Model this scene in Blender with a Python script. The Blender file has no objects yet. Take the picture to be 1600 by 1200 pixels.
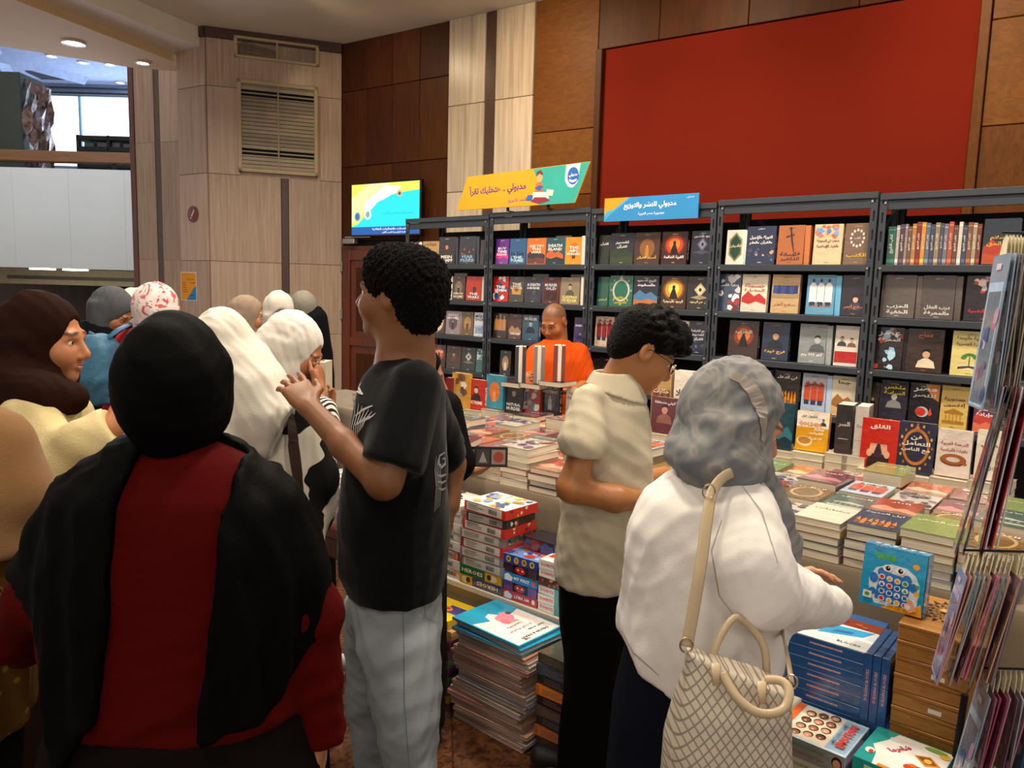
import bpy, math, random
import numpy as np
from mathutils import Matrix, Vector

# ------------------------------------------------------------------ camera, world, lights, exposure
SC = bpy.context.scene
COL = SC.collection
FPX = 1200.0
PITCH = math.atan(1200 / 9650.0)
ROLL = math.atan(260 / 9650.0)
YAW = math.radians(39.6)
CAMZ = 1.6
FW = np.array([-math.sin(YAW) * math.cos(PITCH), math.cos(YAW) * math.cos(PITCH), -math.sin(PITCH)])
R0 = np.array([math.cos(YAW), math.sin(YAW), 0.0])
U0 = np.cross(R0, FW)
_c, _s = math.cos(ROLL), math.sin(ROLL)
CR = _c * R0 + _s * U0
CU = -_s * R0 + _c * U0
FH = np.array([-math.sin(YAW), math.cos(YAW), 0.0])
CAM = np.array([0, 0, CAMZ])

cam_d = bpy.data.cameras.new('camera')
cam_d.sensor_width = 36.0
cam_d.lens = 36.0 * FPX / 1600.0
cam_d.clip_end = 200
cam = bpy.data.objects.new('camera', cam_d)
COL.objects.link(cam)
m = Matrix(((CR[0], CU[0], -FW[0], 0), (CR[1], CU[1], -FW[1], 0), (CR[2], CU[2], -FW[2], CAMZ), (0, 0, 0, 1)))
cam.matrix_world = m
SC.camera = cam
SC.view_settings.view_transform = 'Standard'
SC.view_settings.look = 'None'
SC.view_settings.gamma = 1.0
SC.view_settings.use_curve_mapping = False
SC.view_settings.exposure = 0.10

w = bpy.data.worlds.new('hall_light')
SC.world = w
w.use_nodes = True
w.node_tree.nodes['Background'].inputs[0].default_value = (0.95, 0.84, 0.75, 1)
w.node_tree.nodes['Background'].inputs[1].default_value = 0.66


def area_light(name, loc, size, power, color, aim=None, spread=180):
    l = bpy.data.lights.new(name, 'AREA')
    l.shape = 'DISK' if not isinstance(size, tuple) else 'RECTANGLE'
    if isinstance(size, tuple):
        l.size, l.size_y = size
    else:
        l.size = size
    l.energy = power
    l.color = color
    l.spread = math.radians(spread)
    o = bpy.data.objects.new(name, l)
    o.location = loc
    if aim is not None:
        o.rotation_euler = (Vector(aim) - Vector(loc)).to_track_quat('-Z', 'Y').to_euler()
    COL.objects.link(o)
    return o


WARM = (1.0, 0.86, 0.70)
for (x, y, p) in [(-0.4, 3.3, 46), (-2.2, 3.3, 46), (-4.0, 3.3, 38), (-1.0, 1.5, 34), (-2.9, 1.6, 34), (-4.9, 2.4, 32), (-0.2, -0.8, 18), (-2.8, -0.6, 18)]:
    area_light('downlight', (x, y, 3.75), 0.35, p, WARM, (x, y, 0), 150)
# wall washers over the timber wall
for (x, y, ax, p) in [(-3.75, 4.0, -3.75, 13), (-1.0, 4.2, -0.75, 15), (-2.4, 4.1, -2.4, 10), (-5.4, 3.9, -5.5, 4)]:
    area_light('wall_washer', (x, y, 3.80), 0.30, p, (1.0, 0.76, 0.48), (ax, y + 1.1, 2.75), 120)
# daylight from the mezzanine windows, then fill lights
area_light('mezzanine_daylight', (-13.0, 6.5, 4.6), (6.0, 1.4), 330, (0.55, 0.75, 1.0), (-6.5, 1.0, 2.8))
area_light('ceiling_fill', (-12.0, 4.6, 2.3), (5.0, 1.6), 210, (0.80, 0.80, 1.0), (-3.5, 3.0, 3.87))  # added lamp low in the void, aimed up to brighten the ceiling
area_light('hall_fill', (2.2, -2.6, 3.4), (2.5, 2.5), 34, (1.0, 0.86, 0.72), (-1.6, 2.0, 1.0))


# ------------------------------------------------------------------ pixel helpers (frame 1600 x 1200)
def ray(px, py):
    return FW + CR * (px - 800) / FPX - CU * (py - 600) / FPX


def onY(px, py, Y):
    d = ray(px, py)
    return CAM + d * (Y / d[1])


def onZ(px, py, Z):
    d = ray(px, py)
    return CAM + d * ((Z - CAMZ) / d[2])


def Ph(px, py, D):
    d = ray(px, py)
    return CAM + d * (D / (d @ FH))


def lc(px, py, D):
    """pixel at horizontal distance D -> (a, D, z) in the frame right / away / up"""
    p = Ph(px, py, D)
    return np.array([p @ R0, D, p[2]])


def to_world(v):
    v = np.asarray(v, float)
    return v[..., 0:1] * R0 + v[..., 1:2] * FH + v[..., 2:3] * np.array([0, 0, 1.0])


# ------------------------------------------------------------------ colour and materials
def lin(c):
    c = c / 255.0
    return c / 12.92 if c <= 0.04045 else ((c + 0.055) / 1.055) ** 2.4


def hx(h):
    h = h.lstrip('#')
    return (lin(int(h[0:2], 16)), lin(int(h[2:4], 16)), lin(int(h[4:6], 16)), 1.0)


MATS = {}


def mat(name, col, rough=0.6, metal=0.0, var=0.12, scale=8.0, stretch=(1, 1, 1), bump=0.0, bscale=60.0, coat=0.0, sheen=0.0,
        emit=None, estr=0.0, attr=False, trans=0.0, col2=None, spec=0.5, dist=0.0):
    if name in MATS:
        return MATS[name]
    mt = bpy.data.materials.new(name)
    mt.use_nodes = True
    nt = mt.node_tree
    N, L = nt.nodes, nt.links
    b = N['Principled BSDF']
    b.inputs['Roughness'].default_value = rough
    b.inputs['Metallic'].default_value = metal
    b.inputs['Specular IOR Level'].default_value = spec
    if coat:
        b.inputs['Coat Weight'].default_value = coat
        b.inputs['Coat Roughness'].default_value = 0.12
    if sheen:
        b.inputs['Sheen Weight'].default_value = sheen
    if trans:
        b.inputs['Transmission Weight'].default_value = trans
    tc = N.new('ShaderNodeTexCoord')
    mp = N.new('ShaderNodeMapping')
    mp.inputs['Scale'].default_value = stretch
    L.new(tc.outputs['Object'], mp.inputs[0])
    no = N.new('ShaderNodeTexNoise')
    no.inputs['Scale'].default_value = scale
    no.inputs['Detail'].default_value = 4
    no.inputs['Distortion'].default_value = dist
    L.new(mp.outputs[0], no.inputs['Vector'])
    rr = N.new('ShaderNodeMapRange')
    rr.inputs[1].default_value = 0.3
    rr.inputs[2].default_value = 0.7
    rr.inputs[3].default_value = 1 - var
    rr.inputs[4].default_value = 1 + var
    L.new(no.outputs[0], rr.inputs[0])
    mx = N.new('ShaderNodeMix')
    mx.data_type = 'RGBA'
    c1 = hx(col) if isinstance(col, str) else col
    if col2:
        mx.blend_type = 'MIX'
        rr.inputs[3].default_value = 0
        rr.inputs[4].default_value = 1
        L.new(rr.outputs[0], mx.inputs[0])
        mx.inputs[6].default_value = c1
        mx.inputs[7].default_value = hx(col2)
    else:
        mx.blend_type = 'MULTIPLY'
        mx.inputs[0].default_value = 1
        mx.inputs[6].default_value = c1
        if attr:
            at = N.new('ShaderNodeAttribute')
            at.attribute_name = 'Col'
            L.new(at.outputs['Color'], mx.inputs[6])
        L.new(rr.outputs[0], mx.inputs[7])
    L.new(mx.outputs[2], b.inputs['Base Color'])
    if bump:
        n2 = N.new('ShaderNodeTexNoise')
        n2.inputs['Scale'].default_value = bscale
        n2.inputs['Detail'].default_value = 3
        L.new(mp.outputs[0], n2.inputs['Vector'])
        bp = N.new('ShaderNodeBump')
        bp.inputs['Strength'].default_value = bump
        bp.inputs['Distance'].default_value = 0.01
        L.new(n2.outputs[0], bp.inputs['Height'])
        L.new(bp.outputs[0], b.inputs['Normal'])
    if emit:
        b.inputs['Emission Color'].default_value = hx(emit)
        b.inputs['Emission Strength'].default_value = estr
    MATS[name] = mt
    return mt


PRINT = mat('printed_cover', 'ffffff', rough=0.34, var=0.05, attr=True, coat=0.25, bump=0.06, bscale=40)
WRAP = mat('shrink_wrapped_cover', 'ffffff', rough=0.22, var=0.06, attr=True, coat=0.9, bump=0.5, bscale=26)
MATTE = mat('painted_matte', 'ffffff', rough=0.75, var=0.05, attr=True)
PAGES = mat('page_edges', 'd9d0b8', rough=0.85, var=0.16, scale=3, stretch=(1, 60, 1), bump=0.2, bscale=120)


# ------------------------------------------------------------------ mesh helpers
class MB:
    """collects coloured geometry"""

    def __init__(s):
        s.v, s.f, s.c = [], [], []

    def poly(s, pts, col=(1, 1, 1, 1)):
        n = len(s.v)
        s.v += [tuple(p) for p in pts]
        s.c += [col] * len(pts)
        s.f.append(tuple(range(n, n + len(pts))))
        return s

    def raw(s, vs, fs, col=(1, 1, 1, 1)):
        n = len(s.v)
        s.v += [tuple(p) for p in vs]
        s.c += [col] * len(vs)
        s.f += [tuple(i + n for i in f) for f in fs]
        return s

    def box(s, lo, hi, col=(1, 1, 1, 1), M=None):
        x0, y0, z0 = lo
        x1, y1, z1 = hi
        P = [(x0, y0, z0), (x1, y0, z0), (x1, y1, z0), (x0, y1, z0), (x0, y0, z1), (x1, y0, z1), (x1, y1, z1), (x0, y1, z1)]
        if M is not None:
            P = [tuple(M @ Vector(p)) for p in P]
        return s.raw(P, [(0, 3, 2, 1), (4, 5, 6, 7), (0, 1, 5, 4), (1, 2, 6, 5), (2, 3, 7, 6), (3, 0, 4, 7)], col)

    def bbox(s, lo, hi, b=0.004, col=(1, 1, 1, 1), M=None):
        """box with chamfered edges"""
        lo, hi = np.array(lo, float), np.array(hi, float)
        b = min(b, *(0.45 * (hi - lo)))
        V, F = [], []
        idx = {}
        for sx in (0, 1):
            for sy in (0, 1):
                for sz in (0, 1):
                    c = [(lo, hi)[q][i] for i, q in enumerate((sx, sy, sz))]
                    sg = [b if q == 0 else -b for q in (sx, sy, sz)]
                    for ax in range(3):
                        p = [c[i] + (0 if i == ax else sg[i]) for i in range(3)]
                        idx[(sx, sy, sz, ax)] = len(V)
                        V.append(p)
        for ax in range(3):
            o = [i for i in range(3) if i != ax]
            for q in (0, 1):
                r = []
                for (i, j) in ((0, 0), (1, 0), (1, 1), (0, 1)):
                    k = [0, 0, 0]
                    k[ax] = q
                    k[o[0]] = i
                    k[o[1]] = j
                    r.append(idx[(*k, ax)])
                F.append(tuple(r))
        for ax in range(3):
            o = [i for i in range(3) if i != ax]
            for i in (0, 1):
                for j in (0, 1):
                    k0, k1 = [0, 0, 0], [0, 0, 0]
                    k0[o[0]] = k1[o[0]] = i
                    k0[o[1]] = k1[o[1]] = j
                    k1[ax] = 1
                    F.append((idx[(*k0, o[0])], idx[(*k1, o[0])], idx[(*k1, o[1])], idx[(*k0, o[1])]))
        for sx in (0, 1):
            for sy in (0, 1):
                for sz in (0, 1):
                    F.append(tuple(idx[(sx, sy, sz, a)] for a in range(3)))
        cen = (lo + hi) / 2
        F2 = []
        for f in F:
            p = np.array([V[i] for i in f])
            nn = np.cross(p[1] - p[0], p[2] - p[0])
            F2.append(f if nn @ (p.mean(0) - cen) > 0 else tuple(reversed(f)))
        if M is not None:
            V = [tuple(M @ Vector(p)) for p in V]
        return s.raw(V, F2, col)

    def prism(s, pts, z0, z1, col=(1, 1, 1, 1), M=None):
        """pts: counter-clockwise 2D outline, extruded in z"""
        n = len(pts)
        V = [(p[0], p[1], z0) for p in pts] + [(p[0], p[1], z1) for p in pts]
        F = [tuple(range(n - 1, -1, -1)), tuple(range(n, 2 * n))]
        F += [(i, (i + 1) % n, n + (i + 1) % n, n + i) for i in range(n)]
        if M is not None:
            V = [tuple(M @ Vector(p)) for p in V]
        return s.raw(V, F, col)

    def tube(s, pts, r, col=(1, 1, 1, 1), n=10, flat=None, closed=False):
        """tube through points; r scalar or list; flat=(ry factor, up vector) makes a strap"""
        P = [np.array(p, float) for p in pts]
        m_ = len(P)
        R = r if isinstance(r, (list, tuple)) else [r] * m_
        V, prev = [], None
        for i in range(m_):
            t = P[(i + 1) % m_] - P[i - 1] if closed else P[min(i + 1, m_ - 1)] - P[max(i - 1, 0)]
            t = t / (np.linalg.norm(t) + 1e-9)
            if flat is not None:
                u = np.array(flat[1], float)
            else:
                u = prev if prev is not None else (np.array([0, 0, 1.0]) if abs(t[2]) < 0.9 else np.array([1.0, 0, 0]))
            u = u - t * (u @ t)
            u /= np.linalg.norm(u) + 1e-9
            prev = u
            q = np.cross(t, u)
            k = flat[0] if flat is not None else 1.0
            for j in range(n):
                a = 2 * math.pi * j / n
                V.append(P[i] + R[i] * (math.cos(a) * u * k + math.sin(a) * q))
        F = []
        for i in range(m_ if closed else m_ - 1):
            i2 = (i + 1) % m_
            for j in range(n):
                j2 = (j + 1) % n
                F.append((i * n + j, i * n + j2, i2 * n + j2, i2 * n + j))
        if not closed:
            F.append(tuple(range(n - 1, -1, -1)))
            F.append(tuple(range((m_ - 1) * n, m_ * n)))
        return s.raw(V, F, col)

    def lathe(s, prof, c=(0, 0, 0), n=24, col=(1, 1, 1, 1), M=None):
        V = []
        for (r, z) in prof:
            for j in range(n):
                a = 2 * math.pi * j / n
                V.append((c[0] + r * math.cos(a), c[1] + r * math.sin(a), c[2] + z))
        F = [(i * n + j, i * n + (j + 1) % n, (i + 1) * n + (j + 1) % n, (i + 1) * n + j) for i in range(len(prof) - 1) for j in range(n)]
        if M is not None:
            V = [tuple(M @ Vector(p)) for p in V]
        return s.raw(V, F, col)

    def mesh(s, name, material, smooth=False):
        me = bpy.data.meshes.new(name)
        me.from_pydata(s.v, [], s.f)
        if s.c:
            a = me.color_attributes.new('Col', 'FLOAT_COLOR', 'POINT')
            a.data.foreach_set('color', np.array(s.c, dtype=np.float32).ravel())
        if material is not None:
            me.materials.append(material)
        if smooth:
            me.polygons.foreach_set('use_smooth', [True] * len(me.polygons))
        me.update()
        return me


def link(name, data, parent=None, **kw):
    o = bpy.data.objects.new(name, data)
    COL.objects.link(o)
    if parent is not None:
        o.parent = parent
    for k, v in kw.items():
        if v is not None:
            o[k] = v
    return o


def thing(name, label, category, loc=(0, 0, 0), rz=0.0, group=None, data=None):
    o = link(name, data, None, label=label, category=category, group=group)
    o.location = loc
    o.rotation_euler = (0, 0, rz)
    return o


def recenter(o):
    """move a mesh thing's origin to its base"""
    me = o.data
    n = len(me.vertices)
    if not n:
        return
    co = np.empty(n * 3, dtype=np.float32)
    me.vertices.foreach_get('co', co)
    co = co.reshape(-1, 3)
    c = np.array([(co[:, 0].min() + co[:, 0].max()) / 2, (co[:, 1].min() + co[:, 1].max()) / 2, co[:, 2].min()])
    me.vertices.foreach_set('co', (co - c).ravel())
    o.location = Vector(c)


ORD = ['first', 'second', 'third', 'fourth', 'fifth', 'sixth', 'seventh', 'eighth', 'ninth', 'tenth', 'eleventh', 'twelfth', 'thirteenth',
       'fourteenth', 'fifteenth', 'sixteenth', 'seventeenth', 'eighteenth', 'nineteenth', 'twentieth']

# ------------------------------------------------------------------ Arabic shaping and flat lettering
_AR = {}
_seq = [('\u0621', 1), ('\u0622', 2), ('\u0623', 2), ('\u0624', 2), ('\u0625', 2), ('\u0626', 4), ('\u0627', 2), ('\u0628', 4), ('\u0629', 2), ('\u062a', 4), ('\u062b', 4),
        ('\u062c', 4), ('\u062d', 4), ('\u062e', 4), ('\u062f', 2), ('\u0630', 2), ('\u0631', 2), ('\u0632', 2), ('\u0633', 4), ('\u0634', 4), ('\u0635', 4), ('\u0636', 4),
        ('\u0637', 4), ('\u0638', 4), ('\u0639', 4), ('\u063a', 4), ('\u0641', 4), ('\u0642', 4), ('\u0643', 4), ('\u0644', 4), ('\u0645', 4), ('\u0646', 4), ('\u0647', 4),
        ('\u0648', 2), ('\u0649', 2), ('\u064a', 4)]
_cp = 0xFE80
for _ch, _n in _seq:
    _AR[_ch] = (_cp, _n)
    _cp += _n


def ar(s):
    out = []
    s = s.replace('\u0644\u0627', '\u0001')
    for i, ch in enumerate(s):
        prev = s[i - 1] if i else ' '
        nxt = s[i + 1] if i + 1 < len(s) else ' '
        joinp = prev in _AR and _AR[prev][1] == 4
        joinn = nxt in _AR and _AR[nxt][1] >= 2 or nxt == '\u0001'
        if ch == '\u0001':
            out.append(chr(0xFEFC if joinp else 0xFEFB))
        elif ch in _AR:
            b, n = _AR[ch]
            if n == 1:
                out.append(chr(b))
            elif n == 2:
                out.append(chr(b + (1 if joinp else 0)))
            else:
                out.append(chr(b + (3 if joinp and joinn else 1 if joinp else 2 if joinn else 0)))
        else:
            out.append(ch)
    return ''.join(reversed(out))


_TXT = {}


def text_tris(body, bold=0.02, res=1):
    key = (body, bold, res)
    if key in _TXT:
        return _TXT[key]
    b = ar(body) if any('\u0600' <= c <= '\u06ff' for c in body) else body
    c = bpy.data.curves.new('lettering', 'FONT')
    o = bpy.data.objects.new('lettering', c)
    c.body = b
    c.resolution_u = res
    c.offset = bold
    me = o.to_mesh()
    vs = [(v.co.x, v.co.y) for v in me.vertices]
    fs = [tuple(p.vertices) for p in me.polygons]
    o.to_mesh_clear()
    bpy.data.objects.remove(o)
    bpy.data.curves.remove(c)
    if vs:
        xs = [v[0] for v in vs]
        ys = [v[1] for v in vs]
        x0, x1, y0, y1 = min(xs), max(xs), min(ys), max(ys)
    else:
        x0 = x1 = y0 = y1 = 0
    r = ([(v[0] - (x0 + x1) / 2, v[1] - (y0 + y1) / 2) for v in vs], fs, max(x1 - x0, 1e-3), max(y1 - y0, 1e-3))
    _TXT[key] = r
    return r


class Art:
    """flat print in cover units: x 0..1, y 0..A; later layers lie on top"""

    def __init__(s, aspect, w=0.14):
        s.A, s.w, s.items = aspect, w, []

    def R(s, x0, y0, x1, y1, c):
        s.items.append(([(x0, y0), (x1, y0), (x1, y1), (x0, y1)], [(0, 1, 2, 3)], hx(c)))
        return s

    def G(s, pts, c):
        s.items.append((list(pts), [tuple(range(len(pts)))], hx(c)))
        return s

    def E(s, cx, cy, rx, ry, c, n=14, a0=0, a1=360):
        p = [(cx + rx * math.cos(math.radians(a0 + (a1 - a0) * i / n)), cy + ry * math.sin(math.radians(a0 + (a1 - a0) * i / n))) for i in range(n + (a1 - a0 < 360))]
        return s.G(p, c)

    def T(s, t, cx, cy, w_, h_, c, rot=0.0, bold=0.02, sx=1.0):
        vs, fs, tw, th = text_tris(t, bold)
        k = min(w_ / tw, h_ / th)
        kx = min(w_ / tw, k * 1.7) * sx
        ca, sa = math.cos(math.radians(rot)), math.sin(math.radians(rot))
        P = [(cx + v[0] * kx * ca - v[1] * k * sa, cy + v[0] * kx * sa + v[1] * k * ca) for v in vs]
        s.items.append((P, fs, hx(c)))
        return s

    def emit(s, mb, M, h0=0.0003, dh=0.00012):
        for i, (P, F, c) in enumerate(s.items):
            h = h0 + dh * i
            mb.raw([tuple(M @ Vector((p[0] * s.w, p[1] * s.w, h))) for p in P], F, c)

# ------------------------------------------------------------------ room shell
def stone(name, c1, c2, sc=3.0, st=(14, 14, 0.5), rough=0.28):
    return mat(name, c1, rough=rough, scale=sc, stretch=st, col2=c2, bump=0.02, bscale=30, dist=0.6)


TRAV = [stone('travertine_a', 'b79f8c', '9a8270'), stone('travertine_b', 'ab9380', 'c0aa96', 2.2), stone('travertine_c', 'bda58e', 'a08874', 4.0)]
COLM = [stone('pale_column_stone_a', 'c6b7a3', '9f907d'), stone('pale_column_stone_b', 'd0c2ae', 'aa9b88', 2.4)]
GRAN = mat('brown_granite', '5c4236', rough=0.3, scale=90, col2='2c1e19', coat=0.3)
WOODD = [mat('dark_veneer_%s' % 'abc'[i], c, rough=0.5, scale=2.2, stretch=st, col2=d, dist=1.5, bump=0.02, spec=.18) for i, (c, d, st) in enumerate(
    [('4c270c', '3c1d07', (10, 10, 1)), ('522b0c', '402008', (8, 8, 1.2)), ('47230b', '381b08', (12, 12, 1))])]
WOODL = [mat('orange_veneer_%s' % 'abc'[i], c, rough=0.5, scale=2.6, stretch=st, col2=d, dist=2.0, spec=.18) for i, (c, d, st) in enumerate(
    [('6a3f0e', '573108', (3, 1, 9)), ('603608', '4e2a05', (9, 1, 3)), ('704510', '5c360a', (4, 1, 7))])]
DOORW = mat('red_brown_door_wood', '6e2e12', rough=0.35, scale=2.0, stretch=(9, 9, 0.8), col2='4f1f0a', dist=1.2, coat=0.2)
RED = mat('red_painted_board', '6b1806', rough=0.85, var=0.04, scale=2, spec=0.15)
PLAST = mat('ceiling_plaster', 'e2dacb', rough=0.9, var=0.03, scale=2)
WHITEW = mat('white_parapet_paint', 'c6cbcb', rough=0.7, var=0.03, scale=1)
DARK = mat('dark_void_paint', '0d0b0a', rough=0.8)
WALLC = mat('hall_wall_paint', '6b5240', rough=0.8, var=0.1, scale=1)
FLOORM = mat('polished_brown_granite_tile', '6b4226', rough=0.25, scale=34, col2='24140b', coat=0.3, dist=0.5)
FLOORN = mat('polished_red_granite_tile', '754628', rough=0.25, scale=40, col2='2c190e', coat=0.3, dist=0.4)


def structure(name, data, parent=None, **kw):
    if parent is None:
        kw['kind'] = 'structure'
    return link(name, data, parent, **kw)


# floor: slab plus separate tiles laid on the diagonal where the camera can see them
fl = structure('floor', MB().box((-20, -5, -0.2), (3, 12, -0.012)).mesh('floor', FLOORM))
tm = [MB().bbox((0, 0, -0.012), (0.597, 0.597, 0.0), 0.002).mesh('floor_tile', mm) for mm in (FLOORM, FLOORN)]
ft = 0
for i in range(-2, 14):
    for j in range(-6, 12):
        x, y = (i - j) * 0.6 * 0.7071 - 4, (i + j) * 0.6 * 0.7071 - 1.0
        if -9 < x < 1 and -0.5 < y < 5.0:
            o = link('tile', tm[(i * 3 + j) % 2], fl)
            o.location = (x, y, 0)
            o.rotation_euler = (0, 0, math.pi / 4)
            ft += 1

# back wall: turned about 5.7 degrees from the bookcases
WO = np.array([-4.9, 4.95, 0.0])
WU = np.array([math.cos(0.1), math.sin(0.1), 0.0])
WN = np.array([math.sin(0.1), -math.cos(0.1), 0.0])  # towards the hall
WM = Matrix(((WU[0], -WN[0], 0, WO[0]), (WU[1], -WN[1], 0, WO[1]), (0, 0, 1, 0), (0, 0, 0, 1)))  # local x along, y into the wall, z up
CEILZ = 3.87
wb = structure('wall_back', MB().box((-1.34, 0.03, 0), (6.5, 0.25, CEILZ)).mesh('wall_back', DARK))
wb.matrix_world = WM


def panel(name, x0, x1, z0, z1, m, t=0.03, parent=wb, b=0.004, proud=0.0):
    return link(name, MB().bbox((x0 + 0.002, -proud, z0 + 0.002), (x1 - 0.002, t, z1 - 0.002), b).mesh(name, m), parent)


# left dark veneer bay, above and beside the door
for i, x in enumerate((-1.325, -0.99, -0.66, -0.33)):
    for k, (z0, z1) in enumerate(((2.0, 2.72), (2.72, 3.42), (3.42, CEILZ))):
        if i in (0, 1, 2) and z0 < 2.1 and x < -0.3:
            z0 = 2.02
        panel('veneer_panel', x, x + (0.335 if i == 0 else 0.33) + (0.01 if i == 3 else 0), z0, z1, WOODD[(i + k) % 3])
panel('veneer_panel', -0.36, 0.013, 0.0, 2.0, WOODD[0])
# pale stone columns with a granite strip
for x0, x1, q in ((0.013, 0.40, 0), (0.51, 0.885, 1)):
    for k, (z0, z1) in enumerate(((0, 1.2), (1.2, 2.42), (2.42, 3.15), (3.15, CEILZ))):
        panel('stone_panel', x0, x1, z0, z1, COLM[(q + k) % 2], proud=0.02)
panel('granite_strip', 0.40, 0.51, 0, CEILZ, GRAN, proud=0.01)
# orange veneer
for k, (z0, z1) in enumerate(((0, 1.4), (1.4, 2.35), (2.35, 2.85), (2.85, CEILZ))):
    panel('veneer_panel', 0.885, 1.455, z0, z1, WOODL[k % 3], proud=0.0)
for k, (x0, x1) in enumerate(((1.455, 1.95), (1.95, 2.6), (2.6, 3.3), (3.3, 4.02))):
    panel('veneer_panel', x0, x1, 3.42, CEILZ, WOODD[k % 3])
for i, (x0, x1) in enumerate(((4.03, 4.62), (4.62, 5.3), (5.3, 6.4))):
    for k, (z0, z1) in enumerate(((0, 1.9), (1.9, 2.62), (2.62, 3.22), (3.22, CEILZ))):
        panel('veneer_panel', x0, x1, z0, z1, WOODL[(i + k) % 3])
# red board in a shallow recess with dark reveal
panel('reveal_strip', 1.455, 1.51, 0.0, 3.42, WOODD[2], proud=0.035)
panel('reveal_strip', 3.97, 4.03, 0.0, 3.42, WOODL[1], proud=0.035)
link('red_board', MB().bbox((1.51, 0.008, 0.0), (3.97, 0.03, 3.415), 0.003).mesh('red_board', RED), wb)

# door in the left bay
dr = structure('door_1', MB().bbox((-1.30, -0.012, 0.0), (-0.40, 0.028, 1.97), 0.003).mesh('door_1', DOORW))
dr.matrix_world = WM
for (x0, x1, z0, z1) in ((-1.26, -1.18, 0.0, 1.93), (-0.50, -0.42, 0.0, 1.93), (-1.18, -0.50, 1.83, 1.93), (-1.18, -0.50, 1.0, 1.08), (-1.18, -0.50, 0.0, 0.12)):
    link('door_frame_rail', MB().bbox((x0, -0.03, z0), (x1, -0.010, z1), 0.004).mesh('door_rail', DOORW), dr)
for (z0, z1) in ((1.15, 1.76), (0.19, 0.93)):
    link('raised_panel', MB().bbox((-1.10, -0.026, z0), (-0.58, -0.010, z1), 0.012).mesh('raised_panel', WOODD[0]), dr)
STEEL = mat('brushed_steel', 'a8a6a2', rough=0.35, metal=0.8, var=0.05)
for z in (1.72, 1.25, 0.3):
    link('hinge', MB().bbox((-1.315, -0.028, z), (-1.29, -0.004, z + 0.1), 0.003).mesh('hinge', STEEL), dr)
cl = link('door_closer', MB().bbox((-1.22, -0.09, 1.985), (-1.06, -0.03, 2.035), 0.006).mesh('door_closer', STEEL), dr)
link('closer_arm', MB().bbox((-1.20, -0.075, 2.04), (-0.86, -0.045, 2.055), 0.003).mesh('closer_arm', STEEL), cl)

# ceiling
ce = structure('ceiling', MB().box((-7.3, -4, CEILZ), (3, 5.9, CEILZ + 0.2)).mesh('ceiling', PLAST))
# lower soffit on the left, in front of the mezzanine opening
MM = mat('soffit_plaster', 'cfb68c', rough=0.9, var=0.04, scale=2)
ME = [lc(-60, 20, 6.2), lc(-60, -260, 4.0)]
sf = [onZ(-60, 62, 3.62), onZ(208, 106, 3.62), onZ(285, 112, 3.62)]
structure('trim_1', MB().prism([(sf[0][0], sf[0][1]), (-9.5, -4.0), (-5.4, -3.0), (-5.7, -0.4), (-7.26, 3.66), (sf[2][0], sf[2][1]), (sf[1][0], sf[1][1])], 3.62, 3.75).mesh('trim_1', MM))
structure('trim_2', MB().prism([(-7.35, 3.72), (-7.3, 3.9), (-6.9, 3.8), (-5.55, -0.4), (-6.2, -0.5)][::-1], 3.70, 3.868).mesh('trim_2', PLAST))

# stone pier: broad face turned to the right, narrow face to the left
P1, P2, P3 = np.array([-6.215, 4.82]), np.array([-6.83, 3.78]), np.array([-7.23, 3.72])


def pier_panels(A, B, rows, mats_, root, cuts=()):
    d = B - A
    L_ = np.linalg.norm(d)
    d = d / L_
    n = np.array([d[1], -d[0]])
    Mx = Matrix(((d[0], -n[0], 0, A[0]), (d[1], -n[1], 0, A[1]), (0, 0, 1, 0), (0, 0, 0, 1)))
    return Mx, L_


pier = structure('wall_pier', MB().prism([(P1[0], P1[1]), (P1[0] - 0.3, P1[1] + 1.0), (P3[0] - 0.15, P3[1] + 1.3), (P3[0], P3[1]), (P2[0], P2[1])][::-1], 0, CEILZ).mesh('wall_pier', TRAV[0]))
MF, LF = pier_panels(P2, P1, None, None, pier)   # broad face: x from the front corner to the timber wall
MG, LG = pier_panels(P3, P2, None, None, pier)   # narrow face


def on_face(name, MX, x0, x1, z0, z1, m, pr=0.02, parent=pier, b=0.003, y1=0.0):
    o = link(name, MB().bbox((x0 + 0.0015, -pr, z0 + 0.0015), (x1 - 0.0015, y1, z1 - 0.0015), b).mesh(name, m), parent)
    o.matrix_world = MX
    return o


GX = 0.53 * LF
for k, (z0, z1) in enumerate(((0, 1.1), (1.1, 1.78), (1.78, 2.58))):
    on_face('stone_panel', MF, 0, GX, z0, z1, TRAV[k % 3])
    on_face('stone_panel', MF, GX + 0.07, LF, z0, z1, TRAV[(k + 1) % 3])
    on_face('stone_panel', MG, 0, LG, z0, z1, TRAV[(k + 2) % 3])
on_face('granite_strip', MF, GX, GX + 0.07, 0, 2.58, GRAN, pr=0.012)
VX0, VX1 = 0.23 * LF, 0.83 * LF
for k, (z0, z1) in enumerate(((2.58, 3.36), (3.36, CEILZ - 0.09))):
    on_face('stone_panel', MF, 0, VX0 if k == 0 else LF, z0, z1, TRAV[(k + 1) % 3])
    if k == 0:
        on_face('stone_panel', MF, VX1, LF, z0, z1, TRAV[2])
    on_face('stone_panel', MG, 0, LG, z0, z1, TRAV[k])
on_face('granite_strip', MF, -0.01, LF, CEILZ - 0.09, CEILZ, GRAN, pr=0.035)
on_face('granite_strip', MG, -0.01, LG + 0.01, CEILZ - 0.09, CEILZ, GRAN, pr=0.035)


def pt_face(px, py, A=P2, B=P1):
    d = (B - A) / np.linalg.norm(B - A)
    n = np.array([d[1], -d[0], 0])
    r = ray(px, py)
    t = ((np.array([A[0], A[1], 0]) - CAM) @ n) / (r @ n)
    p = CAM + r * t
    return (p[:2] - A) @ d, p[2]


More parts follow.
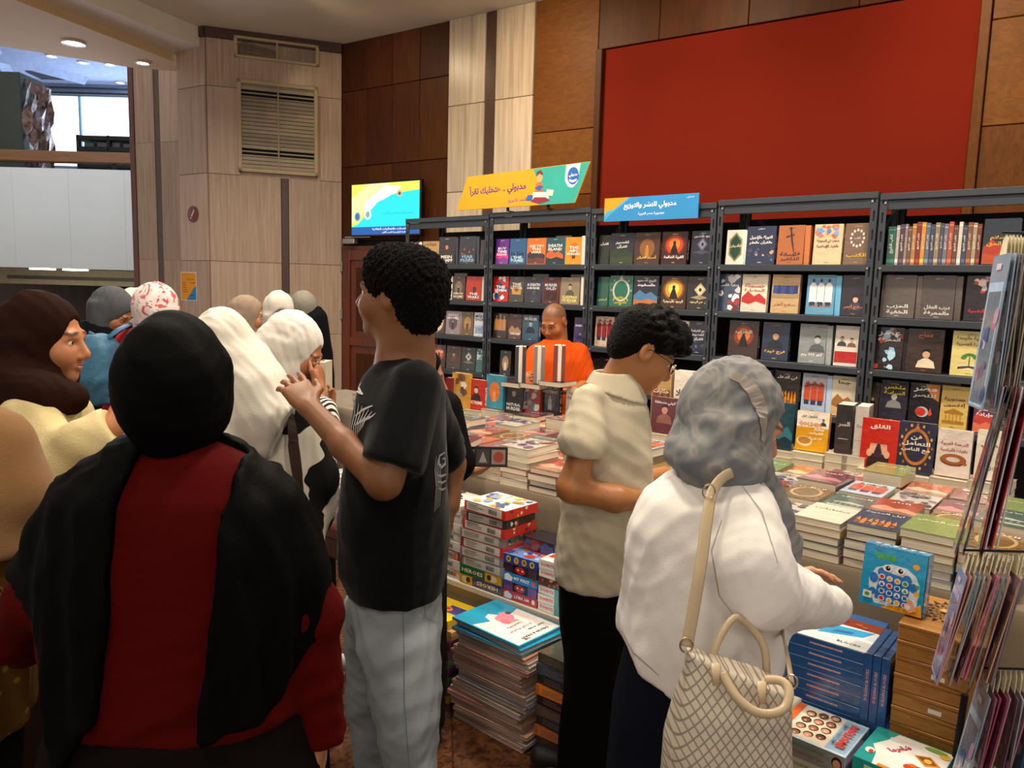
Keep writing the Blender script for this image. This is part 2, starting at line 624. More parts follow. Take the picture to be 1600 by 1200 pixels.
CREAM = mat('cream_grille_paint', 'b39f7d', rough=0.5, var=0.05)
GLASSD = mat('dark_vent_glass', '4c4237', rough=0.25, var=0.1)
# wide louvred grille
gx0, gz1 = pt_face(370, 124)
gx1, _ = pt_face(496, 143)
_, gz0 = pt_face(371, 268)
gr = thing('louvred_grille', 'large cream louvred ventilation grille on the stone pier', 'vent')
gr.matrix_world = MF
link('grille_frame', MB().bbox((gx0, -0.05, gz0), (gx0 + 0.035, 0, gz1)).bbox((gx1 - 0.035, -0.05, gz0), (gx1, 0, gz1)).bbox((gx0, -0.05, gz0), (gx1, 0, gz0 + 0.035)).bbox(
    (gx0, -0.05, gz1 - 0.035), (gx1, 0, gz1)).bbox(((gx0 + gx1) / 2 - 0.006, -0.045, gz0), ((gx0 + gx1) / 2 + 0.006, 0, gz1)).mesh('grille_frame', CREAM), gr)
link('grille_backing', MB().box((gx0, -0.003, gz0), (gx1, 0.0, gz1)).mesh('grille_backing', DARK), gr)
SLATM = [mat('grille_slat_%s' % 'ab'[i], c, rough=0.5) for i, c in enumerate(('a0927b', '8a7d68'))]
nsl = 22
rs = random.Random(4)
for i in range(nsl):
    z = gz0 + 0.04 + (gz1 - gz0 - 0.09) * i / (nsl - 1)
    tilt = 0.030 if i not in (3, 4, 18, 19) else 0.012
    o = link('slat', MB().box((gx0 + 0.03, -0.030, z), (gx1 - 0.03, -0.026, z + tilt)).mesh('slat', SLATM[rs.random() > 0.6]), gr)
# transom vent above
tx0, tz1 = pt_face(365, 56)
tx1, _ = pt_face(498, 80)
_, tz0 = pt_face(366, 90)
tv_ = thing('transom_vent', 'narrow double vent with cream frame high on the stone pier', 'vent')
tv_.matrix_world = MF
link('vent_frame', MB().bbox((tx0, -0.04, tz0), (tx0 + 0.03, 0, tz1)).bbox((tx1 - 0.03, -0.04, tz0), (tx1, 0, tz1)).bbox((tx0, -0.04, tz0), (tx1, 0, tz0 + 0.025)).bbox(
    (tx0, -0.04, tz1 - 0.025), (tx1, 0, tz1)).bbox(((tx0 + tx1) / 2 - 0.008, -0.04, tz0), ((tx0 + tx1) / 2 + 0.008, 0, tz1)).mesh('vent_frame', CREAM), tv_)
for x0, x1 in ((tx0 + 0.03, (tx0 + tx1) / 2 - 0.008), ((tx0 + tx1) / 2 + 0.008, tx1 - 0.03)):
    link('vent_pane', MB().bbox((x0, -0.02, tz0 + 0.02), (x1, -0.0, tz1 - 0.02), 0.002).mesh('vent_pane', GLASSD), tv_)

FRONT = Matrix(((1, 0, 0, 0), (0, 0, -1, 0), (0, 1, 0, 0), (0, 0, 0, 1)))   # art plane -> x right, z up, facing -y


def plate(name, MX, x0, z0, wd, ht, art, m, label=None, cat=None, t=0.006, off=0.02, body='ffffff', parent=None):
    """a flat printed plate on a wall face"""
    o = link(name, MB().bbox((x0, -off - t, z0), (x0 + wd, -off, z0 + ht), 0.001, hx(body)).mesh(name, MATTE), parent, label=label, category=cat)
    o.matrix_world = MX
    b = MB()
    art.w = wd
    art.emit(b, Matrix.Translation((x0, -off - t, z0)) @ FRONT)
    link('print', b.mesh('print', m), o)
    return o


# fire-alarm style round red sign with a white mark, on the narrow face
sx, sz = pt_face(305, 335, P3, P2)
b = MB()
b.lathe([(0, 0.0), (0.075, 0.0), (0.075, 0.008), (0.0, 0.012)], n=28)
sg = thing('round_sign', 'small round dark red no-smoking sign on the pier', 'sign', data=b.mesh('round_sign', mat('sign_red', '6b1513', rough=0.4)))
sg.matrix_world = MG @ Matrix.Translation((sx, -0.02, sz)) @ Matrix.Rotation(math.pi / 2, 4, 'X')
a_ = Art(1)
a_.w = 0.15
a_.G([(-.22, -.26), (-.12, -.3), (.24, .22), (.14, .28)], 'd8cfc4').G([(-.3, -.1), (.1, -.34), (.14, -.28), (-.26, -.04)], 'a8433c')
b = MB()
a_.emit(b, Matrix.Translation((0, 0, 0.0125)))
link('sign_mark', b.mesh('sign_mark', MATTE), sg)

# small poster orange / blue
qx0, qz1 = pt_face(285, 421, P3, P2)
qx1, qz0 = pt_face(328, 471, P3, P2)
p_ = Art(1.15)
p_.R(0.02, 0.02, 0.98, 1.13, 'e59a12').G([(0.35, 0.02), (0.98, 0.02), (0.98, 0.60), (0.80, 0.50), (0.62, 0.28)], '2f7fc0').T('معرض الكتاب', 0.62, 0.86, 0.5, 0.1, '2a2a50')
for i in range(5):
    p_.R(0.12, 0.34 + i * 0.09, 0.44 - 0.03 * i, 0.37 + i * 0.09, '9a5d10')
p_.T('القاهرة', 0.75, 0.72, 0.3, 0.07, '2a2a50').R(0.6, 0.2, 0.85, 0.23, '1d3d70')
plate('poster', MG, qx0, qz0, 0.235, 0.27, p_, MATTE, 'small orange and blue paper poster taped to the stone pier', 'poster', off=0.021, t=0.001)

# pilaster left of the pier, set back, and the frame of the opening
PB = [lc(216, 300, 8.30), lc(292, 300, 8.05), lc(247, 300, 8.2)]
W_ = [to_world(p[None])[0] for p in PB]
A2, B2 = W_[0][:2], W_[1][:2]
MP, LP = pier_panels(A2, B2, None, None, None)
pil = structure('wall_pilaster', MB().box((0, 0.0, -0.0), (LP, 0.4, 4.1)).mesh('wall_pilaster', TRAV[1]))
pil.matrix_world = MP
for x0, x1, q in ((0.0, 0.40 * LP, 1), (0.52 * LP, LP, 2)):
    for k, (z0, z1) in enumerate(((0, 1.8), (1.8, 3.0), (3.0, 4.1))):
        link('stone_panel', MB().bbox((x0, -0.02, z0), (x1, 0, z1), 0.003).mesh('stone_panel', TRAV[(k + q) % 3]), pil)
link('granite_strip', MB().bbox((0.40 * LP, -0.012, 0), (0.52 * LP, 0, 4.1), 0.003).mesh('granite_strip', GRAN), pil)
link('wood_edge', MB().bbox((-0.07, -0.03, 0), (0.0, 0.1, 4.1), 0.003).mesh('wood_edge', DOORW), pil)

# far side of the void: white parapet, handrail, mezzanine with windows
DV = 14.0
E0, E1 = to_world(lc(-60, 412, DV)[None])[0], to_world(lc(260, 430, DV)[None])[0]
dv = (E1 - E0)[:2]
dv /= np.linalg.norm(dv)
MV, _ = pier_panels(E0[:2] - dv * 1.0, E1[:2], None, None, None)
zb, zt = 1.74, 3.50
par = structure('wall_parapet', MB().box((0, 0, zb), (7.0, 0.12, zt)).mesh('wall_parapet', WHITEW))
par.matrix_world = MV
for i in range(7):
    link('parapet_panel', MB().bbox((i + 0.001, -0.02, zb), (i + 0.999, 0.0, zt), 0.001).mesh('parapet_panel', WHITEW), par)
rail = link('handrail', MB().bbox((0, -0.06, zt + 0.10), (7.0, 0.10, zt + 0.30), 0.02).mesh('handrail', mat('handrail_wood', '744a20', rough=0.4, scale=3, stretch=(1, 8, 8), col2='5e3a16')), par)
for i in range(6):
    link('rail_post', MB().bbox((0.5 + i * 1.1, -0.01, zt), (0.54 + i * 1.1, 0.03, zt + 0.1), 0.003).mesh('rail_post', DARK), par)
# under the parapet: soffit, linear vent and dark lobby
lob = structure('wall_lobby', MB().box((-2, 5.0, 0), (10, 5.2, 2.2)).box((-2, 0.1, 2.0), (10, 5.2, 2.05)).mesh('wall_lobby', mat('lobby_brown', '3a2413', rough=0.6, scale=2, stretch=(6, 6, 1), col2='20130b')))
lob.matrix_world = MV
sof = structure('trim_3', MB().box((-2, 0.13, 1.745), (8, 2.6, 1.80)).mesh('trim_3', mat('soffit_cream', 'b7ac90', rough=0.8)))
sof.matrix_world = MV
fas = structure('trim_4', MB().box((-2, 2.5, 1.42), (8, 2.6, 1.745)).mesh('trim_4', mat('fascia_cream', '9b9178', rough=0.8)))
fas.matrix_world = MV
LV = thing('linear_vent', 'long grey linear ceiling vent below the white parapet', 'vent', data=MB().box((0.2, 2.46, 1.53), (4.5, 2.495, 1.60)).mesh('linear_vent', mat('vent_grey', '4a463d')))
LV.matrix_world = MV
LAMP = mat('lamp_glow', 'fff4dc', emit='fff2dc', estr=14.0)
LAMPB = mat('lamp_glow_cool', 'eef4ff', emit='e8f2ff', estr=9.0)
for k, x in enumerate((1.9, 2.35)):
    o = thing('soffit_lamp', ('left' if k == 0 else 'right') + ' oblong white soffit lamp under the white parapet', 'lamp', data=MB().bbox((x, 0.5 + 0.3 * k, 1.715), (x + 0.36, 0.75 + 0.3 * k, 1.742), 0.004).mesh('soffit_lamp', LAMP))
    o.matrix_world = MV
    o['group'] = 'soffit lamps'

area_light('soffit_lamp_light', tuple(MV @ Vector((2.2, 1.0, 1.70))), (3.0, .4), 26, (1, .92, .78), tuple(MV @ Vector((2.2, 1.6, 0))))

area_light('parapet_fill', tuple(MV @ Vector((3.0, -3.2, 5.6))), (5.0, 2.0), 110, (.86, .93, 1.0), tuple(MV @ Vector((3.0, 0, 2.7))))  # added lamp that brightens the white parapet from the hall side

# mezzanine behind the parapet: ceiling, bright windows, dark stand and crates
MVI = MV.inverted()


def mv(px, py, yl):
    """pixel -> (x, z) on the plane y = yl of the parapet's own frame"""
    c = MVI @ Vector(CAM)
    d = MVI.to_3x3() @ Vector(ray(px, py))
    t = (yl - c[1]) / d[1]
    return c[0] + d[0] * t, c[2] + d[2] * t


WY = 5.4
area_light('mezzanine_fill', tuple(MV @ Vector((3.0, 4.9, 4.3))), (5.0, 1.6), 120, (.62, .78, 1.0), tuple(MV @ Vector((3.0, 1.5, 6.2))))  # added uplight for the mezzanine ceiling, on top of the glowing panes
MZC = 6.25
wx0, wz1 = mv(40, 148, WY)
wx1, wz0 = mv(215, 262, WY)
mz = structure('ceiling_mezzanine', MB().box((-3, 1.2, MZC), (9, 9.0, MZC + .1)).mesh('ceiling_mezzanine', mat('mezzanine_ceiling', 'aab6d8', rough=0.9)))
mz.matrix_world = MV
mf = structure('floor_mezzanine', MB().box((-3, 0.12, 2.6), (9, 9.0, 2.75)).mesh('floor_mezzanine', mat('mezzanine_floor', '4d4a48', rough=0.6)))
mf.matrix_world = MV
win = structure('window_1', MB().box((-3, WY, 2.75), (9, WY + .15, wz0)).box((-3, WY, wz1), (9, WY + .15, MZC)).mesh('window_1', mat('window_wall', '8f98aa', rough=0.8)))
win.matrix_world = MV
SKYG = mat('overcast_daylight_pane', 'ffffff', emit='d9efff', estr=2.4)
for i in range(6):
    link('pane', MB().box((wx0 + 1.32 * i, WY + .06, wz0), (wx0 + 1.29 + 1.32 * i, WY + .08, wz1)).mesh('pane', SKYG), win)
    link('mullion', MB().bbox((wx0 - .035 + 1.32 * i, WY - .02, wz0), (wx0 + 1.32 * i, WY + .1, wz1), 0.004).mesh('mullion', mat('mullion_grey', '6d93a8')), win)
for k in range(2):
    _, z = mv(120, 139 + 8 * k, WY - .3 + .1 * k)
    link('window_rail', MB().bbox((-3, WY - .3 + .1 * k, z), (9, WY - .25 + .1 * k, z + 0.05), 0.004).mesh('window_rail', mat('rail_dark', '2e3340')), win)
for i in range(5):
    o = structure('trim_%d' % (5 + i), MB().prism([(-0.16, 0), (0.16, 0), (0, 0.16)], 0, 4.0).mesh('ceiling_beam', MATS['mezzanine_ceiling']))
    o.matrix_world = MV @ Matrix.Translation((-1.0 + 1.7 * i, 1.2, MZC)) @ Matrix.Rotation(0.45 if i % 2 else -.45, 4, 'Z') @ Matrix.Rotation(-math.pi / 2, 4, 'X')


def lamp_at(px, py, z, r, m, label, name='ceiling_downlight'):
    p = onZ(px, py, z)
    r = r * 1.0
    b = MB()
    b.lathe([(r * 0.85, 0.004), (r, 0.0), (r * 1.12, 0.0), (r * 1.12, 0.05)], n=20)
    o = thing(name, label, 'ceiling light', tuple(p), group='mezzanine ceiling downlights' if m is LAMPB else None)
    link('trim_ring', b.mesh('trim_ring', mat('lamp_ring', 'd8d2c6', rough=0.4)), o)
    link('lamp_face', MB().lathe([(0, 0.006), (r * 0.86, 0.006)], n=20).mesh('lamp_face', m), o)
    return o


for i, (px, py) in enumerate(((36, 99), (81, 89), (130, 99), (172, 102), (83, 115), (188, 130), (5, 99))):
    lamp_at(px, py, 6.22, 0.10, LAMPB, 'small round recessed downlight in the blue-white mezzanine ceiling, ' + ['second', 'third', 'fourth', 'sixth', 'lowest', 'rightmost', 'leftmost'][i] + ' of seven', 'ceiling_downlight')
lamp_at(115, 69, 3.605, 0.085, LAMP, 'bright round downlight in the beige soffit above the mezzanine opening', 'soffit_downlight')
lamp_at(223, 100, 3.605, 0.06, LAMP, 'round downlight close to the narrow stone pilaster', 'soffit_downlight')

# dark cabinet and dark rack on the mezzanine
mvent = thing('ceiling_vent', 'grey square air vent in the mezzanine ceiling', 'vent')
vx, _ = mv(76, 127, 4.6)
mvent.matrix_world = MV
link('vent_frame', MB().bbox((vx - .35, 4.3, MZC - .03), (vx + .35, 4.9, MZC - .005), .004).mesh('vent_frame', mat('mezz_vent', '68708a')), mvent)
for i in range(6):
    link('slat', MB().box((vx - .33, 4.34 + .1 * i, MZC - .045), (vx + .33, 4.37 + .1 * i, MZC - .03)).mesh('slat', mat('mezz_vent2', '3c4258')), mvent)
CABG = mat('dark_green_cabinet', '20281f', rough=0.5)
cx1, cz1 = mv(30, 112, 0.9)
cab = thing('exhibition_cabinet', 'tall dark green cabinet standing behind the mezzanine handrail', 'cabinet')
cab.matrix_world = MV
link('body', MB().bbox((cx1 - 1.6, 0.9, 2.76), (cx1, 1.7, cz1), 0.02).mesh('body', CABG), cab)
fb = MB()
q = random.Random(2)
zz = [2.76 + (cz1 - .12 - 2.76) * i / 12 for i in range(13)]
for j in range(6):
    for i in range(12):
        fb.poly([(cx1 + .01 + (.05 + .07 * math.sin(i * 1.3 + j)) * (1 - .0), .9 + .14 * j, zz[i]), (cx1 + .04 + .09 * abs(math.sin(i * .9 + j * 1.7)), .9 + .14 * (j + 1), zz[i]),
                 (cx1 + .05 + .09 * abs(math.sin((i + 1) * .9 + j * 1.7)), .9 + .14 * (j + 1), zz[i + 1]), (cx1 + .01 + (.05 + .07 * math.sin((i + 1) * 1.3 + j)), .9 + .14 * j, zz[i + 1])])
link('foil_cover', fb.mesh('foil_cover', mat('crinkled_foil', '8d7068', rough=0.25, scale=9, col2='1d1a22', bump=0.8, bscale=12, metal=0.4)), cab)
stn = thing('equipment_rack', 'long low dark equipment rack in front of the bright mezzanine windows', 'rack')
stn.matrix_world = MV
rx0, rz1 = mv(118, 210, 1.6)
rx1, _ = mv(230, 215, 1.6)
_, rz0 = mv(150, 246, 1.6)
for z in (rz0 - .2, rz0 + .12, rz1 - .1):
    link('shelf', MB().bbox((rx0, 1.6, z), (rx1 + .6, 2.3, z + 0.09), 0.01).mesh('shelf', DARK), stn)
for x in (rx0, rx0 + .6, rx0 + 1.1, rx1):
    link('post', MB().bbox((x, 1.6, 2.76), (x + 0.06, 1.7, rz1), 0.01).mesh('post', DARK), stn)
for i in range(5):
    link('case', MB().bbox((rx0 + .1 + .26 * i, 1.7, rz0 + .21), (rx0 + .1 + .26 * i + .2, 2.1, rz0 + .3 + 0.02 * (i % 3)), 0.01).mesh('case', mat('case_grey', '3b3f45')), stn)
# far end of the hall below the parapet
fw = structure('wall_far', MB().box((-6, 9.0, 0), (14, 9.2, 2.6)).mesh('wall_far', MATS['lobby_brown']))
fw.matrix_world = MV

# ------------------------------------------------------------------ television and shop signs
tvt = thing('television', 'wall-mounted television showing a yellow and turquoise slide', 'television')
tvt.matrix_world = WM
TX0, TX1, TZ0, TZ1 = -1.09, -0.215, 2.05, 2.545
link('bezel', MB().bbox((TX0, -0.10, TZ0), (TX1, -0.055, TZ1), 0.006).mesh('bezel', mat('tv_plastic', '0b0b0c', rough=0.3)), tvt)
link('wall_mount', MB().bbox((-0.8, -0.055, 2.2), (-0.5, 0.0, 2.4), 0.005).mesh('wall_mount', DARK), tvt)
SCR = bpy.data.materials.new('backlit_screen')
SCR.use_nodes = True
_nt = SCR.node_tree
_b = _nt.nodes['Principled BSDF']
_a = _nt.nodes.new('ShaderNodeAttribute')
_a.attribute_name = 'Col'
_nt.links.new(_a.outputs['Color'], _b.inputs['Emission Color'])
_b.inputs['Emission Strength'].default_value = 1.15
_b.inputs['Base Color'].default_value = (0.02, 0.02, 0.02, 1)
_b.inputs['Roughness'].default_value = 0.25
sw = TX1 - TX0 - 0.03
sa = Art(0.55)
sa.w = sw
H_ = (TZ1 - TZ0 - 0.03) / sw
sa.R(0, 0, 1, H_, 'f4ee5a').G([(0, .12), (.1, .2), (.35, .3), (.6, H_), (.25, H_), (0, .4)], 'fbf6a8').G([(0.2, .15), (.42, .22), (.75, H_ - .04), (.5, H_ - .03), (.2, .35)], 'fffde8')
sa.G([(0, .09), (0, 0), (1, 0), (1, .46), (.85, .45), (.72, .44), (.6, .42), (.5, .38), (.4, .35), (.3, .27), (.2, .2), (.1, .12)], '15e0ee').R(0, 0, 1, .085, '1257a6')
sa.E(.09, .2, .05, .055, '9fb8c8').E(.09, .2, .035, .04, '3d6f9c').E(.25, .22, .055, .06, 'dcecf2').E(.25, .22, .03, .034, '8aa4a8').E(.72, .43, .04, .035, 'c9b7a0').E(.72, .43, .02, .018, '5b5346')
sa.T('معرض القاهرة الدولي للكتاب', .7, .22, .42, .035, '1fa6b8').T('قاعة الندوات والفعاليات الثقافية', .62, .058, .6, .03, 'ffffff').T('المكتبة الرئيسية الدور الأول', .66, .024, .5, .026, 'ffffff')
b = MB()
sa.emit(b, Matrix.Translation((TX0 + 0.015, -0.1003, TZ0 + 0.015)) @ FRONT, dh=0.0002)
link('screen', b.mesh('screen', SCR), tvt)

SY = 4.37
b = MB().prism([(-4.21, 2.185), (-3.10, 2.19), (-2.985, 2.455), (-4.10, 2.43)], -0.006, 0.006, hx('e8a013'), Matrix(((1, 0, 0, 0), (0, 0, -1, SY), (0, 1, 0, 0), (0, 0, 0, 1))))
s1 = thing('banner_sign', 'slanted orange and teal shop banner with purple Arabic lettering above the shelving', 'sign', data=b.mesh('banner_sign', MATTE))
g = Art(1)
g.w = 1.0
x_ = lambda v: v + 4.21
g.G([(.80, .004), (1.108, .006), (1.222, .268), (.74, .256), (.79, .16)], '2fa89b').G([(0.0, .002), (.8, .004), (.77, .13), (.74, .256), (.108, .242)], 'eda014')
g.T('مدبولي .. هتخليك تقرأ', .40, .135, .56, .105, '40207c', bold=.03, rot=1.5).T('للنشر والتوزيع', .60, .045, .17, .045, '6d3a8c', rot=1.5)
# reading figure with books
g.E(.80, .195, .028, .032, 'e0a878').G([(.77, .2), (.775, .235), (.81, .245), (.83, .225), (.828, .205), (.8, .22)], '6b3a22').G([(.76, .06), (.84, .06), (.83, .155), (.80, .165), (.77, .15)], 'c0703a').G([(.72, .045), (.89, .045), (.87, .09), (.75, .095)], 'f0e6d6').G([(.73, .03), (.8, .012), (.9, .03), (.86, .055), (.76, .06)], '8d2a3a').G([(.68, .04), (.74, .035), (.75, .075), (.70, .08)], '2f62a8').G([(.86, .07), (.92, .06), (.93, .10), (.87, .11)], 'e8e2d0').G([(.76, .125), (.80, .10), (.84, .13), (.80, .14)], '2c5fb0')
g.G([(1.03, .262), (1.15, .265), (1.13, .14), (1.09, .105), (1.05, .115), (1.02, .16)], 'bfe6e2').E(1.09, .185, .047, .058, '2a62b8', n=20).T('مدبولي', 1.09, .19, .07, .035, 'ffffff').G([(1.06, .15), (1.09, .14), (1.12, .15), (1.12, .165), (1.09, .155), (1.06, .165)], 'ffffff')
b = MB()
g.emit(b, Matrix.Translation((-4.21, SY - 0.006, 2.185)) @ FRONT)
link('banner_print', b.mesh('banner_print', MATTE), s1)
recs = []
BRK = MB()
for x in (-3.72, -3.35):
    o = link('bracket', MB().bbox((x, SY + 0.006, 2.16), (x + 0.02, SY + 0.02, 2.24), 0.002).bbox((x - 0.0, SY + .006, 2.16), (x + 0.02, SY + 0.08, 2.165), 0.001).mesh('bracket', DARK), s1)

b = MB().bbox((-2.86, 4.368, 2.055), (-2.185, 4.378, 2.205), 0.001, hx('2787c4'))
s2 = thing('header_sign', 'blue rectangular shop sign with white Arabic lettering and orange corner', 'sign', data=b.mesh('header_sign', MATTE))
g = Art(.225)
g.w = .675
g.R(0, 0, 1, .222, '2787c4').G([(0, .0), (0.0, .222), (.30, .222), (.24, .18), (.2, .15), (.12, .1), (.06, .06)], '40a5d8').G([(0, .06), (0, .222), (.27, .222), (.2, .175), (.1, .11), (.04, .10)], 'e39a1a')
g.T('مدبولي للنشر والتوزيع', .5, .135, .56, .07, 'ffffff', bold=.03).T('جمهورية مصر العربية', .52, .06, .28, .032, 'e4f0f6').T('مدبولي', .92, .19, .07, .022, 'd8ecf6')
b = MB()
g.emit(b, Matrix.Translation((-2.86, 4.368, 2.055)) @ FRONT)
link('sign_print', b.mesh('sign_print', MATTE), s2)

# ------------------------------------------------------------------ slotted steel shelving, five bays
RACK = mat('grey_blue_rack_steel', '3d434b', rough=0.42, metal=0.25, var=0.08, scale=3)
BOLT = mat('zinc_bolt', 'b9bcc0', rough=0.3, metal=0.9)
BX = [-4.83, -3.905, -2.985, -2.075, -1.167, -0.26]
BYF, BYB = 4.40, 4.82
SHZ = [1.776, 1.497, 1.220, 0.940, 0.40]
BTOP = 2.145
BAYN = ['first', 'second', 'third', 'fourth', 'fifth']


def upright_mesh():
    b = MB()
    b.box((0, 0, 0), (0.013, 0.0025, 1)).box((0.022, 0, 0), (0.036, 0.0025, 1)).box((0, 0, 0), (0.0025, 0.036, 1))
    n = 22
    for i in range(n):
        z = i / n
        b.box((0.013, 0, z), (0.022, 0.0025, z + 0.45 / n))
    b.box((0.004, 0.012, 0), (0.03, 0.014, 1))
    return b.mesh('upright', RACK)


UPM = upright_mesh()
BOLTM = MB().lathe([(0, 0.006), (0.006, 0.005), (0.008, 0.0)], n=8, M=Matrix.Rotation(math.pi / 2, 4, 'X')).mesh('bolt', BOLT)
for k in range(5):
    x0, x1 = BX[k] + 0.004, BX[k + 1] - 0.004
    top = BTOP + (0.012 if k in (1, 3) else 0)
    un = thing('shelving_unit', 'dark grey slotted steel shelving unit full of books, %s of five from the left' % BAYN[k], 'shelving', (x0, BYF, 0), group='steel shelving units')
    W = x1 - x0
    for (ux, uy, sx_, sy_) in ((0, 0, 1, 1), (W, 0, -1, 1), (0, BYB - BYF, 1, -1), (W, BYB - BYF, -1, -1)):
        u = link('upright', UPM, un)
        u.location = (ux, uy, 0)
        u.scale = (sx_, sy_, top)
        if uy == 0:
            for z in [top - 0.05] + [s - 0.02 for s in SHZ[:4]]:
                bo = link('bolt', BOLTM, u)
                bo.location = (0.028, -0.0005, z / top)
                bo.scale = (1, 1, 1 / top)
    link('top_shelf', MB().bbox((0, -0.006, top - 0.004), (W, BYB - BYF, top)).bbox((0, -0.006, top - 0.034), (W, 0.0, top)).bbox((0.02, 0.006, top - 0.085), (W - 0.02, 0.012, top - 0.034)).mesh('top_shelf', RACK), un)
    for z in SHZ:
        link('shelf', MB().bbox((0.002, 0.004, z - 0.004), (W - 0.002, BYB - BYF - 0.004, z), 0.001).bbox((0.036, -0.002, z - 0.036), (W - 0.036, 0.006, z), 0.002).bbox((0.002, BYB - BYF - 0.01, z - 0.03), (W - 0.002, BYB - BYF - 0.004, z), 0.001).mesh('shelf', RACK), un)
    link('back_panel', MB().box((0.002, BYB - BYF - 0.003, 0.3), (W - 0.002, BYB - BYF, top - 0.08)).mesh('back_panel', mat('rack_back_dark', '15100d', rough=0.8)), un)

# ------------------------------------------------------------------ books
rb = random.Random(11)
_BK = {}


def book_meshes(w_, t_, h_, col, spine, wrap, pagecol):
    key = (round(w_, 3), round(t_, 3), round(h_, 3), col, spine, wrap, pagecol)
    if key not in _BK:
        c = hx(col)
        ct = 0.0015
        b = MB()
        b.box((-w_ / 2, -t_, 0), (w_ / 2, -t_ + ct, h_), c).box((-w_ / 2, -ct, 0), (w_ / 2, 0, h_), c)
        sx_ = 1 if spine == 'R' else -1
        b.box((sx_ * w_ / 2 - (ct if sx_ > 0 else 0), -t_ + ct, 0), (sx_ * w_ / 2 + (0 if sx_ > 0 else ct), -ct, h_), c)
        cm = b.mesh('book', WRAP if wrap else PRINT)
        p = MB()
        lo = -w_ / 2 + (0.003 if sx_ > 0 else ct)
        hi = w_ / 2 - (0.003 if sx_ < 0 else ct)
        p.box((lo, -t_ + ct, 0.002), (hi, -ct, h_ - 0.002))
        pm = p.mesh('page_block', PAGES if pagecol is None else mat('filmed_' + pagecol, pagecol, rough=0.35, var=0.2, scale=3, stretch=(1, 60, 1), coat=.9, bump=.6, bscale=22))
        _BK[key] = (cm, pm)
    return _BK[key]


NBOOK = [0]


def book(loc, w_, t_, h_, col, art=None, spine='R', rz=0.0, lean=0.0, flat=False, label='', group=None, wrap=True, title=None, tcol='ffffff', name='book', pagecol=None, cat='book'):
    label = ' '.join(label.split()[:16])
    cm, pm = book_meshes(w_, t_, h_, col, spine, wrap, pagecol)
    o = link(name, cm, None, label=label, category=cat, group=group)
    pb = link('page_block', pm, o)
    if art is not None:
        art.w = w_
        b = MB()
        art.emit(b, Matrix.Translation((-w_ / 2, -t_, 0)) @ FRONT)
        link('cover_print', b.mesh('cover_print', WRAP if wrap else PRINT), o)
    if title and t_ > 0.012:
        sx_ = 1 if spine == 'R' else -1
        a = Art(1)
        a.w = 1.0
        a.T(title, h_ * 0.55, 0, h_ * 0.6, t_ * 0.45, tcol)
        b = MB()
        Mt = Matrix(((0, 0, sx_, sx_ * w_ / 2), (0, sx_, 0, -t_ / 2), (-1, 0, 0, h_), (0, 0, 0, 1)))
        a.emit(b, Mt)
        link('spine_print', b.mesh('spine_print', WRAP if wrap else PRINT), o)
    M = Matrix.Translation(Vector(loc)) @ Matrix.Rotation(rz, 4, 'Z')
    if flat:
        M = M @ Matrix(((1, 0, 0, 0), (0, 0, 1, 0), (0, -1, 0, 0), (0, 0, 0, 1))) @ Matrix.Translation((0, 0, 0))
    elif lean:
        M = M @ Matrix.Rotation(lean, 4, 'X')
    o.matrix_world = M
    NBOOK[0] += 1
    return o


# flat: local z (height) -> world y, local -y (front) -> world +z ; base at z=0 back cover
def bust(a, cx, cy, s, skin, coat, hair='1c1614'):
    a.G([(cx - .3 * s, cy - .34 * s), (cx - .24 * s, cy - .12 * s), (cx - .08 * s, cy - .02 * s), (cx + .08 * s, cy - .02 * s), (cx + .24 * s, cy - .12 * s), (cx + .3 * s, cy - .34 * s)], coat)
    a.E(cx, cy + .13 * s, .115 * s, .155 * s, skin)
    a.G([(cx - .12 * s, cy + .16 * s), (cx - .1 * s, cy + .27 * s), (cx, cy + .31 * s), (cx + .1 * s, cy + .27 * s), (cx + .12 * s, cy + .16 * s), (cx + .04 * s, cy + .22 * s), (cx - .05 * s, cy + .22 * s)], hair)


def fig(a, cx, cy, s, c, head='c79a70'):
    a.G([(cx - .1 * s, cy), (cx - .02 * s, cy), (cx, cy + .2 * s), (cx + .02 * s, cy), (cx + .1 * s, cy), (cx + .1 * s, cy + .5 * s), (cx - .1 * s, cy + .5 * s)], c).E(cx, cy + .57 * s, .055 * s, .07 * s, head)


def shade(h, k):
    v = [max(0, min(255, int(int(h[i:i + 2], 16) * k))) for i in (0, 2, 4)]
    return '%02x%02x%02x' % tuple(v)


def blobs(a, A, cols, n, r, seed, y0=0.0, y1=1.0):
    q = random.Random(seed)
    for i in range(n):
        cx, cy = q.uniform(.08, .92), q.uniform(y0 + .05, y1 - .05) * A
        rr_ = r * q.uniform(.5, 1.3)
        k = q.randint(5, 8)
        pts = []
        for j in range(k):
            an = 2 * math.pi * j / k
            rad = rr_ * q.uniform(.55, 1.1)
            pts.append((min(.985, max(.015, cx + rad * math.cos(an))), min(A - .015, max(.015, cy + rad * math.sin(an)))))
        a.G(pts, q.choice(cols))


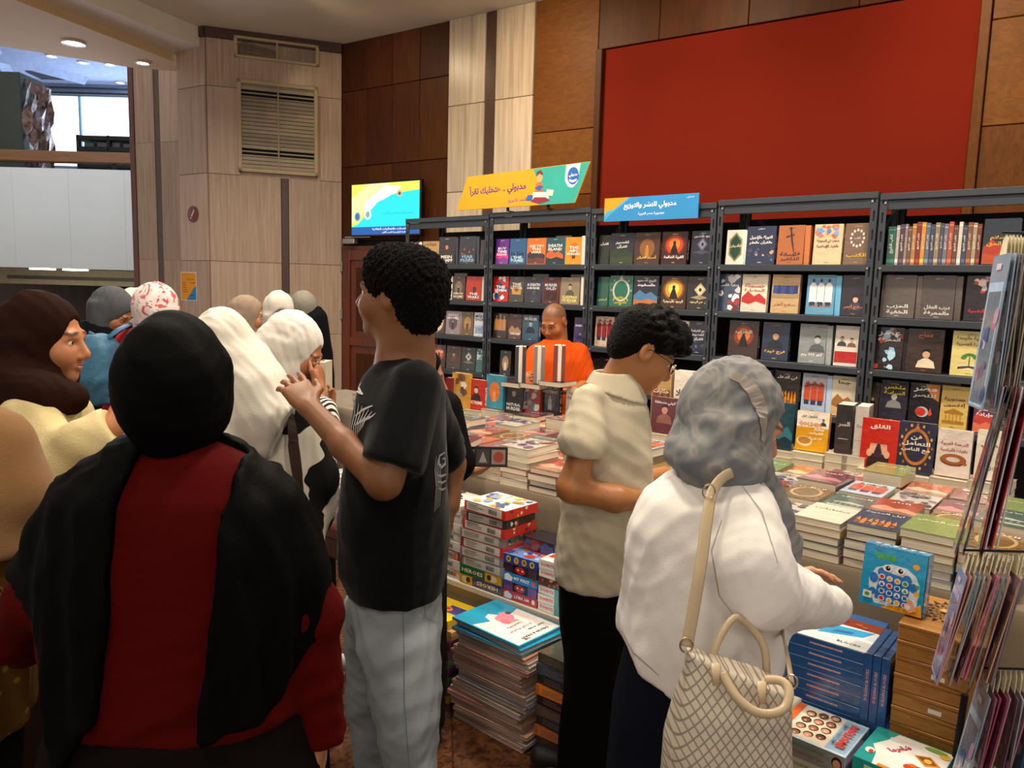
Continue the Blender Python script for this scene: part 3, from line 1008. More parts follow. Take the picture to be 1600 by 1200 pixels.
def make_art(kind, A, c1, c2, title, tcol, seed, tp='b', sub='', bg='333333'):
    a = Art(A)
    a.R(.0, .0, 1, A, bg)
    h = A
    q = random.Random(seed)
    if kind == 'plain':
        pass
    elif kind == 'bust':
        bust(a, .5, .55 * h, 1.0 if h > 1.2 else .8, c1, c2)
    elif kind == 'bustside':
        bust(a, .68, .52 * h, 1.0, c1, c2)
    elif kind == 'sword':
        a.G([(.30, .72 * h), (.62, .78 * h), (.62, .74 * h), (.30, .68 * h)], c1).G([(.44, .9 * h), (.5, .9 * h), (.72, .06 * h), (.5, .6 * h)], c1).E(.46, .92 * h, .05, .05, c1)
    elif kind == 'fire':
        a.E(.5, .6 * h, .42, .4, shade(c1, .55)).E(.5, .6 * h, .34, .33, c1).E(.5, .62 * h, .22, .22, c2)
        a.G([(.34, .3 * h), (.4, .5 * h), (.46, .62 * h), (.54, .62 * h), (.6, .5 * h), (.68, .3 * h)], '1b1210').E(.5, .66 * h, .06, .07, '1b1210')
    elif kind == 'city':
        for i in range(7):
            x = .08 + i * .12
            a.R(x, .12 * h, x + .09, (.2 + .3 * q.random()) * h, c1 if i % 2 else c2)
            a.G([(x - .01, .2 * h + .25 * h * q.random()), (x + .1, .25 * h), (x + .045, .5 * h)], c1)
    elif kind == 'oval':
        a.E(.5, .52 * h, .38, .43 * h, c1, n=24).E(.5, .52 * h, .33, .38 * h, shade(c1, .8), n=24)
        a.E(.5, .52 * h, .31, .36 * h, c1, n=24)
        fig(a, .5, .3 * h, .5 * h, c2, c2)
    elif kind == 'frame':
        a.E(.5, .52 * h, .37, .36 * h, c1, n=24).E(.5, .52 * h, .30, .30 * h, bg, n=24)
        for i in range(16):
            an = i * math.pi / 8
            a.E(.5 + .43 * math.cos(an), .52 * h + .44 * h * math.sin(an), .035, .05, c2 if i % 2 else shade(c1, .8), n=7)
        a.G([(.42, .86 * h), (.5, .97 * h), (.58, .86 * h)], c1)
    elif kind == 'hexa':
        a.G([(.5, .93 * h), (.86, .72 * h), (.86, .28 * h), (.5, .07 * h), (.14, .28 * h), (.14, .72 * h)], c2).G([(.5, .89 * h), (.8, .69 * h), (.8, .31 * h), (.5, .11 * h), (.2, .31 * h), (.2, .69 * h)], c1)
        a.G([(.5, .84 * h), (.74, .67 * h), (.74, .33 * h), (.5, .16 * h), (.26, .33 * h), (.26, .67 * h)], shade(c1, .6))
    elif kind == 'diamond':
        a.G([(.5, .82 * h), (.74, .6 * h), (.5, .38 * h), (.26, .6 * h)], c1).G([(.5, .76 * h), (.66, .6 * h), (.5, .44 * h), (.34, .6 * h)], c2).G([(.1, .36 * h), (.5, .44 * h), (.9, .36 * h), (.5, .30 * h)], shade(c1, .8)).E(.5, .6 * h, .06, .07, bg)
    elif kind == 'drop':
        a.G([(.5, h - .02), (.98, h - .02), (.98, .6 * h), (.75, .68 * h), (.6, .85 * h)], 'd98b35').E(.45, .33 * h, .22, .2, 'b8bcc0').E(.4, .33 * h, .18, .16, c1).G([(.66, .28 * h), (.72, .44 * h), (.8, .3 * h), (.73, .24 * h)], c2)
    elif kind == 'plant':
        a.E(.5, .2 * h, .34, .05 * h, 'e9e3d0').G([(.2, .14 * h), (.5, .18 * h), (.8, .14 * h), (.8, .2 * h), (.5, .23 * h), (.2, .2 * h)], '4e3a2c')
        a.R(.485, .2 * h, .515, .44 * h, '3d6b2c')
        for i in range(9):
            an = math.radians(20 + 18 * i)
            a.E(.5 + .17 * math.cos(an), .37 * h + .11 * h * math.sin(an), .075, .045, c1 if i % 2 else '4c8a3a', n=8)
    elif kind == 'three':
        for x in (.22, .5, .78):
            a.G([(x - .13, .3 * h), (x + .13, .3 * h), (x + .13, .72 * h), (x + .05, .8 * h), (x - .05, .8 * h), (x - .13, .72 * h)], c1).E(x, .86 * h, .05, .065, c2).R(x - .1, .2 * h, x + .1, .32 * h, '2c3c52')
    elif kind == 'row':
        for i in range(6):
            x = .12 + .15 * i
            a.G([(x - .08, .5 * h), (x + .08, .5 * h), (x + .07, .72 * h), (x - .07, .72 * h)], c1 if i % 2 else shade(c1, 1.3)).E(x, .77 * h, .04, .05, c2)
        a.G([(.02, .4 * h), (.98, .4 * h), (.98, .52 * h), (.5, .47 * h), (.02, .52 * h)], shade(bg, .85))
    elif kind == 'env':
        a.R(.18, .3 * h, .82, .56 * h, c1).G([(.18, .56 * h), (.5, .4 * h), (.82, .56 * h), (.8, .58 * h), (.2, .58 * h)], c2)
        a.R(.18, .62 * h, .82, .66 * h, shade(bg, 1.8))
    elif kind == 'land':
        a.G([(.02, .02), (.98, .02), (.98, .34 * h), (.7, .5 * h), (.5, .42 * h), (.25, .55 * h), (.02, .38 * h)], c1).G([(.02, .02), (.98, .02), (.98, .2 * h), (.6, .28 * h), (.3, .2 * h), (.02, .26 * h)], c2)
    elif kind == 'ruin':
        a.G([(.1, .12 * h), (.9, .12 * h), (.9, .2 * h), (.1, .2 * h)], c1)
        for i in range(5):
            a.R(.2 + i * .13, .2 * h, .26 + i * .13, .36 * h, c2)
        a.G([(.15, .36 * h), (.85, .36 * h), (.85, .4 * h), (.5, .48 * h), (.15, .4 * h)], c1)
    elif kind == 'cookie':
        a.E(.5, .36 * h, .38, .13 * h, shade(c1, .7), n=22).E(.5, .38 * h, .36, .11 * h, c1, n=22).E(.5, .37 * h, .2, .05 * h, bg, n=16).E(.84, .3 * h, .07, .03 * h, c1).E(.7, .26 * h, .04, .015 * h, c2)
    elif kind == 'rings':
        for i in range(4):
            x = .2 + .2 * i
            a.E(x, .24 * h, .09, .075, c1 if i % 2 else c2, n=18).E(x, .24 * h, .06, .05, bg, n=18)
        a.R(.08, .42 * h, .92, .425 * h, 'b0a890').R(.55, .5 * h, .92, .504 * h, '8b8478')
    elif kind == 'hands':
        a.G([(.2, .02), (.85, .02), (.78, .3 * h), (.62, .38 * h), (.4, .38 * h), (.25, .3 * h)], '241a1e').E(.5, .36 * h, .2, .2, c2)
        for sgn in (-1, 1):
            for i in range(4):
                a.G([(.5 + sgn * (.26 - .03 * i), .3 * h + .02 * i), (.5 + sgn * (.22 - .05 * i), .5 * h), (.5 + sgn * (.19 - .05 * i), .5 * h), (.5 + sgn * (.21 - .03 * i), .28 * h)], c1)
            a.E(.5 + sgn * .24, .3 * h, .08, .11, c1)
    elif kind == 'split':
        bust(a, .3, .62 * h, .7, c1, '38404c')
        bust(a, .72, .6 * h, .65, 'd4b096', '7a6658')
        a.R(.02, .08 * h, .98, .36 * h, c2)
    elif kind == 'emblem':
        for i in range(12):
            an = i * math.pi / 6
            a.G([(.5 + .26 * math.cos(an - .2), .64 * h + .2 * h * math.sin(an - .2)), (.5 + .31 * math.cos(an), .64 * h + .24 * h * math.sin(an)), (.5 + .26 * math.cos(an + .2), .64 * h + .2 * h * math.sin(an + .2)), (.5 + .2 * math.cos(an), .64 * h + .15 * h * math.sin(an))], c1)
        a.T('كتاب', .5, .64 * h, .25, .12, c1)
    elif kind == 'stars':
        blobs(a, A, [c1, c2, shade(c1, .7)], 12, .07, seed, .05, .6)
    elif kind == 'blobs':
        blobs(a, A, [c1, c2, shade(c1, .7), shade(c2, 1.2)], 14, .17, seed)
    elif kind == 'fig':
        a.E(.5, .5 * h, .3, .3 * h, c1, n=18)
        fig(a, .5, .2 * h, .62 * h, c2)
    elif kind == 'top':
        blobs(a, A, [c1, c2, shade(c2, 1.2), shade(c1, 1.2)], 16, .12, seed, .58, 1.0)
    elif kind == 'man':
        bust(a, .55, .34 * h, .9, c1, c2)
    elif kind == 'cup':
        a.E(.38, .26 * h, .2, .12 * h, '8a6030', n=20).E(.38, .27 * h, .16, .09 * h, c1, n=18).E(.38, .27 * h, .10, .055 * h, c2, n=16)
    if title:
        lines = title.split('/')
        n = len(lines)
        y = {'b': .17 + .05 * n, 't': .84, 'm': .5 + .04 * n, 'u': .7}[tp] * h
        lh = min(.11, .30 / n) * h
        for i, l in enumerate(lines):
            a.T(l, .5, y - i * lh * 1.2, .78, lh, tcol, bold=.025)
    if sub:
        a.T(sub, .5, .93 * h, .5, .045 * h, tcol)
        a.T('رواية', .5, .055 * h, .22, .035 * h, tcol)
    return a


# rows of face-out books: px left, px right, cover, kind, c1, c2, title, title colour, title place, description
ROWS = {
 (0, 0): [(637,657,'3a3440','top','b84a3c','d8c8b8','','ffffff','b','dark paperback with a red and white top'),(658,681,'b89258','plain','8a6534','8a6534','POWER','5a3a1c','t','tan paperback with brown lettering'),
          (683,708,'2c2a31','bust','c88a60','3c2420','MEIN/KAMPF','f0ece4','b','dark paperback reading MEIN KAMPF'),(715,741,'30323d','stars','d88a3c','b8542c','WAR/PEACE','7fb8dc','b','dark paperback reading WAR and PEACE in pale blue'),
          (748,754,'3a3a42','plain','3a3a42','3a3a42','','ffffff','b','thin dark paperback with a white page edge')],
 (0, 1): [(681,702,'e4ddd0','blobs','c84a3a','6a6a70','','ffffff','b','white paperback with a red spine'),(704,724,'4a2f2a','fig','7a6a5a','25302e','SHERLOCK/HOLMES','e8dcc0','b','brown novel with a helmeted figure'),
          (726,749,'b4301f','man','3a2430','2a2848','THE/WARS','f4e8e0','b','red novel with white lettering'),(750,756,'cfc7b4','plain','cfc7b4','cfc7b4','','ffffff','b','cream paperback leaning beside the upright')],
 (0, 2): [(654,668,'5a3a2a','fig','8a6038','3a2418','','ffffff','b','brown novel half hidden by curly hair'),(670,693,'4c3028','oval','e4d9ae','3a2418','','ffffff','b','brown novel with a cream oval'),
          (694,716,'8f8388','fig','5a4c52','37282c','GREAT/NOVEL','f4eeee','t','grey mauve novel with white lettering'),(718,737,'6b5434','fig','a8843c','3c2e1c','','ffffff','b','bronze brown novel with a gold figure'),
          (738,755,'cfd4da','city','5e7fae','8fa6c8','MOBY/DICK','2c3c5a','t','pale blue and white novel reading MOBY DICK')],
 (0, 3): [(662,672,'a82a22','plain','a82a22','a82a22','','ffffff','b','thin red paperback'),(673,693,'33201c','fire','c8401c','e8703a','OTIS','f4e8e0','u','dark novel with white lettering over red'),
          (695,717,'453226','bust','b07a50','5c3a24','','ffffff','b','brown novel with a portrait'),(718,740,'2e2c2b','diamond','8d8a80','cfc8b8','','ffffff','b','charcoal novel with a pale emblem'),(741,754,'3d6a72','top','9cc4c8','6a9aa0','BLUE/BOOK','e0f0f0','u','teal novel at the end of its shelf')],
 (1, 0): [(772,792,'5c2d82','land','c8407c','7a3a98','BUY/TIME/NOW','f0e8f8','m','purple paperback with white lettering'),(794,819,'2c5c88','city','14283c','5fa0c8','THE/TUNNEL','d0e4f0','b','blue paperback with dark towers'),
          (821,850,'d8701f','land','3a2c38','6a3a2c','ARE YOU/THIS/WAR','f8f0e4','u','orange paperback with a dark hill'),(851,878,'2f5560','land','c8642c','20363c','DEATH/ISLAND','f0f0e8','u','teal paperback with orange rocks'),(881,907,'e0921c','fig','d8701c','2c1c14','THE/ABC/MURDERS','fff8e8','m','bright orange novel with a black figure')],
 (1, 1): [(768,791,'b8261e','blobs','2e5c9c','d8d4d0','THE/SEVEN','ffffff','m','red and blue paperback'),(793,816,'464340','env','c8944c','7a4c20','THE/LETTER','e8dcc0','u','grey paperback with a gold envelope'),
          (818,843,'333440','man','4c5058','3c3c44','A DEATH/A MURDER','e8e8ec','u','navy grey novel with white lettering'),(846,870,'5a2c22','city','2c1a18','2c1a18','MURDER/OLD','cfe0f0','u','red brown novel with pale blue lettering'),(873,903,'8f8068','bust','b8a88c','5c5244','SLEEPING/MURDER','e8dc70','b','khaki novel with a grey portrait')],
 (1, 2): [(768,789,'3a2a20','three','b88048','d8a868','','ffffff','b','dark novel with golden figures'),(792,812,'4a2e2c','land','a8805c','5c3c34','CURTAIN','f0f0f0','b','dark brown novel with white lettering'),
          (814,838,'38566e','bust','8aa4b8','1c2c38','MURDER','f0e8e8','t','blue novel with a red title strip'),(894,912,'4a3a68','man','8a7a9c','342a4c','MURDER','e8e0f0','u','purple novel beside the upright')],
 (1, 3): [(778,795,'2c211c','fig','a8845c','e0d4c0','','ffffff','b','dark novel with a pale stone figure')],
 (2, 0): [(933,949,'2c3028','plain','2c3028','2c3028','القرآن','e8e4dc','u','narrow dark green book with a white page edge'),(951,987,'2a2c38','land','2c3a2c','38442c','تفسير/القرآن','e8e8e4','u','navy book with white Arabic lettering and a green foot'),
          (989,1028,'4a3024','fig','8a5a2c','c08030','أسرار القرآن','f0c060','b','brown book with a glowing orange figure'),(1031,1071,'3a1c18','fire','c8401c','e88030','القرية الظالمة','fff4ec','b','dark red book with a flame over white lettering'),
          (1077,1112,'28283a','diamond','5c5c74','8a8a9c','اليهود والماسون','f0f0f4','t','navy book with a grey winged emblem')],
 (2, 1): [(931,948,'2c5c4c','plain','8aa08c','5a4030','أساطير','d8c860','b','narrow green book with a white page edge'),(950,985,'256b58','frame','c8ccb8','7a5040','مواقف/وأساطير','e4c83c','b','green book with yellow lettering'),
          (986,1027,'26293a','land','4c7ca8','b87038','تاريخ الصعود/والسقوط','f4f4f4','t','navy book with white lettering over a city'),(1030,1070,'3c2416','fire','e8941c','f8e060','اليهود واليهودية','f4e0c0','b','dark book with a yellow ring of fire'),
          (1072,1110,'2e2a2c','diamond','c8b890','e8dcb0','من هم اليهود','f0d8a0','b','black book with a cream pyramid')],
 (2, 2): [(927,956,'d2b8a8','three','8c2c34','a04048','التصوف/الإسلامي','4a2c2c','t','pink book with dark red shapes'),(957,989,'5a241c','fire','e07030','f0d8c8','','ffffff','b','red brown book with a pale figure'),
          (1038,1068,'c9c2b2','plain','c9c2b2','c9c2b2','','555555','b','cream book behind curly hair'),(1073,1104,'2c3144','stars','4878a8','2c3144','يوم القيامة/القصيم/القرآن','e8ecf0','u','navy book with many lines of white lettering')],
 (2, 3): [(923,930,'3a3430','plain','222222','222222','','ffffff','b','thin grey book with a white page edge'),(932,958,'262024','fig','4a3a34','8c8070','','ffffff','b','black book with a faint figure'),(1000,1024,'3c2420','bust','a87850','4a2418','','ffffff','b','dark red book beside a boy with glasses')],
 (3, 0): [(1132,1160,'e2dfd0','hexa','2f6a58','b08a48','الأديان','e8d8a0','m','white book with a green and gold hexagon'),(1163,1208,'2b3350','stars','5c6a8c','d89a7a','التوراة والإنجيل/والقرآن والعلم','f4f4f4','u','navy book with white Arabic lettering and a small column'),
          (1212,1253,'b0683a','sword','3a2c38','3a2c38','فلسفة/التكفير','3a2430','b','orange brown book with a dark sword'),(1268,1312,'dcc49c','top','5f8cc0','d06a4c','محمد في اليهودية/والفرق الإسلامية','4a4038','m','cream book with coloured figures on top'),(1316,1356,'7a6050','emblem','e8e0d8','e8e0d8','الكتب','e0b83c','b','brown book with a white emblem and yellow lettering')],
 (3, 1): [(1120,1154,'47566e','blobs','a83c3c','cfcfd4','نهاية الأمم','e8e4e4','u','blue grey book with red and white marks'),(1156,1196,'e6dcc4','land','c0302c','d8d0c0','خمسمائة/الحضارة','a02824','u','cream book with red shapes'),
          (1203,1246,'c7a878','row','2c3a70','c89a78','صلاح أهدر','a8482c','b','tan book with a row of figures in blue suits'),(1258,1302,'5fa0c4','three','eef2f4','2c2420','صلاح أهدر','d8843c','b','light blue book with three white shirts'),(1313,1354,'2e2a36','man','d8b8a0','48404c','صلاح أهدر','e0902c','b','dark book with a crouching figure and orange lettering')],
 (3, 2): [(1136,1183,'3c2a26','fire','8a3c1c','d87830','الحرب','f4f0ec','u','dark brown book with white lettering over fire'),(1189,1231,'25304c','bust','c89a74','1c1e2c','فرج فودة','e8c030','b','navy book with a portrait and yellow lettering'),
          (1247,1289,'8d9698','bustside','c0c4c4','5a6064','آخر 200 يوم','f4f4f4','b','grey book with an elderly portrait'),(1303,1340,'e4dcd4','split','c89878','b82424','','ffffff','b','white book with portraits over a red band')],
 (3, 3): [(1151,1192,'5f78ac','rings','c8ccdc','98a8d0','','ffffff','b','periwinkle blue book with curved lines'),(1208,1248,'242226','city','d8861c','a8601c','فن الدهاء','f4f4f0','t','black book with amber bottles and white lettering'),
          (1252,1290,'a8bcd8','three','c84c2c','e8b878','مصر','28344c','u','pale blue book with coloured figures'),(1299,1336,'e0d4bc','land','a8703c','d8b080','جحا','3a2c20','t','cream book with a rider')],
 (4, 1): [(1375,1429,'5c5450','plain','8a8078','5c5450','الحزب/الخفية','e0dcd4','b','grey brown book with pale lettering and a small photo'),(1438,1490,'524b48','plain','8a8078','5c5450','درب العقل/والمعرفة','d8d0c4','b','charcoal brown book with a small photo'),(1507,1570,'221c20','top','c8b8b8','a83030','الحرب النفسية','d8302c','b','black book with red lettering under torn white art')],
 (4, 2): [(1365,1410,'2c2428','blobs','d04c34','9cc0e0','عصر/المعرفة','f0ece8','t','dark book with orange and blue streaks'),(1417,1474,'3b2c28','man','d8a884','e4d8b8','كفاح','d87030','t','dark brown book with a man in a cream jacket'),(1487,1546,'e2d382','plant','3c7a34','e8e2c8','التربية والوحدة/القراءة العصرية','7a5a3c','t','pale yellow book with a green plant growing from pages'),(1551,1566,'dcc4b4','plain','dcc4b4','dcc4b4','','ffffff','b','pale pink book behind hanging packets')],
 (4, 3): [(1355,1374,'3a3230','fig','4c4038','28201c','','ffffff','b','narrow dark book at the upright'),(1377,1419,'2b2c3c','bust','b8b8b4','8a8a88','ملخص/السياسة','e8d028','t','navy book with a grey bearded face and yellow lettering'),(1422,1469,'26242c','drop','c83c28','e05030','مصر/تنتصر','f4f4f0','t','black book with a red drop and an orange corner'),(1472,1516,'d8b868','ruin','a87828','c8983c','جمهورية/أفلاطون','5a4030','u','tan book with a ruined temple'),(1525,1560,'6a3c68','land','c84c40','e07858','فكر/وإرادة','f4e8e8','m','purple red book behind hanging packets')],
}
SHN = ['top', 'second', 'third', 'fourth']
for (bay, row), lst in ROWS.items():
    z = SHZ[row]
    for i, (xa, xb, cov, kind, c1, c2, title, tc, tp, desc) in enumerate(lst):
        Yf = 4.425
        pym = {0: 405, 1: 470, 2: 535, 3: 600}[row]
        A0, A1 = onY(xa, pym, Yf)[0], onY(xb, pym, Yf)[0]
        wd = A1 - A0
        t_ = 0.035 if wd > 0.06 else 0.02
        h_ = 0.205 if wd > 0.10 else 0.195
        if bay == 0:
            h_ = 0.215 if row == 0 and i in (2, 3) else 0.185
        if bay == 1:
            h_ = 0.188
        if bay >= 3:
            h_ = 0.222 if wd > 0.12 else 0.205
        if (bay, row) in ((4, 1), (4, 2)):
            h_ = 0.225
        wd = min(wd, 0.185)
        lab = '%s, %s on the %s shelf of bay %s' % (desc, ORD[i], SHN[row], ['one', 'two', 'three', 'four', 'five'][bay])
        if len(lab.split()) > 16:
            lab = '%s, %s shelf of bay %s' % (desc, SHN[row], ['one', 'two', 'three', 'four', 'five'][bay])
        art = make_art(kind, h_ / wd, c1, c2, title, tc, NBOOK[0], tp, 'مدبولي' if wd > .1 else '', cov)
        book(((A0 + A1) / 2, Yf + t_ + 0.012, z + 0.001), wd, t_, h_, cov, art, 'R', rz=rb.uniform(-.03, .03), lean=-0.055, label=' '.join(lab.split()[:16]),
             group='books facing out on the shelving', title=title.split('/')[0] if title else None, tcol=tc)
        # copies filed behind, seen edge-on past the front book
        if rb.random() < 0.6 and i + 1 < len(lst):
            gap = onY(lst[i + 1][0], pym, Yf)[0] - A1
            if gap > 0.008 and row < 4:
                tt = min(gap - 0.003, 0.03)
                book((A1 + tt / 2 + 0.002, Yf + 0.16, z + 0.001), tt, 0.14, h_ * 0.99, shade(cov, 1.15), None, 'R', label='%s copy edge-on after the %s' % (cov and 'spare', ' '.join(desc.split()[:9])), group='books filed edge-on')

# spines on the top shelf of bay five
x = onY(1384, 405, 4.43)[0]
xe = onY(1530, 405, 4.43)[0]
spc = ['2c5c4c', 'b0a49c', '4c3c44', '8a7c80', '6a4c3c', 'a87848', '7a2c24', 'c88c3c', '5c6474', '3a4258', '8c7a60', '44485c', '6c6c74', 'a84c34', '5c4438', 'cfc4b0', '38445c', '7c4c38', '9c8c74', '6c3424']
spn = ['dark green', 'pale grey', 'plum', 'mauve grey', 'brown', 'tan', 'deep red', 'amber', 'slate', 'navy', 'khaki', 'indigo', 'steel grey', 'orange red', 'dark brown', 'cream', 'blue', 'rust', 'sand', 'maroon']
pos = 0
n = 20
ws = [0.045] + [rb.uniform(.016, .026) for _ in range(n - 1)]
k = (xe - x) / sum(ws)
for i in range(n):
    tt = ws[i] * k
    h_ = rb.uniform(.195, .22) if i else .2
    o = book((x + tt / 2, 4.58, SHZ[0] + 0.001), tt - 0.002, 0.145, h_, spc[i], None, 'R', label='%s book spine, %s from the upright on top shelf of bay five' % (spn[i], ORD[i]), group='book spines on the top shelf')
    a = Art(1)
    a.w = 1
    a.R(.001, .012, tt - .003, .03, shade(spc[i], 1.5)).R(.001, h_ - .02, tt - .003, h_ - .014, shade(spc[i], 1.6))
    a.T('كتاب التاريخ', (tt - .002) / 2, h_ * .55, h_ * .5, (tt - .002) * .55, 'e8dcc4' if i % 2 else 'f4f0e8', rot=90)
    b = MB()
    a.emit(b, Matrix.Translation((-(tt - .002) / 2, -0.145, 0)) @ FRONT)
    link('spine_print', b.mesh('spine_print', WRAP), o)
    x += tt
A0, A1 = onY(1533, 405, 4.43)[0], onY(1590, 405, 4.43)[0]
book(((A0 + A1) / 2, 4.46, SHZ[0] + .001), A1 - A0, 0.035, .222, '2c2c34', make_art('land', .222 / (A1 - A0), 'a8381c', 'b04820', 'الإسلام/دين الحق', 'd8a83c', 5, 'm', '', '26303c'), 'L', lean=-.05, label='dark book with a red foot and gold lettering beside the row of spines', group='books facing out on the shelving')
# white leaning page edges and flat bundles on shelves
for (px, row, wd, desc) in ((911, 0, .03, 'first'), (909, 1, .022, 'second'), (933, 0, .0, '')):
    if wd:
        X = onY(px, 410 if row == 0 else 470, 4.43)[0]
        book((X, 4.56, SHZ[row] + .001), wd, .13, .195, 'e6e2d6', None, 'R', label='white paperback edge at the end of the %s shelf, bay two' % ('top' if row == 0 else 'second'), wrap=False)
for q, (bay, row, xo, cc, dd) in enumerate(((0, 1, .45, '4c4450', 'dark'), (1, 1, .35, '2c4c94', 'blue'), (1, 1, .70, '2c4c94', 'blue'), (4, 3, .35, 'b09a84', 'tan'), (4, 3, .66, '3c68a8', 'bright blue'), (3, 0, .72, '6c5c7c', 'mauve'), (1, 0, .55, '3a2c2c', 'brown'))):
    X = BX[bay] + xo
    for j in range(2):
        zz = SHZ[row] + .001 if False else SHZ[row] + (.205 if bay == 4 else .0) + .001
    # a bundle lying on the shelf behind the row
    for j in range(7 if bay != 4 else 8):
        book((X, 4.60, SHZ[row] + .001 + j * .031), .15, .029, .19, shade(cc, 1 + .05 * (j % 3)), None, 'R', flat=True, rz=rb.uniform(-.05, .05),
             label='%s book lying flat, %s from the shelf in pile %s behind the front row' % (dd, ORD[j], 'ABCDEFG'[q]), group='flat piles behind the facing books')

# ------------------------------------------------------------------ tables with cloths
CLOTH = mat('beige_table_cloth', '7d6f59', rough=0.85, var=0.07, scale=3, bump=0.1, bscale=250, sheen=0.3)
TF, TB, TZ = 2.45, 3.86, 0.765


def table(name, x0, x1, y0, y1, label, cloth_label, z=TZ, hang=0.62):
    t = thing(name, label, 'table', ((x0 + x1) / 2, (y0 + y1) / 2, 0))
    hx_, hy = (x1 - x0) / 2, (y1 - y0) / 2
    link('tabletop', MB().bbox((-hx_, -hy, z - 0.03), (hx_, hy, z - 0.004), .004).mesh('tabletop', DOORW), t)
    for sx_ in (-1, 1):
        for sy_ in (-1, 1):
            link('leg', MB().bbox((sx_ * (hx_ - .06) - .025, sy_ * (hy - .06) - .025, 0), (sx_ * (hx_ - .06) + .025, sy_ * (hy - .06) + .025, z - .03), .004).mesh('leg', DOORW), t)
    # draped cloth: top sheet and a softly pleated skirt
    V, F = [], []
    per = []
    st = 0.03
    nx = max(2, int((x1 - x0) / st))
    ny = max(2, int((y1 - y0) / st))
    for i in range(nx):
        per.append((x0 + (x1 - x0) * i / nx, y0, 0, -1))
    for i in range(ny):
        per.append((x1, y0 + (y1 - y0) * i / ny, 1, 0))
    for i in range(nx):
        per.append((x1 - (x1 - x0) * i / nx, y1, 0, 1))
    for i in range(ny):
        per.append((x0, y1 - (y1 - y0) * i / ny, -1, 0))
    n_ = len(per)
    lv = [0, .006, .02, .06, .14, .25, .38, .5, hang]
    for k, d in enumerate(lv):
        for i, (x, y, ax, ay) in enumerate(per):
            wv = (0.012 + 0.02 * d) * (math.sin(i * .42 + 1.3 * math.sin(i * .07)) * .5 + .5) * min(1, d / .1) + min(d, .02) * .4
            V.append((x + ax * wv - (x0 + x1) / 2, y + ay * wv - (y0 + y1) / 2, z - d))
    F.append(tuple(range(n_)))
    for k in range(len(lv) - 1):
        for i in range(n_):
            j = (i + 1) % n_
            F.append((k * n_ + i, (k + 1) * n_ + i, (k + 1) * n_ + j, k * n_ + j))
    o = thing('tablecloth', cloth_label, 'tablecloth', ((x0 + x1) / 2, (y0 + y1) / 2, 0), data=MB().raw(V, F).mesh('tablecloth', CLOTH, True))
    return t


table('display_table', -2.90, -0.05, TF, 3.86, 'long display table under a beige cloth, laden with book stacks', 'beige cloth draped over the long display table of books')
table('display_table', -4.9, -3.3, 3.25, 3.84, 'second display table beyond the boy in the black T-shirt', 'beige cloth on the table beyond the boy in the black T-shirt')
# the small wooden table at the left, goods in clear film on it
t3 = thing('wooden_table', 'small red-brown wooden table just left of the boy in the black T-shirt', 'table', (-2.16, 1.80, 0))
link('tabletop', MB().bbox((-.18, -.17, .70), (.18, .17, .745), .006).mesh('tabletop', DOORW), t3)
link('apron', MB().bbox((-.165, -.155, .62), (.165, .155, .70), .006).mesh('apron', mat('dark_red_wood', '4c1a10', rough=.4)), t3)
for sx_ in (-1, 1):
    for sy_ in (-1, 1):
        link('leg', MB().bbox((sx_ * .145 - .02, sy_ * .135 - .02, 0), (sx_ * .145 + .02, sy_ * .135 + .02, .62), .005).mesh('leg', DARK), t3)

# ------------------------------------------------------------------ stacks of books lying on the tables
STC = [('e8ddc8', 'plain', 'b03a30', 'مختارات', 'cream'), ('a34a38', 'land', 'e0a080', 'النار', 'brick red'), ('7d95ab', 'land', 'd8e4ec', 'السماء', 'pale blue'), ('8a9c5e', 'plain', '5c7a2c', 'فن العيش', 'green'),
       ('7b5f3a', 'frame', 'c8a468', 'التراث', 'antique gold'), ('c8c2b4', 'blobs', '7c6c8c', 'دفاتر', 'pale grey'), ('3c4860', 'city', 'd88840', 'ليل المدينة', 'navy'), ('c9ab6c', 'plain', '8a5a20', 'حكايات', 'yellow'),
       ('75404a', 'land', 'c8848c', 'الورد', 'wine red'), ('c87350', 'land', 'f0d0b0', 'أحبك', 'orange'), ('5a7068', 'ruin', 'c8d0c0', 'الطريق', 'grey green'), ('efe6d4', 'cookie', 'd08850', 'الأيام', 'ivory'),
       ('9c6a6a', 'blobs', 'e0c8c0', 'المرأة', 'dusty pink'), ('484048', 'fire', 'c86038', 'الظلام', 'charcoal'), ('b8cede', 'three', 'c86048', 'أطفال', 'light blue')]
LARTS = {}
rs = random.Random(77)


def stack(x, y, z, wd, dp, n, th, ci, rz, where, group='book stacks on the display table', first=None, copies=False):
    """n books lying one on another; the top one shows cover ci"""
    h = z
    for j in range(n):
        top = j == n - 1
        q = ci if (top or copies) else rs.randrange(len(STC))
        cov, kind, c1, ti, cn = STC[q % len(STC)]
        art = None
        if top:
            art = make_art(kind, dp / wd, c1, shade(c1, .7), ti, 'f4efe4' if sum(int(cov[i:i + 2], 16) for i in (0, 2, 4)) < 480 else '4a2c24', q * 7 + int(x * 50), 't' if kind != 'plain' else 'u', '', cov)
        lab = ('%s book on top of the stack %s' if top else '%s book, %s up in the stack %%s' % ('%s', ORD[j])) % (cn, where)
        t_ = th * rs.uniform(.85, 1.15)
        book((x + rs.uniform(-.005, .005), y + rs.uniform(-.006, .006), h), wd, t_, dp, cov if top else shade(cov, .95), art, 'R' if rs.random() < .5 else 'L', rz=rz + rs.uniform(-.05, .05) + (math.pi if False else 0), flat=True,
             label=' '.join(lab.split()[:16]), group=group, wrap=True, name='paperback')
        h += t_ + 0.0012
    return h


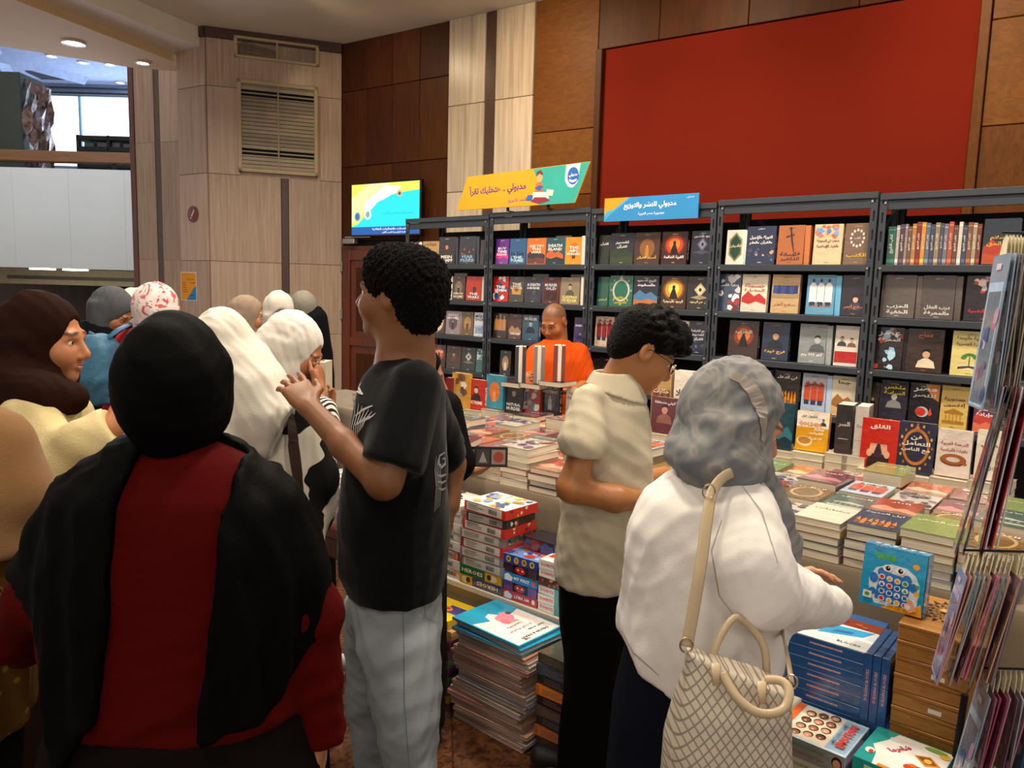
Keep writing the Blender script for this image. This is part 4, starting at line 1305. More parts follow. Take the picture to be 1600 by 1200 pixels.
# local y of a flat book runs up from its base, so y is its near edge
COLN = 18
xs0 = -2.80
pitch = 0.157
pref = {17: 9, 16: 4, 15: 3, 14: 6, 13: 0, 12: 5, 11: 12, 10: 2, 9: 8, 8: 0, 7: 9, 6: 1, 5: 5}
rown = ['front row', 'second row', 'third row', 'fourth row', 'back row']
for r_, (yy, n, th, lift) in enumerate(((2.462, 5, .026, 0), (2.70, 3, .040, 0), (2.94, 3, .036, 0), (3.18, 2, .050, 0), (3.42, 2, .046, 0))):
    for cidx in range(COLN):
        x = xs0 + pitch * cidx
        if x > -0.15:
            continue
        if r_ == 0 and -1.72 < x < -0.98:
            continue
        if r_ in (1, 2) and -1.6 < x < -1.15:
            continue
        if r_ == 4 and (x > -2.05 or x < -2.35):
            continue
        ci = pref.get(cidx) if r_ == 0 else (cidx * 5 + r_ * 4 + (cidx % 3)) % len(STC)
        if ci is None:
            ci = (cidx * 3) % len(STC)
        nn = n + (1 if (cidx * 7 + r_ * 3) % 5 == 0 else 0) - (1 if (cidx + r_) % 6 == 0 and n > 2 else 0)
        where = 'in the %s, %s from the right' % (rown[r_], ORD[COLN - 1 - cidx])
        stack(x + .0, yy + (.02 if (cidx + r_) % 4 == 0 else 0), TZ + .001, .146, .212, nn, th, ci, rs.uniform(-.03, .03), where)

# standing books at the back of the display: px left, px right, py bottom, py top
STAND = [(1341,1399,728,652,'c02418','hands','e8b090','3a2030','القلق','f8ece4','t','red book with two hands and white lettering'),
         (1398,1456,736,657,'262a44','frame','c07838','d8a050','فن/التعامل/مع الناس','f0e8d8','u','navy book with a carved gold oval'),
         (1459,1514,742,669,'dccfc4','cookie','a05c28','6a3a1c','الترجمة العربية/والمادة الأساسية','a02c34','u','cream book with a bitten brown ring'),
         (1520,1576,748,671,'ddd8c4','rings','2f8076','8fa848','التعلق','2c6c74','u','cream book with teal lettering and loops'),
         (1241,1291,702,641,'d89c1c','cup','ead8a8','b08848','','ffffff','u','yellow and white book reading GOLDEN Rules'),
         (1205,1236,700,628,'1c4450','land','2c7480','12303c','','ffffff','u','dark teal book behind the woman in the grey hijab'),
         (1015,1056,674,619,'5c2a34','bust','c89080','8a5a50','كوني متحققة','f0e4e0','t','wine red book with a seated figure'),
         (1058,1084,680,624,'e4e0d4','plant','5c8a5c','d8d0b8','حكايتنا','b02c28','t','white book with a red corner and green sketch')]
for i, (xa, xb, yb, yt, cov, kind, c1, c2, ti, tc, tp, desc) in enumerate(STAND):
    Yf = 3.60 if i < 4 else 3.66
    pl, pr = onY(xa, yb, Yf), onY(xb, yb, Yf)
    h_ = min(.24, onY(xa, yt, Yf)[2] - pl[2])
    base = pl[2]
    wd = min(pr[0] - pl[0], .17)
    art = make_art(kind, h_ / wd, c1, c2, ti, tc, i, tp, '', cov)
    if 'GOLDEN' in desc:
        art = Art(h_ / wd)
        H = h_ / wd
        art.R(0, 0, 1, H, 'd89c1c').R(0, .6 * H, 1, H, 'ece6d8').E(.28, .24 * H, .25, .13 * H, 'e8d4a0', n=20).E(.28, .26 * H, .2, .09 * H, 'b88440', n=20)
        bust(art, .82, .76 * H, .35, '8a8480', '3a3a40')
        art.T('GOLDEN', .42, .68 * H, .7, .1 * H, 'e08a1c', bold=.03).T('Rules', .72, .57 * H, .3, .08 * H, 'f4ecd8').T('القواعد', .62, .46 * H, .45, .09 * H, 'fff4dc').T('الذهبية', .62, .33 * H, .4, .08 * H, 'fff4dc').T('نابليون هيل', .38, .88 * H, .5, .08 * H, '3a3430')
    zb_ = base
    sup = max(.02, zb_ - TZ - .002)
    # the stack that carries it
    nn = max(1, int(round(sup / .034)))
    hh = TZ + .001
    for j in range(nn):
        t_ = sup / nn - .0012
        book(((pl[0] + pr[0]) / 2, Yf - .04, hh), .148, t_, .18, ['ddd5c2', 'c9b9a0', 'b8a8a0'][(i + j) % 3], None, 'L', flat=True, rz=rs.uniform(-.03, .03), label='pale book, %s up beneath the %s' % (ORD[j], ' '.join(desc.split()[:8])), group='books carrying the upright display copies')
        hh += sup / nn
    book(((pl[0] + pr[0]) / 2, Yf + .035, hh + .001), wd, .032, h_, cov, art, 'R', lean=-.06, label=desc + ', upright on the display table', group='upright display copies', title=ti.split('/')[0] or None, tcol=tc, rz=rs.uniform(-.04, .04))
# thick spines standing beside the GOLDEN Rules book, and the pale boxes behind
for (xa, xb, yb, yt, col, tc, ti, desc) in ((1297, 1322, 702, 627, '26262a', 'd8d4cc', 'السر', 'thick black book standing spine outward'), (1326, 1346, 706, 621, 'c8c2bc', '8a7468', 'الحياة', 'thick pale grey book standing spine outward')):
    p0, p1 = onY(xa, yb, 3.62), onY(xb, yb, 3.62)
    h_ = .225
    o = book(((p0[0] + p1[0]) / 2, 3.62 + .14, p0[2] - .012), p1[0] - p0[0], .14, h_, col, None, 'R', label=desc + ' beside the GOLDEN Rules book', rz=.12)
    a = Art(1)
    a.w = 1
    wd = p1[0] - p0[0]
    a.T(ti, wd / 2, h_ * .6, wd * .7, h_ * .12, tc).R(wd * .2, h_ * .3, wd * .8, h_ * .31, tc)
    b = MB()
    a.emit(b, Matrix.Translation((-wd / 2, -0.14, 0)) @ FRONT)
    link('spine_print', b.mesh('spine_print', WRAP), o)
    s_ = p0[2] - .012 - TZ - .002
    for j in range(3):
        book(((p0[0] + p1[0]) / 2, 3.60, TZ + .001 + j * s_ / 3), .10, s_ / 3 - .0015, .17, 'd4ccb8', None, 'L', flat=True, label='pale book, %s up beneath the %s' % (ORD[j], ' '.join(desc.split()[:5])), group='books carrying the upright display copies')
# two novels standing behind the polo boy on top of the back stacks
for (xa, xb, yb, yt, col, kind, c1, c2, ti, tc, desc) in ((1038, 1068, 640, 572, 'b8935c', 'row', '6a4028', 'c89c60', 'حكايات', 'f0e0c0', 'tan book with a painted crowd behind the boy with glasses'), (1073, 1101, 626, 575, 'e8e2d4', 'bust', 'c07a28', 'd89c40', 'جيلا', '5a3a20', 'white boxed book with small orange figures')):
    p0, p1 = onY(xa, yb, 3.95), onY(xb, yb, 3.95)
    h_ = onY(xa, yt, 3.95)[2] - TZ - .002
    wd = p1[0] - p0[0]
    book(((p0[0] + p1[0]) / 2, 3.84, TZ + .002), wd, .05, h_, col, make_art(kind, h_ / wd, c1, c2, ti, tc, 3, 'u', '', col), 'R', label=desc)

# left display: row of upright novels in front of the seller
LST = [(689,699,637,590,'7c2026','plain','7c2026','7c2026','','ffffff','narrow dark red novel at the boy in black'),
       (700,726,636,582,'c8963c','blobs','e8e0d4','6c4a34','','f4e8d0','yellow and brown children\'s novel with pale shapes'),
       (725,751,638,592,'c03020','bust','e0d0c0','3a2430','EXTREME','f8f0e8','red novel with a white-hatted figure'),
       (753,780,637,585,'3c92b0','fig','e07830','e8a060','','f4f0e0','blue and orange comic with a tall figure'),
       (783,811,644,596,'26252c','bust','b8a8a4','1c1a20','NATURAL/MURDER','f0f0f0','black novel with a grey face'),
       (811,838,645,598,'a83828','blobs','d8d0c4','3c5c6c','','ffffff','red comic with slanted panels'),
       (839,868,650,595,'212127','fig','4c5058','a8acb0','LORD OF/MYSTERIES','e0c8a0','black novel reading LORD OF MYSTERIES'),
       (878,902,660,606,'cfc8b4','plain','8a8474','8a8474','THE LORD/PALACE','6a5c48','pale cream novel behind the boy with glasses')]
for i, (xa, xb, yb, yt, cov, kind, c1, c2, ti, tc, desc) in enumerate(LST):
    Yf = 3.43 + .022 * i
    pl, pr = onY(xa, yb, Yf), onY(xb, yb, Yf)
    wd = pr[0] - pl[0]
    h_ = onY(xa, yt, Yf)[2] - pl[2]
    tp = 't' if 'LORD' in ti else 'b'
    cx = (pl[0] + pr[0]) / 2
    nn = 2
    sup = pl[2] - TZ - .003
    for j in range(nn):
        book((cx, Yf - .01, TZ + .001 + j * sup / nn), min(wd, .13) + .006, sup / nn - .0012, .17, ['d8d0bc', 'bcae98'][j], None, 'L', flat=True, label='pale book, %s up beneath the %s' % (ORD[j], ' '.join(desc.split()[:8])), group='books carrying the upright novels')
    book((cx, Yf + .06, pl[2]), wd, .03, h_, cov, make_art(kind, h_ / wd, c1, c2, ti, tc, i + 40, tp, '', cov), 'R', lean=-.03, label=desc + ', standing on the display table', group='upright novels before the seller', title=ti.split('/')[0] or None, tcol=tc)
# three little blocks of novels standing on those, page edges out
for k, (xa, xb, yb, yt, c_) in enumerate(((797, 816, 596, 541, '3a3a3e'), (827, 844, 598, 541, '7c7c78'), (855, 879, 594, 539, '7a3c34'))):
    Yf = 3.55
    p0, p1 = onY(xa, yb, Yf), onY(xb, yb, Yf)
    W3 = .066 / 3
    an = .66
    cx, cy = (p0[0] + p1[0]) / 2 - .06 * math.sin(an) * 1.0, Yf + .085
    for j in range(3):
        book((cx + (j - 1) * W3 * math.cos(an), cy + (j - 1) * W3 * math.sin(an), p0[2] + .003), W3 - .001, .12, onY(xa, yt, Yf)[2] - p0[2], [c_, 'dcd6c8', c_][j], None, 'L' if j % 2 else 'R', rz=an, label='%s novel of the %s upright trio in front of the seller in orange' % (ORD[j], ORD[k]), group='upright trios of novels', wrap=False)
    # the lying book they stand on
    book((cx + .03, Yf - .045, p0[2] - .028), .155, .028, .17, '4a2c2c', None, 'L', flat=True, label='flat book under the %s upright trio in front of the seller' % ORD[k], group='flat books under the upright trios')

# loose books lying on top of the left display
for (px, py, z, wd, dp, t_, rz, cov, kind, c1, desc) in ((726, 690, .93, .15, .21, .03, .35, '6c2a30', 'land', 'a86a60', 'wine red novel lying askew on the left stacks'), (705, 657, .95, .17, .23, .035, .3, 'e8e4dc', 'blobs', '7c8c94', 'large white comic lying on the left stacks'),
                                                     (702, 668, .93, .11, .16, .025, .4, 'b83020', 'plain', 'b83020', 'small red book with a yellow edge on the left stacks'), (836, 648, .90, .15, .2, .028, .1, '4c2c34', 'land', '7c4c54', 'plum book lying before the LORD OF MYSTERIES novel')):
    p = onZ(px, py, z)
    zz = .905 if z > .92 else .875
    book((p[0], p[1] - dp / 2, zz), wd, t_, dp, cov, make_art(kind, dp / wd, c1, shade(c1, .7), 'كتاب', 'f0e8dc', 9, 'u', '', cov), 'L', flat=True, rz=rz, label=desc)

# goods on the wooden table and on the far table at the left of the boy
for k, (X_, Y_) in enumerate(((-2.25, 1.66), (-2.07, 1.665))):
    for j in range(7):
        book((X_, Y_, .746 + .0215 * j), .165, .0205, .24, ['c8c4cc', 'a89cb0', 'dcd8d8', 'b4a8a0'][(j + k) % 4], make_art('blobs', 1.45, '8c7c94', 'e4e0e8', '', 'ffffff', j + k, 'b', '', 'cfcad4') if j == 6 else None, 'R', flat=True, rz=rs.uniform(-.04, .04), name='wrapped_book', pagecol='c4beb8', label='film-wrapped pale book, %s up in the %s pile on the wooden table' % (ORD[j], ORD[k]), group='film-wrapped books on the wooden table')
for k, (px, py) in enumerate(((515, 640), (540, 652), (556, 668), (505, 662), (528, 625), (548, 632))):
    p = onZ(px, py, .85)
    cc = ['e4e0dc', 'c8ccd8', 'dcc8cc', 'b8c0cc', 'e0dcc8', 'cc8a94'][k]
    for j in range(2):
        book((p[0] - .25 * (k % 2), 3.32 + .27 * (k // 2 % 2) + 0 * p[1], TZ + .001 + .045 * j), .2, .0435, .24, cc, make_art('blobs', 1.2, '9c9cac', 'e8e8ec', 'مجلة', '5c5c6c', k, 't', '', cc) if j else None, 'R', flat=True, rz=rs.uniform(-.1, .1), name='wrapped_book', label='%s large book, %s up in the %s pile on the far left table' % (['white', 'pale blue', 'pale pink', 'grey blue', 'cream', 'rose'][k], ORD[j], ORD[k]), group='large books on the far left table')

# ------------------------------------------------------------------ low benches in front of the table, boxed games, wrapped picture books
BEN = mat('white_bench_laminate', 'cfc8ba', rough=.5)
for (x0, x1, y0, y1, d) in ((-2.75, -1.25, 2.205, 2.425, 'low white bench under the stacked game boxes'), (-1.2, -.26, 2.12, 2.425, 'low white bench under the blue and wooden boxes')):
    t = thing('low_bench', d, 'bench', ((x0 + x1) / 2, (y0 + y1) / 2, 0))
    w2, d2 = (x1 - x0) / 2, (y1 - y0) / 2
    link('bench_top', MB().bbox((-w2, -d2, .375), (w2, d2, .40), .003).mesh('bench_top', BEN), t)
    link('front_panel', MB().bbox((-w2, -d2 + .01, .0), (w2, -d2 + .02, .375), .002).mesh('front_panel', mat('bench_cloth', '9d8f78', rough=.85)), t)
    for sx_ in (-1, 1):
        link('leg', MB().bbox((sx_ * (w2 - .03) - .015, d2 - .05, 0), (sx_ * (w2 - .03) + .015, d2 - .02, .375), .003).mesh('leg', BEN), t)


def carton(loc, w_, d_, h_, col, label, group=None, front=None, top=None, side=None, rz=0., name='game_box', wrap=True, rx=0., cat='box', lid=True):
    label = ' '.join(label.split()[:16])
    b = MB()
    b.bbox((-w_ / 2, 0, 0), (w_ / 2, d_, h_ * (.45 if lid else 1)), .0015, hx(shade(col, .92)))
    o = link(name, b.mesh(name, WRAP if wrap else PRINT), None, label=label, category=cat, group=group)
    if lid:
        link('lid', MB().bbox((-w_ / 2 - .001, -.001, h_ * .42), (w_ / 2 + .001, d_ + .001, h_), .0015, hx(col)).mesh('lid', WRAP if wrap else PRINT), o)
    pm = MB()
    if front:
        front.w = w_
        front.emit(pm, Matrix.Translation((-w_ / 2, -.0012, 0)) @ FRONT)
    if top:
        top.w = w_
        top.emit(pm, Matrix.Translation((-w_ / 2, 0, h_)))
    if side:
        side.w = d_
        side.emit(pm, Matrix(((0, 0, 1, w_ / 2 + .0012), (1, 0, 0, 0), (0, 1, 0, 0), (0, 0, 0, 1))))
    if pm.v:
        link('box_print', pm.mesh('box_print', WRAP if wrap else PRINT), o)
    o.matrix_world = Matrix.Translation(Vector(loc)) @ Matrix.Rotation(rz, 4, 'Z') @ Matrix.Rotation(rx, 4, 'X')
    return o


def label_strip(asp, c, ac, seed, edge='c02820'):
    a = Art(asp)
    q = random.Random(seed)
    a.R(0, 0, 1, asp, edge).R(.05, .1 * asp, .92, .92 * asp, c)
    for i in range(3):
        a.R(.1, (.25 + .2 * i) * asp, .1 + q.uniform(.2, .4), (.33 + .2 * i) * asp, ac)
    x = .6
    while x < .8:
        ww = q.uniform(.006, .014)
        a.R(x, .25 * asp, x + ww, .75 * asp, '2a2a2a')
        x += ww * 2
    return a


BZ = .4015
# main stack: eight game boxes
GW, GD, GH = .225, .19, .0385
gcol = [('26306e', '26306e', 'HEROES', 'dark blue box upside down reading HEROES'), ('1d6a3a', '1d6a3a', 'HEROES', 'green box reading HEROES'), ('8a8a84', 'c9c8c0', None, 'grey labelled game box'), ('8a7a90', 'c9c8c0', None, 'violet edged game box'),
        ('b82c20', 'cfcdc4', None, 'red edged game box'), ('8c8478', 'c4c2ba', None, 'grey game box'), ('c23222', 'd2d0c6', None, 'red game box'), ('3a3634', 'a8a49c', None, 'dark small game box'), ('cc3420', 'd6d4cc', None, 'wide red game box with a sunflower-yellow and white lid')]
z = BZ
for j, (c, lc_, t_, d_) in enumerate(gcol):
    asp = GH / GW
    if t_:
        fr = Art(asp)
        fr.R(0, 0, 1, asp, c).R(.60 if j else .0, .0, .98 if j else .3, asp * .96, 'd8a020').E(.8 if j else .12, .45 * asp, .08, .06, 'e8d8b0').E(.7 if j else .2, .5 * asp, .05, .05, '3a2a20')
        fr.T('HEROES', .30 if j else .66, .5 * asp, .5, .42 * asp, 'f4f0e0', rot=0 if j else 180)
    else:
        fr = label_strip(asp, lc_, '77756e', j, c)
    sd = Art(GH / GD)
    sd.R(0, 0, 1, GH / GD, c)
    blobs(sd, GH / GD, ['e0a020', '2c3c8c', 'e8e0d0', 'c83c28', '3a2a5c'], 8, .05, j)
    tp_ = None
    if j == 8:
        tp_ = Art(GD / GW)
        tp_.R(0, 0, 1, GD / GW, 'e4e4ea')
        blobs(tp_, GD / GW, ['e8b42c', 'f0d060', 'ffffff', '3c5c9c', '9cb0d4', 'e8a020'], 34, .09, 3)
    dx = [0, 0, .006, 0, .004, -.004, .008, .02, .012][j]
    carton((-1.965 + dx, 2.212, z), GW if j != 7 else .2, GD, GH - .001, c, '%s, %s from the bench in the tall central pile' % (d_, ORD[j]), 'game boxes on the low bench', fr, tp_, sd, rz=[0, .01, -.01, .02, -.015, .01, -.02, .03, -.05][j])
    z += GH
# left pile
z = BZ
for j in range(8):
    asp = .039 / .2
    fr = label_strip(asp, 'd8d4cc', '8a8880', 20 + j, ['d8d4cc', 'd8d4cc', 'c83c28', 'd8d4cc', 'cfcac0', 'cfcac0', 'd8d4cc', 'e4e0d8'][j])
    if j in (0, 2):
        fr.E(.85, .5 * asp, .05, .05, 'd86030')
    tp_ = None
    if j == 7:
        tp_ = Art(.95)
        tp_.R(0, 0, 1, .95, 'f0eee8')
        blobs(tp_, .95, ['2c5c8c', '20304c', 'ffffff', 'd8a830'], 12, .12, 8)
    carton((-2.185, 2.222, z), .19, .18, .038, 'd4cfc6', 'white labelled game box, %s from the bench in the left pile' % ORD[j], 'white game boxes in the left pile', fr, tp_, rz=.02 * (-1) ** j)
    z += .039
# third pile: picture puzzles
pz = [('c82820', 'b82c28', 'MY FIRST', 'red puzzle box'), ('6a3a8c', 'a82420', '', 'violet and red puzzle box'), ('2c84c8', '2c84c8', 'MY FIRST', 'sky blue puzzle box'), ('3a2438', 'b82420', '', 'black and red puzzle box'), ('24409c', '24409c', '', 'royal blue puzzle box with yellow spots')]
z = BZ
for j, (c, c2, t_, d_) in enumerate(pz):
    hh = .036
    asp = hh / .165
    fr = Art(asp)
    fr.R(0, 0, 1, asp, c)
    if t_:
        fr.T(t_, .55, .5 * asp, .45, .35 * asp, 'ffffff', rot=180 if j == 0 else 0).E(.9, .5 * asp, .05, .06, 'e84030' if j else 'ffffff').G([(.05, .1 * asp), (.25, .1 * asp), (.3, .5 * asp), (.15, .9 * asp), (.05, .7 * asp)], 'e8ecf4')
    elif j == 4:
        for i in range(4):
            fr.E(.15 + .23 * i, .5 * asp, .07, .08, 'd8b028').E(.15 + .23 * i, .5 * asp, .035, .04, ['3c5c2c', 'c07040', '7a3a20', '203060'][i])
    else:
        fr.R(.28, 0, .75, asp, '1c1418').E(.5, .5 * asp, .16, .09, 'c02420').E(.44, .52 * asp, .03, .02, 'f0f0f0').E(.57, .52 * asp, .03, .02, 'f0f0f0')
    tp_ = None
    if j == 4:
        tp_ = Art(1.1)
        tp_.R(0, 0, 1, 1.1, '6c94cc')
        blobs(tp_, 1.1, ['a8c8e8', 'c83828', 'e87030', '2c4c9c', 'e8e8f0', '7c6cb0'], 26, .12, 5)
    carton((-1.765, 2.214, z), .165, .18, hh - .001, c, '%s, %s from the bench in the middle pile' % (d_, ORD[j]), 'puzzle boxes in the middle pile', fr, tp_, rz=.03 * (-1) ** j)
    z += hh
# fourth pile: teal boxes
z = BZ
for j in range(6):
    hh = .033
    asp = hh / .15
    fr = Art(asp)
    fr.R(0, 0, 1, asp, '2c98a4').R(.0, .0, .5, asp * .95, 'e8e8e4').T('DONUTS', .27, .5 * asp, .4, .5 * asp, 'd03a20', bold=.04)
    if j == 3:
        fr.R(0, 0, 1, asp, '5c3020')
        blobs(fr, asp, ['c85020', 'e8a050', '3a1c14', '2c98a4'], 9, .06, 2)
    tp_ = None
    if j == 5:
        tp_ = Art(1.1)
        tp_.R(0, 0, 1, 1.1, 'd8dce0')
        blobs(tp_, 1.1, ['e87030', 'd83c20', 'ffffff', '58a8b8'], 16, .12, 15)
    carton((-1.60, 2.214, z), .15, .18, hh - .001, '2f9aa6' if j != 3 else '5c3020', '%s game box, %s from the bench in the pile at the polo boy' % ('teal and white' if j != 3 else 'brown and orange', ORD[j]), 'teal game boxes', fr, tp_, rz=.02 * (-1) ** (j + 1))
    z += hh
carton((-1.745, 2.30, BZ + .182), .15, .11, .05, '1c1d28', 'black game box behind the middle puzzle pile', None, make_art('blobs', .33, '8a3c30', '3c5088', '', 'ffffff', 4, 'b', '', '1c1d28'), name='game_box')
carton((-1.545, 2.30, BZ + .20), .12, .11, .045, 'd8d2c6', 'white box with a red lid at the polo boy\'s back', None, None, make_art('plain', .9, 'c86040', 'c86040', '', '', 1, 'b', '', 'b85438'), name='game_box')

# tall floor pile of film-wrapped picture books
fc = ['b08878', 'a89c94', 'c49a84', '8c7c7c', 'b8786c', 'a8a09c', 'cf9470', '9c6c64', '8a8c98', 'c8b4a0', 'b06858', '9ca0a4', 'd0a488']
n = 26
z = 0.001
for j in range(n):
    t_ = .0148 * [1.3, .7, 1.1, .9][j % 4]
    top = j == n - 1
    art = None
    if j >= n - 3:
        cc = '1f9cc4'
    else:
        cc = fc[(j * 5) % 13]
    if top:
        A_ = .235 / .335
        art = Art(A_)
        art.R(0, 0, 1, A_, '1f9cc4').G([(.30, .02), (.98, .02), (.98, A_ - .02), (.35, A_ - .02), (.40, .52), (.30, .47), (.33, .40), (.22, .34), (.26, .26), (.38, .22)], 'eeeae4')
        art.E(.42, .40, .10, .12, 'e08898').E(.34, .46, .05, .05, 'e08898').E(.36, .52, .035, .035, '2a2a2c').E(.50, .33, .07, .05, 'd87888').G([(.45, .42), (.58, .48), (.56, .36)], 'e08898')
        art.T('CRAFT WORK', .80, .50, .26, .045, '2c2c2c', rot=-90).T('DESIGN & DRAW', .90, .36, .42, .05, '3c3c3c', rot=-90).T('كراسة الرسم', .72, .34, .35, .05, 'd85838', rot=-90).T('والتلوين', .63, .34, .25, .05, 'd85838', rot=-90).T('THE', .94, .2, .08, .04, '2c2c2c', rot=-90)
    book((-1.705 + rs.uniform(-.012, .012) + .014 * math.sin(j * .7), 1.965 + rs.uniform(-.006, .006), z), .335, t_ - .0012, .228, cc, art, 'L', flat=True, rz=rs.uniform(-.05, .05) + (.0 if j < n - 2 else -.06), name='picture_book',
         pagecol=['cbb8ac', 'b49c90', 'd8c8bc'][j % 3], label=('blue and white picture book with a pink bird on top of the tall floor pile' if top else '%s film-wrapped picture book, %s from the floor in the tall pile' % (['pale pink', 'grey', 'peach', 'mauve', 'rose'][j % 5], (ORD + ['twenty-first', 'twenty-second', 'twenty-third', 'twenty-fourth', 'twenty-fifth', 'twenty-sixth'])[j])), group='film-wrapped picture books in the floor pile')
    z += t_
# left floor pile: yellow, purple and green boxes
pc = ['d8b01c', '6a6470', '58843c', '5c3060', '5a8a3a', '5c2c5c', '54284c', 'c89c60', 'e0c020']
for j, c in enumerate(pc):
    hh = .036
    asp = hh / .25
    fr = label_strip(asp, 'bdb9b4', '8c8884', 50 + j, c)
    tp_ = None
    if j == 8:
        tp_ = Art(.62)
        tp_.R(0, 0, 1, .62, 'e4c820').R(.55, .3, 1, .62, '3a3a8c').E(.5, .42, .22, .12, 'e88a3c').E(.42, .45, .06, .05, 'c83c28').E(.58, .45, .06, .05, 'c83c28').T('STORY', .4, .18, .5, .12, '3a3aa0')
    carton((-2.065, 2.01 + (.015 if j > 6 else 0), .001 + hh * j), .25 if j < 8 else .2, .17, hh - .001, c, '%s edged box, %s from the floor beside the wrapped picture books' % (['yellow', 'grey', 'green', 'purple', 'leaf green', 'dark purple', 'plum', 'peach', 'bright yellow'][j], ORD[j]), 'boxes in the left floor pile', fr, tp_, rz=.02 * (-1) ** j, name='activity_box')
# floor pile behind the polo boy's legs
for j in range(10):
    c = ['2c2420', '3c3030', 'b06030', '282830', '4c4038', '201c20', 'c87028', '302c34', '3c4450', '4a4438'][j]
    carton((-1.36, 1.99, .001 + .037 * j), .28, .19, .036, c, '%s box, %s from the floor behind the polo boy' % (['black', 'brown', 'rust', 'charcoal', 'umber', 'jet', 'orange', 'slate', 'blue grey', 'olive brown'][j], ORD[j]), 'dark boxes behind the polo boy', label_strip(.037 / .28, shade(c, 1.2), '6a6460', 70 + j, c), rz=.03 * (-1) ** j, name='activity_box')

# right bench: blue game boxes lying and upright
X0 = -.607
for j in range(8):
    hh = .0315
    dx = 0 if j > 1 else .05
    asp = hh / .205
    fr = Art(asp)
    fr.R(0, 0, 1, asp, '2d5a94').R(.3, .45 * asp, .72, .55 * asp, 'd8a8a0').T('BUILDING BLOCKS GAME', .5, .5 * asp, .42, .3 * asp, 'e4b4ac').R(.01, .90 * asp, .99, .97 * asp, '8fb0d0')
    tp_ = None
    if j == 7:
        tp_ = Art(1.0)
        tp_.R(0, 0, 1, 1, 'dfe6ea').R(0, .72, 1, 1, '7c3420').G([(.3, .25), (.85, .45), (.95, .7), (.35, .62)], '2c9cd0').G([(.45, .38), (.7, .46), (.72, .55), (.5, .5)], '1c6ca8').T('BLOCKS', .75, .14, .3, .08, '3c3c3c')
        blobs(tp_, 1.0, ['a84c30', '5c2418', 'd8a080'], 10, .07, 4, .75, 1)
    carton((X0 + dx, 2.13, BZ + hh * j), .205, .25, hh - .001, '2b5890', 'blue game box lying flat, %s up in the blue pile on the right bench' % ORD[j], 'blue game boxes lying flat', fr, tp_, rz=[.0, .02, -.02, .01, -.01, .015, 0, .01][j], lid=True)
for j in range(3):
    a = Art(.19 / .0195)
    a.R(0, 0, 1, .19 / .0195, '2d5a94').T('BUILDING BLOCKS', .5, 5.2, 4.5, .4, 'd8a0a0', rot=90)
    carton((-.4935 + .0215 * j - .0, 2.125, BZ + .066), .0195, .2, .19, '2b5890', 'blue game box standing upright, %s from the lying blue pile' % ORD[j], 'blue game boxes upright', a, None, lid=False, rx=.0)
for j in range(2):
    carton((-.465, 2.125, BZ + .0325 * j), .075, .24, .031, '28508a', 'blue game box %s under the three upright blue boxes' % ['lowest', 'second'][j], 'blue game boxes beneath the upright ones')
# wooden puzzle boxes
WB = mat('laser_cut_plywood', 'a9752f', rough=.55, scale=2, stretch=(3, 30, 30), col2='8a5c22', bump=.05)
for j in range(8):
    hh = .0455
    o = thing('wooden_box', 'plywood puzzle box, %s from the bench in the wooden pile' % ORD[j] if j < 7 else 'plywood puzzle box with a dark carved wheel on its lid, topmost of its pile', 'box', (-.352, 2.128, BZ + hh * j), rz=[.02, -.03, .01, -.02, .03, -.01, .02, 0][j], group='plywood puzzle boxes',
              data=MB().bbox((-.078, 0, 0), (.078, .26, hh - .012), .002).mesh('wooden_box', WB))
    link('lid', MB().bbox((-.079, -.001, hh - .0115), (.079, .261, hh - .001), .002).mesh('lid', WB), o)
    a = Art(.2)
    a.T('WOODEN PUZZLE', .5, .17, .4, .04, '7a5220').R(.42, .1, .58, .105, '6a4418')
    if j in (3, 5):
        a.R(.55, .06, .75, .14, 'd8d4c8')
    a.w = .156
    b = MB()
    a.emit(b, Matrix.Translation((-.078, -.0012, 0)) @ FRONT)
    link('front_print', b.mesh('front_print', MATTE), o)
    if j == 7:
        a = Art(1.6)
        a.w = .156
        for k in range(3):
            for i in range(14):
                an = 2 * math.pi * i / 14 + k * .2
                r_ = .42 - .12 * k
                a.G([(.5 + r_ * .62 * math.cos(an - .17), .98 + r_ * math.sin(an - .17)), (.5 + r_ * math.cos(an), .98 + r_ * 1.35 * math.sin(an)), (.5 + r_ * .62 * math.cos(an + .17), .98 + r_ * math.sin(an + .17))], ['1c1410', '4a3420', '2a1c14'][k])
        a.E(.5, .98, .08, .08, 'c89a50')
        b = MB()
        a.emit(b, Matrix.Translation((-.078, 0, hh - .001)))
        link('carved_wheel', b.mesh('carved_wheel', MATTE), o)
# crab game box leaning on top of the wooden pile
A_ = 1.02
cr = Art(A_)
cr.R(0, 0, 1, A_, '1f9fd4').G([(.25, .05), (.90, .05), (.93, .5), (.85, .66), (.7, .76), (.45, .77), (.22, .66), (.12, .45), (.15, .2)], 'd8e6ee').G([(0.35, .0), (1, 0), (1, .0), (.97, .22), (.85, .12), (.5, .07)], 'e8a01c')
cr.T('CRAB', .34, .87, .38, .10, '4fae3c', bold=.07).E(.84, .82, .055, .05, 'e8b040')
cr.G([(.24, .14), (.74, .08), (.80, .58), (.30, .64)], '2f7cc8').E(.32, .60, .07, .08, '2f7cc8').E(.72, .57, .07, .08, '2f7cc8').E(.20, .48, .07, .09, '2f7cc8').E(.83, .46, .06, .08, '2f7cc8').E(.2, .25, .06, .06, '2f7cc8').E(.80, .2, .05, .06, '2f7cc8')
for ex in (.40, .60):
    cr.E(ex, .69, .075, .06, 'f4f4f4', n=18).E(ex + .01, .69, .04, .042, '18181c', n=16).E(ex + .02, .705, .012, .012, 'ffffff')
